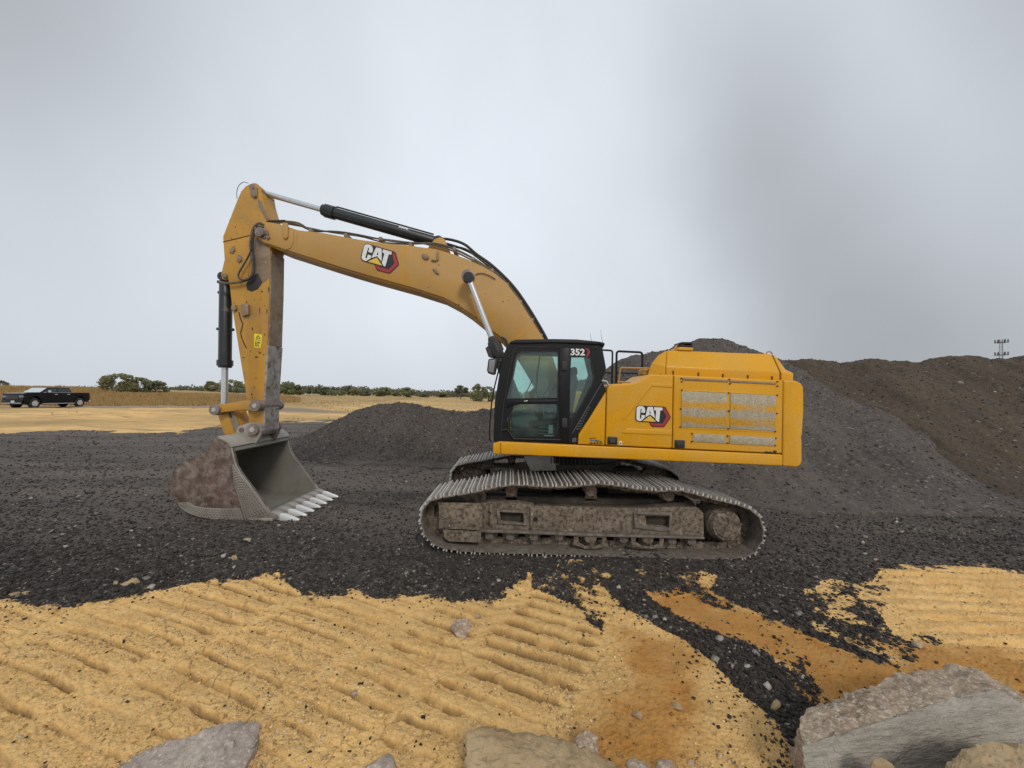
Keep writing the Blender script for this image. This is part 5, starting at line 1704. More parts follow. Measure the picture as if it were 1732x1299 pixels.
for px, py, w, h in ((439, 525, 0.7, 6), (451.5, 527, 0.8, 5), (454.5, 490, 0.8, 6), (427, 556, 1.2, 3), (443, 493, 1.6, 1.6), (440, 597, 2.0, 1.5), (434, 604, 3.2, 1.6), (446, 600, 1.5, 1), (424, 594, 1, 1), (417, 511, 1, 2.4), (441, 507, 0.8, 0.8),
                     (447, 517, 0.8, 0.8), (430, 507, 0.8, 1), (412, 605, 2.6, 0.8), (448, 566, 0.7, 2.5), (433, 640, 1.3, 1), (426, 667, 1.5, 2), (427, 672, 1, 1), (398, 384, 0.7, 1.5), (411, 386, 0.7, 1), (392, 403, 1, 1), (389, 372, 0.6, 1.2)):
    slab('paint_chip', [(px - w, py - h * 0.4), (px - w * 0.2, py - h), (px + w, py - h * 0.3), (px + w * 0.6, py + h * 0.7), (px - w * 0.5, py + h)], A0 - 0.0018, A0 + 0.001, 'seam_dark', ARM, ref=A0)
m = MB()
crk = [(404, 528), (407, 540), (411, 548), (409, 556), (407, 563), (409, 572), (413, 582), (417, 589)]
for (x0, y0), (x1, y1) in zip(crk[:-1], crk[1:]):
    m.ngon_prism(XZ([(x0 - 0.9, y0), (x0 + 0.9, y0), (x1 + 1.1, y1), (x1 - 1.1, y1)], A0), A0 - 0.0018, A0 + 0.001)
m.build('long_scratch', 'seam_dark', ARM)
st = slab('warning_sticker', [(430, 564), (443.5, 566), (442.5, 580), (440.5, 588.5), (430, 587.5)], A0 - 0.0025, A0 + 0.001, 'sticker_yellow', ARM, ref=A0)
m = MB()
m.poly_prism([XZ([(437, 566.6), (441, 573.6), (432.6, 572.8)], A0), XZ([(437, 568.6), (439.3, 572.6), (434.4, 572.2)], A0)], A0 - 0.0045, A0 - 0.002)
for x0, y0, x1, y1 in ((431.5, 575, 441.6, 575.8), (432, 578, 433.4, 586), (434.4, 578, 435.6, 586), (436.8, 578, 439.6, 581), (436.8, 583, 438.4, 586.6)):
    m.ngon_prism(XZ([(x0, y0), (x1, y0), (x1, y1), (x0, y1)], A0), A0 - 0.0045, A0 - 0.002)
m.build('sticker_print', 'label_black', st)
# hoses at the elbow and the wire loop at the tip
hose([(447, 381), (438, 378), (430, 385), (426, 397), (424, 415), (427, 440), (427, 458), (423, 470), (410, 476), (395, 478.5), (380, 479), (370, 477)], 7.01, 0.024, 'dusty_hose', ARM)
hose([(446, 385), (436, 384), (429, 400), (428, 420), (430, 445), (429, 462), (421, 472), (412, 474), (404, 470), (404, 462), (412, 448), (420, 434), (426, 420)], 6.99, 0.014, 'black_rubber', ARM)
hose([(401, 336), (400.5, 325), (404, 314), (412, 308), (420, 310)], 7.2, 0.006, 'label_blue', ARM, 'wire_loop')
hose([(446, 378), (456, 374), (470, 373.5), (482, 373)], 7.05, 0.016, 'black_rubber', BOOM)

# ---- bucket cylinder and linkage
bc = cylinder('bucket_cylinder', PX(382.5, 470, YC), PX(379.5, 690, YC), 0.69, 0.108, 0.056, 0.14, eye=0.08, eye_w=0.26)
for py, sx in ((477, -10), (495, -9), (556.5, -11), (557.5, 10.5)):
    c = PX(381.5 + sx, py, YC)
    MB().box((c.x - 0.035, YC - 0.03, c.z - 0.025), (c.x + 0.035, YC + 0.03, c.z + 0.025)).build('pipe_clamp', 'black_rubber', bc, bevel=0.008)
idl = [(356.5, 690), (361, 687.5), (372, 684), (388, 682), (415, 677), (424, 678), (434, 681), (437.5, 687), (434, 693.5), (426, 695), (414, 693), (378, 697), (366, 700.5), (359, 699)]
for y0 in (6.99, 7.55):
    slab('idler_link', idl, y0, y0 + 0.07, 'yellow_paint_chipped', EX, ref=6.99, bevel=0.01)
for px, py, r in ((361, 693.5, 0.095), (430, 686.5, 0.105)):
    pin('link_pin', px, py, 6.93, 7.68, r, 'pin_steel', EX, collar=0.0)
    c = PX(px, py, 6.93)
    MB().steps((c.x, 6.922, c.z), (c.x, 6.94, c.z), [(0, 0.02), (0.0, 0.035), (0.012, 0.045)], 10).build('pin_bolt', 'label_pale', EX)
lk = slab('bucket_link', [(367, 699), (378, 692), (394, 693), (400, 705), (409, 720), (411.5, 729), (404, 736), (382, 739), (377, 731), (372, 715)], 7.13, 7.47, 'yellow_paint_chipped', EX, ref=7.13, bevel=0.02)
slab('link_web', [(386, 694), (396, 695), (408, 722), (402, 732), (396, 728), (391, 712)], 7.11, 7.14, 'bare_arm_steel', lk, ref=7.13, bevel=0.008)
slab('link_slot', [(388, 697), (392, 698), (394, 707), (390, 706)], 7.104, 7.12, 'label_black', lk, ref=7.13, bevel=0.003)
pin('link_pin', 407.5, 727, 6.98, 7.62, 0.045, 'pin_steel', EX)

# ---- bucket
K0, K1 = 6.45, 8.08
BK = bpy.data.objects.new('bucket', None)
COL.objects.link(BK)
BK.parent = EX
wrap = [(393, 757), (388, 749), (380, 743.5), (371, 740.5), (363, 742), (357.5, 749), (353.5, 758), (349, 765), (340, 769), (329, 773.5), (316, 779), (304, 786), (294, 796), (288, 809), (286.5, 822), (289, 836), (296, 847), (306, 856), (320, 865), (336, 871.5), (356, 875),
        (390, 877.5), (430, 879), (462, 879.5)]
front = [(458, 868), (450, 857), (439, 841), (422, 818), (408, 800), (400, 786), (396.5, 772)]
wz = XZ(wrap, K0)
for nm, y0, y1 in (('side_plate', K0, K0 + 0.04), ('side_plate', K1 - 0.04, K1)):
    m = MB()
    m.poly_prism([wz + XZ(front, K0)], y0, y1)
    m.build(nm, 'bucket_rust' if y0 == K0 else 'bucket_inside', BK)
m = MB()
cen = Vector((sum(p[0] for p in wz) / len(wz) + 0.15, sum(p[1] for p in wz) / len(wz)))
rings = []
for i, p in enumerate(wz):
    a, b = Vector(wz[max(i - 1, 0)]), Vector(wz[min(i + 1, len(wz) - 1)])
    t = (b - a).normalized()
    n = Vector((-t.y, t.x))
    th = 0.035
    q = Vector(p) + n * th
    rings.append([(p[0], K0 + 0.03, p[1]), (p[0], K1 - 0.03, p[1]), (q.x, K1 - 0.03, q.y), (q.x, K0 + 0.03, q.y)])
m.cur = 0
m.ring_loft(rings)
m.build('shell', ['bucket_inside'], BK, smooth=30)
slab('top_plate', [(369, 737.5), (380, 741), (389, 747), (394.5, 755.5), (391, 757), (386, 750), (378, 745), (369, 741.5)], K0 - 0.012, K1 + 0.012, 'bucket_edge', BK, ref=K0, bevel=0.006)
# inner torsion plate under the top
slab('top_beam', [(392, 756), (395, 763), (391, 766), (376, 757), (372, 746)], K0 + 0.04, K1 - 0.04, 'bucket_inside', BK, ref=K0, bevel=0.006)
# edge bars along the front of each side plate
for y0 in (K0 - 0.010, K1 - 0.046):
    e = [(393, 757), (396.5, 772), (400, 786), (408, 800), (422, 818), (439, 841), (450, 857), (459, 869)]
    slab('edge_bar', e + [(x - 2.0, y + 1.4) for x, y in reversed(e)], y0, y0 + 0.056, 'bucket_edge', BK, ref=K0, bevel=0.004)
side_cut = [(394, 782), (399, 788), (407, 801), (421, 819), (438, 842), (457, 868.5), (462, 879), (430, 881), (417, 880), (412, 868), (408, 852), (400, 822)]
for y0, mt in ((K0 - 0.022, 'hardfacing'), (K1 - 0.002, 'hardfacing')):
    slab('side_cutter', side_cut, y0, y0 + 0.024, mt, BK, ref=K0, bevel=0.004)
slab('side_lip_bar', [(424, 876), (463, 875), (463, 880.5), (426, 881.5)], K0 - 0.04, K0 + 0.02, 'bucket_edge', BK, ref=K0, bevel=0.005)
band = [(302, 850), (320, 848.5), (331, 855), (345, 858), (375, 859.5), (407, 859.5), (411, 868), (414, 880), (390, 879), (356, 876.5), (336, 873), (319, 866), (306, 857)]
slab('heel_wear_plate', band, K0 - 0.022, K0 + 0.005, 'hardfacing', BK, ref=K0, bevel=0.004)


def weld_grid(name, A, B, n_along, n_across, y, mat):
    """crossed weld beads between two edge lines A and B (pixel polylines of equal length)"""
    def at(L, t):
        t = t * (len(L) - 1)
        i = min(int(t), len(L) - 2)
        f = t - i
        return Vector((L[i][0] * (1 - f) + L[i + 1][0] * f, L[i][1] * (1 - f) + L[i + 1][1] * f))
    m = MB()

    def bead(p, q, w=0.55):
        d = (q - p)
        n = Vector((-d.y, d.x)).normalized() * w
        m.ngon_prism(XZ([(p + n)[:], (q + n)[:], (q - n)[:], (p - n)[:]], K0), y - 0.012, y + 0.004)
    for i in range(n_along + 1):
        t = i / n_along
        bead(at(A, t), at(B, t))
    for j in range(n_across + 1):
        s = j / n_across
        L = [at(A, t / 10).lerp(at(B, t / 10), s) for t in range(11)]
        for p, q in zip(L[:-1], L[1:]):
            bead(p, q, 0.5)
    return m.build(name, mat, BK, smooth=0)


weld_grid('weld_beads', [(396, 786), (408, 803), (424, 823), (440, 846), (456, 868)], [(399, 818), (404, 833), (409, 850), (413, 864), (418, 878)], 17, 7, K0 - 0.022, 'bucket_edge')
weld_grid('weld_beads', [(304, 851), (320, 850), (332, 856.5), (350, 860), (378, 861), (407, 861)], [(308, 857.5), (321, 866), (337, 872), (356, 875.5), (385, 878), (413, 879)], 26, 4, K0 - 0.022, 'bucket_edge')
# rub ridge above the rounded belly of the side plate
rub = spline([(331, 774, 0), (345, 778, 0), (362, 788, 0), (378, 801, 0), (391, 818, 0), (402, 840, 0), (409, 858, 0)], 4)
MB().rod([PX(q.x, q.y, K0 + 0.004) for q in rub], 0.016, 6).build('rub_ridge', 'bucket_rust', BK)
slab('cheek_plate', [(333, 775), (346, 778), (362, 788), (378, 801), (391, 818), (402, 840), (408, 858), (375, 858), (345, 857), (331, 854), (318, 847), (303, 848), (294, 836), (290, 820), (293, 805), (305, 790)], K0 - 0.008, K0 + 0.01, 'bucket_rust', BK, ref=K0, bevel=0.003)
# cutting lip and teeth
slab('cutting_lip', [(428, 875), (456, 865.5), (468, 871), (470, 876), (462, 880.5), (430, 881.5)], K0 - 0.012, K1 + 0.012, 'bucket_inside', BK, ref=K0, bevel=0.006)
for k in range(7):
    yc = 6.53 + k * (8.00 - 6.53) / 6
    def tz(px, py):
        return PX(px, py, 6.50)
    m = MB()
    prof = [((456, 864), (457, 882), 0.065), ((466, 865.5), (468, 883), 0.068), ((473, 868), (475, 882), 0.058)]
    rings = []
    for (tx, ty), (bx, by), w in prof:
        t, b = tz(tx, ty), tz(bx, by)
        rings.append([(t.x, yc - w, t.z), (t.x, yc + w, t.z), (b.x, yc + w, b.z), (b.x, yc - w, b.z)])
    ad = MB().ring_loft(rings).build('tooth_adapter', 'bucket_edge', BK, bevel=0.008)
    prof = [((468, 868), (470, 881.5), 0.050), ((480, 869.5), (481, 881.5), 0.048), ((490, 873.5), (490, 881.5), 0.042), ((500, 877), (500, 881), 0.034), ((505, 879.6), (504.5, 881.2), 0.024)]
    rings = []
    for (tx, ty), (bx, by), w in prof:
        t, b = tz(tx, ty), tz(bx, by)
        rings.append([(t.x, yc - w * 0.8, t.z), (t.x, yc + w * 0.8, t.z), (b.x, yc + w, b.z), (b.x, yc - w, b.z)])
    MB().ring_loft(rings).build('tooth', 'tooth_steel', BK, bevel=0.007)
# ears and pins
ear = [(396, 748), (399, 730), (403, 721), (411, 718.5), (420, 715), (429, 714.5), (438, 719), (442, 728), (440, 738), (434, 748), (427, 757), (408, 754)]
for y0 in (7.00, 7.53):
    slab('ear', ear, y0, y0 + 0.06, 'bucket_edge' if y0 < 7.2 else 'bucket_rust', BK, ref=7.0, bevel=0.008)
pin('bucket_pin', 426, 727, 6.93, 7.67, 0.105, 'pin_steel', EX)
c = PX(426, 727, 6.93)
MB().steps((c.x, 6.922, c.z), (c.x, 6.94, c.z), [(0, 0.02), (0.0, 0.04), (0.012, 0.05)], 10).build('pin_bolt', 'label_pale', EX)
MB().steps((PX(426, 727, 6.93).x, 7.07, PX(426, 727, 6.93).z), (PX(426, 727, 6.93).x, 7.53, PX(426, 727, 6.93).z), [(0, 0.13), (0.46, 0.13)], 22).build('arm_foot', 'scraped_steel', EX)

# ------------------------------------------------------------------ foreground slabs and rocks
def slab_material(name, c1, c2, speck, streak_axis, streak_c, s_amt=0.5, speck_lo=0.62):
    m = Mat(name, 0.85)
    c = m.mix(m.ramp(m.noise(3.0, 5, 0.6), 0.3, 0.7), c1, c2)
    st = m.ramp(m.noise(4.0, 4, 0.6, vec=m.pos(*streak_axis)), 0.42, 0.68)
    c = m.mix(m.math('MULTIPLY', st, s_amt), c, streak_c)
    c = m.mix(m.math('MULTIPLY', m.ramp(m.noise(38, 6, 0.75), speck_lo - 0.02, speck_lo + 0.14), 0.8), c, speck)
    c = m.mix(m.math('MULTIPLY', m.ramp(m.noise(11, 5, 0.7), 0.5, 0.7), 0.45), c, tuple(0.6 * a for a in c1))
    c = m.mix(m.math('MULTIPLY', m.ramp(m.noise(95, 2), 0.6, 0.7), 0.6), c, (0.10, 0.085, 0.07))
    m.base(c)
    m.bump(m.math('ADD', m.noise(28, 6, 0.72), m.math('MULTIPLY', st, 0.5)), 0.8, 0.016)


slab_material('concrete_face', (0.33, 0.30, 0.255), (0.42, 0.385, 0.33), (0.50, 0.47, 0.41), (1.6, 1, 9.0), (0.25, 0.225, 0.19), 0.5, 0.66)
slab_material('concrete_broken', (0.27, 0.19, 0.125), (0.40, 0.31, 0.22), (0.62, 0.55, 0.45), (1, 1, 1), (0.17, 0.115, 0.08), 0.6, 0.50)
slab_material('purple_rock', (0.30, 0.24, 0.20), (0.44, 0.37, 0.31), (0.66, 0.61, 0.55), (2, 1, 0.5), (0.17, 0.125, 0.10), 0.6, 0.54)
slab_material('tan_rock', (0.36, 0.25, 0.13), (0.44, 0.33, 0.19), (0.56, 0.50, 0.40), (1, 1, 1), (0.26, 0.17, 0.09), 0.5, 0.62)
slab_material('board_marked_concrete', (0.31, 0.225, 0.125), (0.37, 0.30, 0.20), (0.52, 0.46, 0.36), (5.5, 1, 0.35), (0.21, 0.19, 0.165), 0.8, 0.68)


def rock(name, pts, mat, label, category='rock', cuts=4, amp=0.02, face=None, face_mat=None, face_amp=0.2, seed=0, group='rocks lying in the foreground', freq=6.0, parent=None):
    """convex hull of real points, broken up by noise; faces turned to `face` stay smooth and get face_mat"""
    pts = [Vector(p) for p in pts]
    base = Vector((sum(p.x for p in pts) / len(pts), sum(p.y for p in pts) / len(pts), min(p.z for p in pts)))
    bm = bmesh.new()
    for p in pts:
        bm.verts.new(p - base)
    h = bmesh.ops.convex_hull(bm, input=bm.verts)
    junk = [g for g in h['geom_interior'] + h['geom_unused'] if isinstance(g, bmesh.types.BMVert)]
    if junk:
        bmesh.ops.delete(bm, geom=list(set(junk)), context='VERTS')
    bmesh.ops.recalc_face_normals(bm, faces=bm.faces)
    if face is not None:
        f3 = Vector(face).normalized()
        for f in bm.faces:
            f.material_index = 1 if f.normal.dot(f3) > 0.80 else 0
    for _ in range(cuts):
        ed = [e for e in bm.edges if e.calc_length() > 0.035]
        if not ed:
            break
        bmesh.ops.subdivide_edges(bm, edges=ed, cuts=1, use_grid_fill=True)
        bmesh.ops.triangulate(bm, faces=[f for f in bm.faces if len(f.verts) > 3])
        if len(bm.faces) > 14000:
            break
    bm.normal_update()
    co = np.array([(v.co + base)[:] for v in bm.verts])
    n1 = fbm(co[:, 0] * freq + seed, co[:, 1] * freq + co[:, 2] * freq * 1.3, 4, 300 + seed)
    n2 = fbm(co[:, 0] * freq * 5 + seed, co[:, 1] * freq * 5 + co[:, 2] * freq * 6, 2, 310 + seed)
    n3 = fbm(co[:, 0] * freq * 2.3 + seed, co[:, 1] * freq * 2.3 + co[:, 2] * freq * 2.9, 3, 320 + seed)
    for i, v in enumerate(bm.verts):
        flat = face is not None and all(f.material_index == 1 for f in v.link_faces)
        k = face_amp if flat else 1.0
        v.co += v.normal * float(amp * (n1[i] + 0.9 * n2[i] - 0.7 * abs(n3[i]) + 0.2)) * k
    me = bpy.data.meshes.new(name)
    bm.to_mesh(me)
    bm.free()
    me.materials.append(MATS[mat])
    if face_mat:
        me.materials.append(MATS[face_mat])
    me.polygons.foreach_set('use_smooth', [True] * len(me.polygons))
    me.set_sharp_from_angle(angle=R(38))
    o = bpy.data.objects.new(name, me)
    COL.objects.link(o)
    o.location = base
    return tag(o, label, category, group)


# big broken slab, right: moulded grey face towards the camera, broken brown top
front_top = [(1356, 1262, 2.26), (1434, 1237, 2.30), (1532, 1208, 2.34), (1607, 1182, 2.38), (1684, 1165, 2.42), (1706, 1176, 2.44), (1740, 1216, 2.44), (1800, 1240, 2.46)]
back_top = [(1350, 1213, 2.46), (1384, 1194, 2.52), (1450, 1170, 2.58), (1516, 1145, 2.66), (1604, 1127, 2.74), (1646, 1127, 2.78), (1720, 1170, 2.80), (1800, 1220, 2.80)]
P = [PX(*q) for q in front_top]
P += [Vector((p.x, p.y - 0.10, -0.12)) for p in P]
B = [PX(*q) for q in back_top]
P += B + [Vector((p.x, p.y + 0.1, -0.12)) for p in B]
rock('concrete_slab', P, 'concrete_broken', 'big broken concrete slab with grey grooved face at the lower right', 'concrete slab', 6, 0.024, (0.05, -1, 0.25), 'concrete_face', 0.2, 3)
# brown boulder in the right corner and a small stone on the slab's foot
P = [PX(1600, 1299, 2.02), PX(1625, 1276, 2.06), PX(1650, 1260, 2.08), PX(1680, 1254, 2.12), PX(1722, 1262, 2.10), PX(1760, 1275, 2.10), PX(1800, 1330, 2.0), PX(1590, 1340, 1.9), PX(1700, 1400, 1.7), PX(1680, 1275, 2.3), PX(1800, 1290, 2.3)]
P += [Vector((p.x, p.y, -0.1)) for p in P[-6:]]
rock('boulder', P, 'tan_rock', 'brown boulder in the lower right corner before the concrete slab', 'boulder', 5, 0.022, seed=5)
P = [PX(1472, 1299, 2.12), PX(1478, 1286, 2.12), PX(1490, 1282, 2.13), PX(1503, 1287, 2.13), PX(1514, 1297, 2.12), PX(1520, 1320, 2.1), PX(1466, 1320, 2.1), PX(1492, 1300, 2.2), PX(1492, 1350, 2.05)]
P += [Vector((p.x, p.y, 0.0)) for p in P[-4:]]
rock('stone', P, 'tan_rock', 'small tan stone at the bottom edge in front of the concrete slab', 'stone', 4, 0.008, seed=6)
# left slab
P = [PX(180, 1306, 2.30), PX(232, 1283, 2.36), PX(300, 1252, 2.44), PX(362, 1228, 2.52), PX(390, 1223, 2.56), PX(440, 1226, 2.60), PX(438, 1246, 2.52), PX(424, 1280, 2.42), PX(416, 1302, 2.34), PX(300, 1330, 2.20), PX(190, 1350, 2.1), PX(400, 1330, 2.2)]
P += [Vector((p.x, p.y, 0.0)) for p in P]
rock('stone_slab', P, 'purple_rock', 'long grey and pinkish stone slab at the lower left edge', 'stone slab', 6, 0.022, seed=7)
# middle slab with board marks
P = [PX(790, 1240, 2.40), PX(800, 1234, 2.44), PX(850, 1240, 2.46), PX(900, 1246, 2.47), PX(950, 1258, 2.46), PX(1000, 1272, 2.44), PX(1050, 1294, 2.40), PX(1070, 1310, 2.36), PX(786, 1290, 2.28), PX(790, 1330, 2.15), PX(1080, 1350, 2.15),
     PX(830, 1232, 2.56), PX(960, 1250, 2.56)]
P += [Vector((p.x, p.y, -0.05)) for p in P]
rock('concrete_slab', P, 'tan_rock', 'yellowish board-marked concrete slab at the bottom edge in the middle', 'concrete slab', 6, 0.020, (0, -1, 0.5), 'board_marked_concrete', 0.3, 8)


def loose(px, py, w, h, mat, label, seed, name='stone', category='stone', d=0.0):
    """a stone whose picture is about w x h pixels, standing on the ground where (px, py) is its foot"""
    Y = 4.0
    for _ in range(12):
        x = (px - CX) / FOC * Y
        Y = (CAM_H - gz1(x, Y)) * FOC / (py - HY)
    x = (px - CX) / FOC * Y
    s = Y / FOC
    rng = random.Random(seed)
    z = gz1(x, Y) - 0.01
    P = []
    for k in range(16):
        a, b = rng.uniform(0, 2 * math.pi), rng.uniform(-0.4, 1)
        r = rng.uniform(0.8, 1.0) * math.sqrt(max(0.1, 1 - b * b))
        P.append(Vector((x + 0.5 * w * s * r * math.cos(a) * 1.05, Y + 0.42 * w * s * r * math.sin(a), z + max(-0.02, h * s * 0.9 * (0.25 + 0.75 * b)))))
    return rock(name, P, mat, label, category, 4, 0.006, seed=seed, freq=12)


loose(781, 1072, 42, 34, 'concrete_broken', 'pale grey stone lying alone on the ridged clay', 11)
loose(992, 1272, 46, 40, 'concrete_broken', 'squarish brown stone sitting on the board-marked slab', 12)
loose(975, 1262, 20, 22, 'tan_rock', 'thin tan stone leaning on the squarish brown stone', 13)
loose(808, 1045, 12, 10, 'concrete_broken', 'small pale stone just right of the lone grey stone', 14)
loose(222, 986, 30, 9, 'tan_rock', 'flat tan stone on the dark gravel at left', 15)
loose(195, 987, 10, 8, 'tan_rock', 'little tan stone beside the flat tan stone', 16)
loose(396, 946, 12, 9, 'tan_rock', 'tan stone on dark gravel below the bucket teeth', 17)
loose(417, 916, 14, 10, 'concrete_broken', 'pale stone on the gravel just under the bucket', 18)
loose(24, 1006, 18, 9, 'tan_rock', 'yellow stone at the gravel edge on the far left', 19)
loose(42, 1004, 14, 7, 'tan_rock', 'smaller yellow stone at the gravel edge on the far left', 20)
loose(1312, 1200, 18, 22, 'tan_rock', 'upright tan stone in the dark gravel strip by the concrete slab', 21)
loose(647, 1301, 62, 22, 'purple_rock', 'pinkish stone tip at the bottom edge left of the middle', 22)
loose(1080, 1302, 46, 16, 'concrete_broken', 'pale stone at the bottom edge right of the board-marked slab', 23)
loose(1125, 1302, 42, 18, 'concrete_broken', 'second pale stone at the bottom edge right of the board-marked slab', 24)
loose(1170, 1292, 16, 12, 'tan_rock', 'clay lump near the bottom edge right of the middle', 25)
loose(602, 1178, 12, 9, 'concrete_broken', 'small pale stone on cracked clay left of the middle', 26)
loose(1145, 1198, 22, 12, 'tan_rock', 'flat clay lump on the damp orange ground', 27)
loose(1077, 1212, 20, 13, 'tan_rock', 'rounded clay lump on the damp orange ground', 28)
loose(1553, 1093, 20, 12, 'concrete_broken', 'grey stone in the dark patch right of the clay strip', 29)
loose(1378, 1036, 9, 6, 'concrete_broken', 'pale pebble in the gravel strip below the drive sprocket', 30)
loose(1481, 948, 9, 7, 'concrete_broken', 'pinkish pebble on the gravel right of the track', 31)
for px, py, w, h, lb in ((1502, 661, 22, 5, 'pale concrete sliver high on the brown gravel heap'), (1565, 687, 15, 8, 'grey lump halfway up the brown gravel heap'), (1583, 826, 18, 6, 'pale chunk at the toe of the brown gravel heap'),
                         (1658, 814, 18, 7, 'grey chunk near the toe of the brown gravel heap'), (1623, 650, 10, 5, 'small pale chunk near the crest of the brown gravel heap'), (1601, 801, 14, 8, 'brown lump low on the brown gravel heap'),
                         (1680, 667, 9, 6, 'far right pale chunk near the crest of the brown gravel heap'), (1711, 812, 16, 8, 'grey chunk at the far right toe of the brown gravel heap')):
    # on the face of the brown heap: follow the sight line down to its slope
    best = None
    for k in range(200):
        Y = 9.0 + k * 0.035
        p = PX(px, py, Y)
        surf = 3.8 - 0.60 * max(0.0, 15.5 - Y) - 0.02
        if p.z <= max(surf, 0.05):
            best = p
            break
    p = best or PX(px, py, 9.4)
    s = p.y / FOC
    rng = random.Random(px)
    P = []
    for k in range(14):
        a, b = rng.uniform(0, 6.28), rng.uniform(-1, 1)
        r = math.sqrt(1 - b * b)
        P.append(p + Vector((0.5 * w * s * r * math.cos(a), 0.35 * w * s * r * math.sin(a) - 0.02, 0.5 * h * s * b + 0.05)))
    rock('heap_chunk', P, 'concrete_broken', lb, 'rock', 3, 0.01, seed=px, freq=10, group='chunks on the gravel heap')

# ------------------------------------------------------------------ pickup truck
TRUCK_X, TRUCK_Y = -48.66, 40.4
TZ = float(land(np.array([TRUCK_X]), np.array([TRUCK_Y]))[0]) + 0.0
TR = empty('pickup_truck', (TRUCK_X, TRUCK_Y, 0.0), 'black four-door pickup truck parked on the road at far left', 'pickup truck')
TRUCK_PARTS = []


def zmap(z):
    """a heavy pickup stands tall: high belt line, shallow glass"""
    if z <= 0.62:
        return z
    if z <= 1.27:
        return 0.62 + (z - 0.62) * 1.42
    return 1.543 + (z - 1.27) * 0.84


def tpart(mb, name, mat, parent=None, bevel=0.0, seg=2, smooth=35):
    """truck space: x forward, y to its left, z up"""
    mb.v = [(x, y, zmap(z)) for x, y, z in mb.v]
    o = mb.build(name, mat, None, bevel=bevel, seg=seg, smooth=smooth)
    o.parent = parent or TR
    return o


def side_slab(pts, y0, y1):
    return MB().ngon_prism(pts, y0, y1)


HW = 1.01
body = [(2.98, 0.62), (2.96, 1.02), (2.92, 1.21), (2.62, 1.26), (1.45, 1.28), (1.30, 1.27), (-2.90, 1.27), (-2.94, 1.20), (-2.96, 0.70), (-2.60, 0.62), (-2.45, 0.62), (-2.42, 0.78), (-2.25, 0.98), (-2.0, 1.04), (-1.72, 0.98), (-1.52, 0.78), (-1.49, 0.52),
        (1.49, 0.48), (1.52, 0.78), (1.72, 0.98), (2.0, 1.04), (2.25, 0.98), (2.42, 0.78), (2.46, 0.55), (2.9, 0.50)]
m = MB()
m.poly_prism([body], -HW, HW)
tb = tpart(m, 'body', 'truck_black')
roof_pts = [(1.52, 1.26), (0.80, 1.86), (0.60, 1.93), (-0.95, 1.94), (-1.12, 1.88), (-1.28, 1.26)]
m = MB()
b = []
for y, k in ((-HW + 0.03, 1.0), (HW - 0.03, 1.0)):
    pass
lo = HW - 0.03
hi = HW - 0.20
def gy(z, s):
    return s * (lo + (hi - lo) * (z - 1.26) / 0.68)
ringA = [(x, gy(z, -1), z) for x, z in roof_pts]
ringB = [(x, gy(z, 1), z) for x, z in roof_pts]
m.ring_loft([ringA, ringB])
tpart(m, 'roof_cabin', 'truck_black', None, 0.03)


def on_side(pts, s, off=0.008):
    return [(x, gy(z, s) + s * off, z) for x, z in pts]


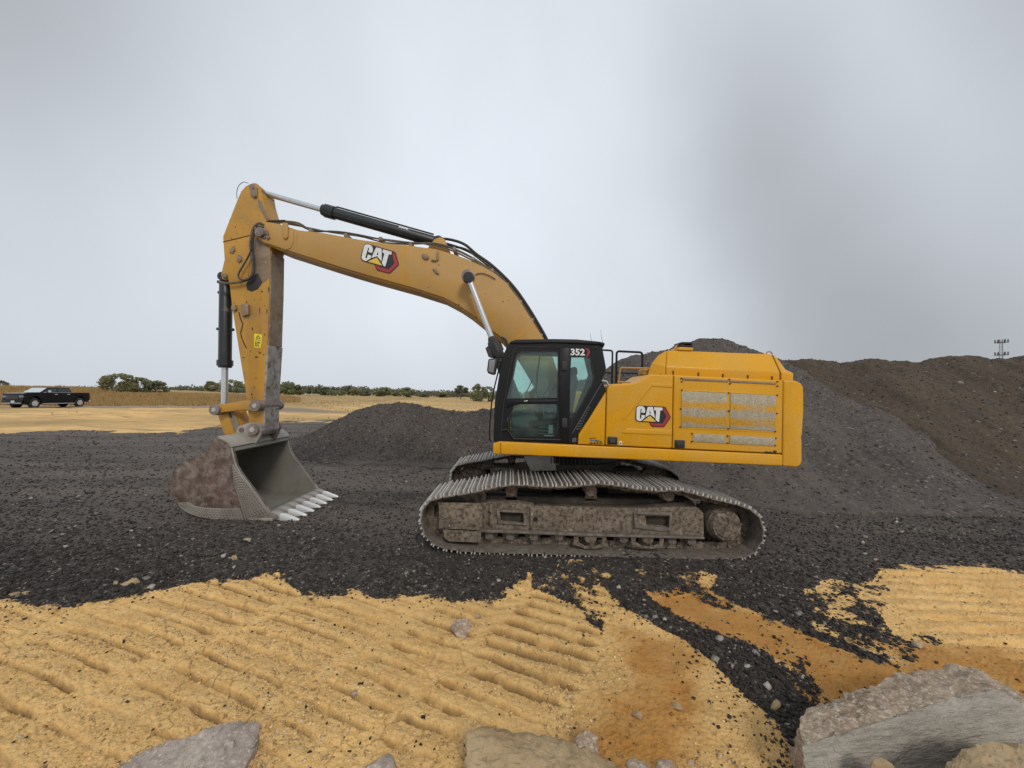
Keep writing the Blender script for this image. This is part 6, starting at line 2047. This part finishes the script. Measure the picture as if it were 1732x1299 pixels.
for s in (-1, 1):
    for w in ([(1.30, 1.31), (0.72, 1.78), (0.10, 1.81), (0.10, 1.31)], [(0.02, 1.31), (0.02, 1.81), (-0.92, 1.81), (-1.05, 1.74), (-1.15, 1.31)]):
        m = MB()
        m.quad(*on_side(w, s))
        tpart(m, 'side_window', 'truck_glass')
    m = MB()
    m.quad(*on_side([(1.30, 1.275), (1.30, 1.298), (-1.20, 1.298), (-1.20, 1.275)], s, 0.014))
    tpart(m, 'window_trim', 'truck_chrome')
    for x in (0.02, -1.08):
        d = tpart(MB().box((x, s * HW - 0.006, 0.60) if s > 0 else (x, -HW - 0.002, 0.60), (x + 0.012, s * HW + 0.002, 1.25) if s > 0 else (x + 0.012, -HW + 0.006, 1.25)), 'door_gap', 'label_black')
    for x in (0.12, -1.0):
        tpart(MB().box((x, min(s * HW, s * (HW + 0.05)), 1.12), (x + 0.24, max(s * HW, s * (HW + 0.05)), 1.17)), 'door_handle', 'truck_chrome', None, 0.01)
    mr = tpart(MB().box((0.86, min(s * (HW + 0.04), s * (HW + 0.28)), 1.28), (1.00, max(s * (HW + 0.04), s * (HW + 0.28)), 1.54)), 'wing_mirror', 'truck_chrome', None, 0.03)
    tpart(MB().box((0.92, min(s * (HW - 0.06), s * (HW + 0.08)), 1.29), (0.98, max(s * (HW - 0.06), s * (HW + 0.08)), 1.34)), 'mirror_stalk', 'label_black', mr)
    tpart(MB().box((-1.42, min(s * (HW - 0.02), s * (HW + 0.10)), 0.40), (1.42, max(s * (HW - 0.02), s * (HW + 0.10)), 0.46)), 'running_board', 'truck_chrome', None, 0.01)
    hl = tpart(MB().box((2.86, min(s * 0.62, s * (HW + 0.004)), 0.90), (2.985, max(s * 0.62, s * (HW + 0.004)), 1.08)), 'headlight', 'lamp_glass', None, 0.02)
    tpart(MB().box((2.84, min(s * 0.66, s * (HW - 0.03)), 0.93), (2.90, max(s * 0.66, s * (HW - 0.03)), 1.05)), 'lamp_reflector', 'truck_chrome', hl)
    tpart(MB().box((2.985, min(s * 0.56, s * 0.82), 0.58), (3.015, max(s * 0.56, s * 0.82), 0.66)), 'fog_lamp', 'truck_chrome', None, 0.01)
    tpart(MB().box((-2.985, min(s * 0.86, s * (HW + 0.004)), 0.88), (-2.88, max(s * 0.86, s * (HW + 0.004)), 1.22)), 'tail_light', 'lamp_red', None, 0.02)
    for x in (2.0, -2.0):
        wh = bpy.data.objects.new('wheel', None)
        COL.objects.link(wh)
        wh.parent = TR
        y0 = s * (HW - 0.27)
        tpart(MB().steps((x, y0, 0.45), (x, y0 + s, 0.45), [(0, 0.22), (0, 0.40), (0.03, 0.445), (0.06, 0.45), (0.22, 0.45), (0.25, 0.445), (0.275, 0.40), (0.275, 0.27), (0.25, 0.26), (0.25, 0.05)], 30), 'tyre', 'tyre_black', wh)
        m = MB()
        m.steps((x, y0 + s * 0.235, 0.45), (x, y0 + s * 0.27, 0.45), [(0, 0.26), (0.02, 0.265), (0.04, 0.265), (0.042, 0.235), (0.03, 0.23), (0.03, 0.05)], 30)
        for k in range(6):
            a = 2 * math.pi * k / 6 + 0.3
            ca, sa = math.cos(a), math.sin(a)
            m.box((0, 0, 0), (0, 0, 0)) if False else None
            yy0, yy1 = sorted((y0 + s * 0.255, y0 + s * 0.285))
            m.ngon_prism([(x + 0.05 * ca - 0.045 * sa, 0.45 + 0.05 * sa + 0.045 * ca), (x + 0.24 * ca - 0.06 * sa, 0.45 + 0.24 * sa + 0.06 * ca), (x + 0.24 * ca + 0.06 * sa, 0.45 + 0.24 * sa - 0.06 * ca), (x + 0.05 * ca + 0.045 * sa, 0.45 + 0.05 * sa - 0.045 * ca)], yy0, yy1)
        m.steps((x, y0 + s * 0.25, 0.45), (x, y0 + s * 0.3, 0.45), [(0, 0.08), (0.045, 0.075), (0.05, 0.05)], 16)
        tpart(m, 'rim', 'truck_chrome', wh)
        tpart(MB().ngon_prism([(x + 0.47 * math.cos(a), 0.50 + 0.50 * math.sin(a)) for a in np.linspace(0, math.pi, 12)], min(s * (HW - 0.42), s * (HW - 0.28)), max(s * (HW - 0.42), s * (HW - 0.28))), 'wheel_well', 'label_black')
m = MB()
m.quad((1.475, -0.86, 1.31), (1.475, 0.86, 1.31), (0.83, 0.76, 1.85), (0.83, -0.76, 1.85))
for i in range(len(m.v)):
    x, y, z = m.v[i]
    m.v[i] = (x + 0.01, y, z + 0.012)
tpart(m, 'windscreen', 'truck_windscreen')
m = MB()
m.quad((-1.26, -0.84, 1.34), (-1.16, -0.76, 1.82), (-1.16, 0.76, 1.82), (-1.26, 0.84, 1.34))
for i in range(len(m.v)):
    x, y, z = m.v[i]
    m.v[i] = (x - 0.012, y, z)
tpart(m, 'rear_window', 'truck_glass')
gr = tpart(MB().box((2.94, -0.60, 0.78), (2.99, 0.60, 1.10)), 'grille', 'label_black', None, 0.01)
for k in range(3):
    z = 0.84 + 0.09 * k
    tpart(MB().box((2.985, -0.60, z), (3.0, 0.60, z + 0.022)), 'grille_bar', 'interior_grey', gr)
tpart(MB().box((2.86, -HW, 0.50), (3.06, HW, 0.74)), 'front_bumper', 'truck_black', None, 0.03)
tpart(MB().box((3.055, -0.95, 0.50), (3.075, 0.95, 0.55)), 'bumper_trim', 'truck_chrome', None, 0.005)
tpart(MB().box((3.062, -0.02, 0.57), (3.08, 0.32, 0.72)), 'licence_plate', 'plate_pale_green', None, 0.004)
tpart(MB().box((-3.08, -0.95, 0.52), (-2.94, 0.95, 0.70)), 'rear_bumper', 'truck_chrome', None, 0.02)
m = MB()
m.box((-2.86, -0.82, 1.265), (-1.36, 0.82, 1.285))
tpart(m, 'bed_cover', 'tyre_black', None, 0.01)
tpart(MB().box((-2.6, -0.7, 0.36), (2.5, 0.7, 0.56)), 'chassis', 'label_black')
for x in (-2.0, 2.0):
    tpart(MB().steps((x, -0.75, 0.42), (x, 0.75, 0.42), [(0, 0.07), (1.5, 0.07)], 10), 'axle', 'label_black')
tz = min(gz1(TRUCK_X + dx, TRUCK_Y + dy) for dx in (-0.85, 0.85) for dy in (-2, 2))
TR.location = (TRUCK_X, TRUCK_Y, tz + 0.005)
TR.rotation_euler = (0, 0, R(-90))


# ------------------------------------------------------------------ trees
def leaf_cloud(name, centres, radii, n, leaf, mat, parent, seed, loc):
    rng = np.random.default_rng(seed)
    c = np.array(centres)
    r = np.array(radii)
    w = (r[:, 0] * r[:, 2])
    k = rng.choice(len(c), n, p=w / w.sum())
    d = rng.normal(size=(n, 3))
    d /= np.linalg.norm(d, axis=1)[:, None]
    p = c[k] + d * r[k] * (rng.uniform(0.35, 1.08, (n, 1)) ** 0.7)
    a = rng.normal(size=(n, 3))
    a /= np.linalg.norm(a, axis=1)[:, None]
    b = np.cross(a, rng.normal(size=(n, 3)))
    b /= np.linalg.norm(b, axis=1)[:, None]
    s = leaf * rng.uniform(0.5, 1.25, (n, 1))
    v = np.stack([p - a * s, p + b * s * 0.55, p + a * s, p - b * s * 0.55], 1).reshape(-1, 3) - np.array(loc)
    f = np.arange(n * 4).reshape(-1, 4)
    me = bpy.data.meshes.new(name)
    me.vertices.add(len(v))
    me.vertices.foreach_set('co', v.astype(np.float32).ravel())
    me.loops.add(f.size)
    me.loops.foreach_set('vertex_index', f.ravel().astype(np.int32))
    me.polygons.add(n)
    me.polygons.foreach_set('loop_start', np.arange(0, f.size, 4, dtype=np.int32))
    me.update(calc_edges=True)
    me.materials.append(MATS[mat])
    o = bpy.data.objects.new(name, me)
    COL.objects.link(o)
    if parent is not None:
        o.parent = parent
    return o


def tree(px, top, base, Y, w_px, mat, label, n=700, shape='round', seed=0, group='trees along the far field', name='field_tree', leaf=None):
    s = Y / FOC
    x = (px - CX) * s
    zt = CAM_H - (top - HY) * s
    zb = float(land(np.array([x]), np.array([Y]))[0])
    Ht = max(zt - zb, 1.2)
    W = w_px * s
    rng = random.Random(seed)
    root = empty(name, (x, Y, zb - 0.05), label, 'tree', group)
    cs, rs, limbs = [], [], []
    nc = 22 if shape != 'poplar' else 8
    for k in range(nc):
        if shape == 'poplar':
            t = (k + 0.5) / nc
            hz = zb + Ht * (0.12 + 0.86 * t)
            rad = 0.34 * W * (1.15 - 0.8 * abs(t - 0.35))
            c = Vector((x + rng.uniform(-0.1, 0.1) * W, Y + rng.uniform(-0.1, 0.1) * W, hz))
            r = (rad, rad, Ht * 0.10)
        else:
            a = 2 * math.pi * (k / nc) + rng.uniform(-0.4, 0.4)
            t = rng.uniform(0.06 if shape == 'bush' else 0.30, 0.90)
            ext = 0.42 * W * math.sqrt(max(0.08, 1 - ((t - 0.5) / 0.52) ** 2)) * rng.uniform(0.4, 1.0)
            c = Vector((x + ext * math.cos(a), Y + ext * math.sin(a), zb + Ht * t))
            q = rng.uniform(0.085, 0.16) * W
            r = (q, q, min(q * 0.85, Ht * 0.15))
        cs.append(c)
        rs.append(r)
        limbs.append(c)
    top_c = Vector((x + rng.uniform(-0.1, 0.1) * W, Y, zb + Ht * 0.90))
    cs.append(top_c)
    rs.append((0.16 * W, 0.16 * W, Ht * 0.10))
    m = MB()
    tr_h = zb + Ht * 0.55
    m.rod([(x, Y, zb - 0.1), (x + 0.02 * W, Y, zb + Ht * 0.25), (x, Y, tr_h)], [0.035 * Ht, 0.026 * Ht, 0.012 * Ht], 7)
    for c in limbs[::2]:
        p = Vector((x, Y, zb + Ht * rng.uniform(0.15, 0.45)))
        m.rod([p, p.lerp(c, 0.6) + Vector((0, 0, 0.03 * Ht)), c], [0.014 * Ht, 0.009 * Ht, 0.004 * Ht], 5)
    m.build('trunk', 'bark', root)
    leaf_cloud('crown', cs, rs, int(n * 1.5), leaf or max(0.12, 0.0027 * Y), mat, root, seed, root.location)
    return root


tree(200, 632, 668, 64, 52, 'leaf_olive', 'leftmost olive bush on the grassy bank behind the truck', 1700, 'bush', 1, 'bushes on the grassy bank', 'bank_bush')
tree(234, 638, 668, 65, 46, 'leaf_olive', 'middle olive bush on the grassy bank right of the truck', 1500, 'bush', 2, 'bushes on the grassy bank', 'bank_bush')
tree(262, 645, 669, 66, 42, 'leaf_dark', 'rightmost darker bush on the grassy bank, thinning out', 1300, 'bush', 3, 'bushes on the grassy bank', 'bank_bush')
tree(0, 644, 662, 75, 22, 'leaf_dark', 'dark tree cut by the left picture edge behind the truck', 700, 'round', 4, 'trees along the far field')
tree(356, 645, 675, 100, 26, 'leaf_olive', 'thin olive tree just left of the bucket cylinder rod', 700, 'bush', 5)
tree(390, 642, 676, 100, 48, 'leaf_green', 'full green tree seen between the cylinder rod and the arm', 1100, 'bush', 6)
tree(486, 646, 678, 122, 40, 'leaf_green', 'broad green tree right beside the arm', 1200, 'bush', 7)
tree(503, 651, 678, 126, 22, 'leaf_dark', 'rounded darker tree touching the broad green tree', 700, 'bush', 8)
tree(523, 655, 678, 160, 9, 'leaf_dark', 'narrow dark spire tree above the pale sheds', 350, 'poplar', 9)
tree(549, 654, 678, 140, 20, 'leaf_dark', 'dark twin-topped tree right of the pale sheds', 700, 'bush', 10)
tree(564, 661, 679, 132, 20, 'leaf_green', 'small light green tree at the field edge right of the green shed', 600, 'bush', 11)
tree(578, 662, 679, 140, 16, 'leaf_green', 'small round green tree left of the dark narrow poplar', 500, 'bush', 12)
tree(590, 653, 679, 150, 7, 'leaf_dark', 'dark narrow poplar standing above the tree line', 350, 'poplar', 13)
tree(601, 656, 680, 150, 24, 'leaf_olive', 'olive tree touching the right of the dark poplar', 700, 'bush', 14)
tree(618, 661, 680, 145, 20, 'leaf_dark', 'low dark tree left above the dark heap crest', 600, 'bush', 15)
tree(648, 655, 680, 140, 36, 'leaf_green', 'wide green tree above the left shoulder of the dark heap', 1000, 'bush', 16)
tree(688, 656, 680, 140, 30, 'leaf_green', 'green tree standing above the crest of the dark heap', 900, 'bush', 17)
tree(670, 663, 680, 150, 20, 'leaf_olive', 'olive tree between the two green trees over the heap', 500, 'bush', 18)
tree(717, 665, 680, 160, 24, 'leaf_dark', 'low dark tree right of the heap crest', 500, 'bush', 19)
tree(779, 652, 679, 135, 26, 'leaf_dark', 'airy dark tree left of the pair near the cab', 800, 'round', 20)
tree(809, 649, 679, 125, 28, 'leaf_green', 'tall green tree nearest the cab mirror', 950, 'bush', 21)
tree(826, 653, 679, 128, 26, 'leaf_green', 'green tree half hidden by the cab front', 800, 'bush', 22)
tree(750, 664, 679, 165, 26, 'leaf_olive', 'low olive tree in the gap left of the airy dark tree', 500, 'bush', 23)
for i, (px, top, w) in enumerate(((292, 655, 16), (303, 657, 14), (318, 654, 18), (332, 655, 14))):
    tree(px, top, 668, 210, w, 'leaf_dark', ('first', 'second', 'third', 'fourth')[i] + ' small dark far tree, counting right from the bank bushes', 350, 'bush', 40 + i, 'far dark trees', 'far_tree')

# the far belt of scrub closing the field
rng = np.random.default_rng(77)
cs, rs = [], []
for k in range(620):
    Y = rng.uniform(165, 215)
    x = rng.uniform(-1.45, 1.5) * Y
    h = 1.8 + 2.4 * vnoise(np.array([x * 0.05]), np.array([3.3]), 9)[0] + rng.uniform(0, 1.1)
    zb = float(land(np.array([x]), np.array([Y]))[0])
    cs.append((x, Y, zb + h * 0.5))
    rs.append((rng.uniform(2.0, 4.2), 2.0, h * 0.55))
tag(leaf_cloud('tree_belt', cs, rs, 42000, 0.62, 'leaf_far', None, 5, (0, 0, 0)), 'far belt of scrub and trees along the horizon', 'tree belt', kind='stuff')

# dry grass on the bank, at the road side and over the field
def grass(name, n, ylo, yhi, xlo, xhi, h, seed, label, keep=None):
    rng = np.random.default_rng(seed)
    y = rng.uniform(ylo, yhi, n)
    x = y * rng.uniform(xlo, xhi, n)
    if keep is not None:
        k = keep(x, y, rng.uniform(0, 1, n))
        x, y = x[k], y[k]
    n = len(x)
    z = ground_z(x, y)
    a = rng.uniform(0, 6.28, n)
    hh = h * rng.uniform(0.4, 1.2, n)
    w = 0.05 + 0.04 * rng.uniform(0, 1, n)
    lx, ly = rng.normal(0, 0.25, n) * hh, rng.normal(0, 0.25, n) * hh
    v = np.stack([np.stack([x - w * np.cos(a), y - w * np.sin(a), z - 0.03], -1), np.stack([x + w * np.cos(a), y + w * np.sin(a), z - 0.03], -1), np.stack([x + lx, y + ly, z + hh], -1)], 1).reshape(-1, 3)
    f = np.arange(n * 3).reshape(-1, 3)
    me = bpy.data.meshes.new(name)
    me.vertices.add(len(v))
    me.vertices.foreach_set('co', v.astype(np.float32).ravel())
    me.loops.add(f.size)
    me.loops.foreach_set('vertex_index', f.ravel().astype(np.int32))
    me.polygons.add(n)
    me.polygons.foreach_set('loop_start', np.arange(0, f.size, 3, dtype=np.int32))
    me.update(calc_edges=True)
    me.materials.append(MATS['dry_grass'])
    o = bpy.data.objects.new(name, me)
    COL.objects.link(o)
    return tag(o, label, 'grass', kind='stuff')


grass('bank_grass', 52000, 45, 72, -1.7, -0.55, 0.42, 31, 'tall dry grass covering the bank behind the truck', lambda x, y, r: (x < -34) & (r < 0.95))
grass('field_grass', 16000, 30, 120, -1.2, 0.1, 0.22, 33, 'short dry grass tufts over the sandy field', lambda x, y, r: (fbm(x * 0.15, y * 0.3, 3, 401) > 0.12) & ((np.abs(y - 40.6) > 4) | (x > -18)))

# ------------------------------------------------------------------ far sheds and the mast
def shed(px0, px1, py0, py1, Y, wall, roof, label, name='field_shed', cat='shed'):
    a, b = PX(px0, py1, Y), PX(px1, py0, Y)
    zb = float(land(np.array([a.x]), np.array([Y]))[0]) - 0.05
    root = empty(name, ((a.x + b.x) / 2, Y, zb), label, cat, 'pale sheds at the field edge')
    eave = zb + (b.z - zb) * 0.68
    d = 3.0
    MB().box((a.x, Y, zb), (b.x, Y + d, eave)).build('wall', wall, root)
    my = Y + d / 2
    MB().ring_loft([[(a.x - 0.15, Y - 0.2, eave), (a.x - 0.15, Y + d + 0.2, eave), (a.x - 0.15, my, b.z)], [(b.x + 0.15, Y - 0.2, eave), (b.x + 0.15, Y + d + 0.2, eave), (b.x + 0.15, my, b.z)]]).build('roof', roof, root)
    w = (b.x - a.x)
    MB().box((a.x + 0.55 * w, Y - 0.03, zb), (a.x + 0.72 * w, Y + 0.02, zb + (eave - zb) * 0.85)).build('door', 'shed_dark', root)
    MB().box((a.x + 0.15 * w, Y - 0.03, zb + (eave - zb) * 0.4), (a.x + 0.38 * w, Y + 0.02, zb + (eave - zb) * 0.8)).build('window', 'shed_dark', root)
    return root


shed(497, 504, 672, 678, 118, 'shed_white', 'shed_white', 'leftmost tiny white shed below the broad green tree')
shed(506, 511, 673, 678.5, 118, 'shed_white', 'shed_dark', 'smallest white shed with dark roof, second from the arm')
shed(512, 521, 671.5, 678.5, 117, 'shed_white', 'shed_white', 'widest white shed, third from the arm')
shed(529, 536, 673, 678.5, 118, 'shed_white', 'shed_white', 'rightmost white shed standing apart at the field edge')
shed(541, 555, 673, 678, 119, 'shed_dark', 'shed_roof_green', 'low open shed with green roof right of the white sheds')

MAST_Y = 95.0
mp = PX(1694, 640, MAST_Y)
mtop = PX(1694, 574, MAST_Y)
MAST = empty('antenna_mast', (mp.x, MAST_Y, 0.0), 'grey lattice antenna mast rising behind the brown gravel heap', 'antenna mast')
for k in range(3):
    a = 2 * math.pi * k / 3
    MB().rod([(mp.x + 0.55 * math.cos(a), MAST_Y + 0.55 * math.sin(a), -0.3), (mp.x + 0.28 * math.cos(a), MAST_Y + 0.28 * math.sin(a), mtop.z)], 0.045, 6).build('mast_leg', 'mast_grey', MAST)
m = MB()
nz = 22
for i in range(nz):
    for k in range(3):
        a, b = 2 * math.pi * k / 3, 2 * math.pi * (k + 1) / 3
        z0_, z1_ = mtop.z * i / nz, mtop.z * (i + 1) / nz
        r0, r1 = 0.55 - 0.27 * i / nz, 0.55 - 0.27 * (i + 1) / nz
        m.rod([(mp.x + r0 * math.cos(a), MAST_Y + r0 * math.sin(a), z0_), (mp.x + r1 * math.cos(b), MAST_Y + r1 * math.sin(b), z1_)], 0.035, 4)
m.build('lattice', 'mast_grey', MAST)
for py, nm in ((577.5, 'top'), (598.5, 'low')):
    zc = PX(1694, py, MAST_Y).z
    m = MB()
    ring = [(mp.x + 0.95 * math.cos(a), MAST_Y + 0.95 * math.sin(a), zc - 0.25) for a in np.linspace(0, 2 * math.pi, 13)]
    m.rod(ring, 0.06, 5, cap=False)
    for a in np.linspace(0, 2 * math.pi, 7)[:-1]:
        m.rod([(mp.x, MAST_Y, zc - 0.25), (mp.x + 0.95 * math.cos(a), MAST_Y + 0.95 * math.sin(a), zc - 0.25)], 0.05, 5)
    pf = m.build('antenna_platform', 'antenna_dark', MAST)
    for k in range(6):
        a = 2 * math.pi * k / 6 + 0.2
        q = Vector((mp.x + 1.0 * math.cos(a), MAST_Y + 1.0 * math.sin(a), zc))
        MB().box((q.x - 0.12, q.y - 0.08, q.z - 0.40), (q.x + 0.12, q.y + 0.08, q.z + 0.45)).build('panel_antenna', 'antenna_dark', pf, bevel=0.03)
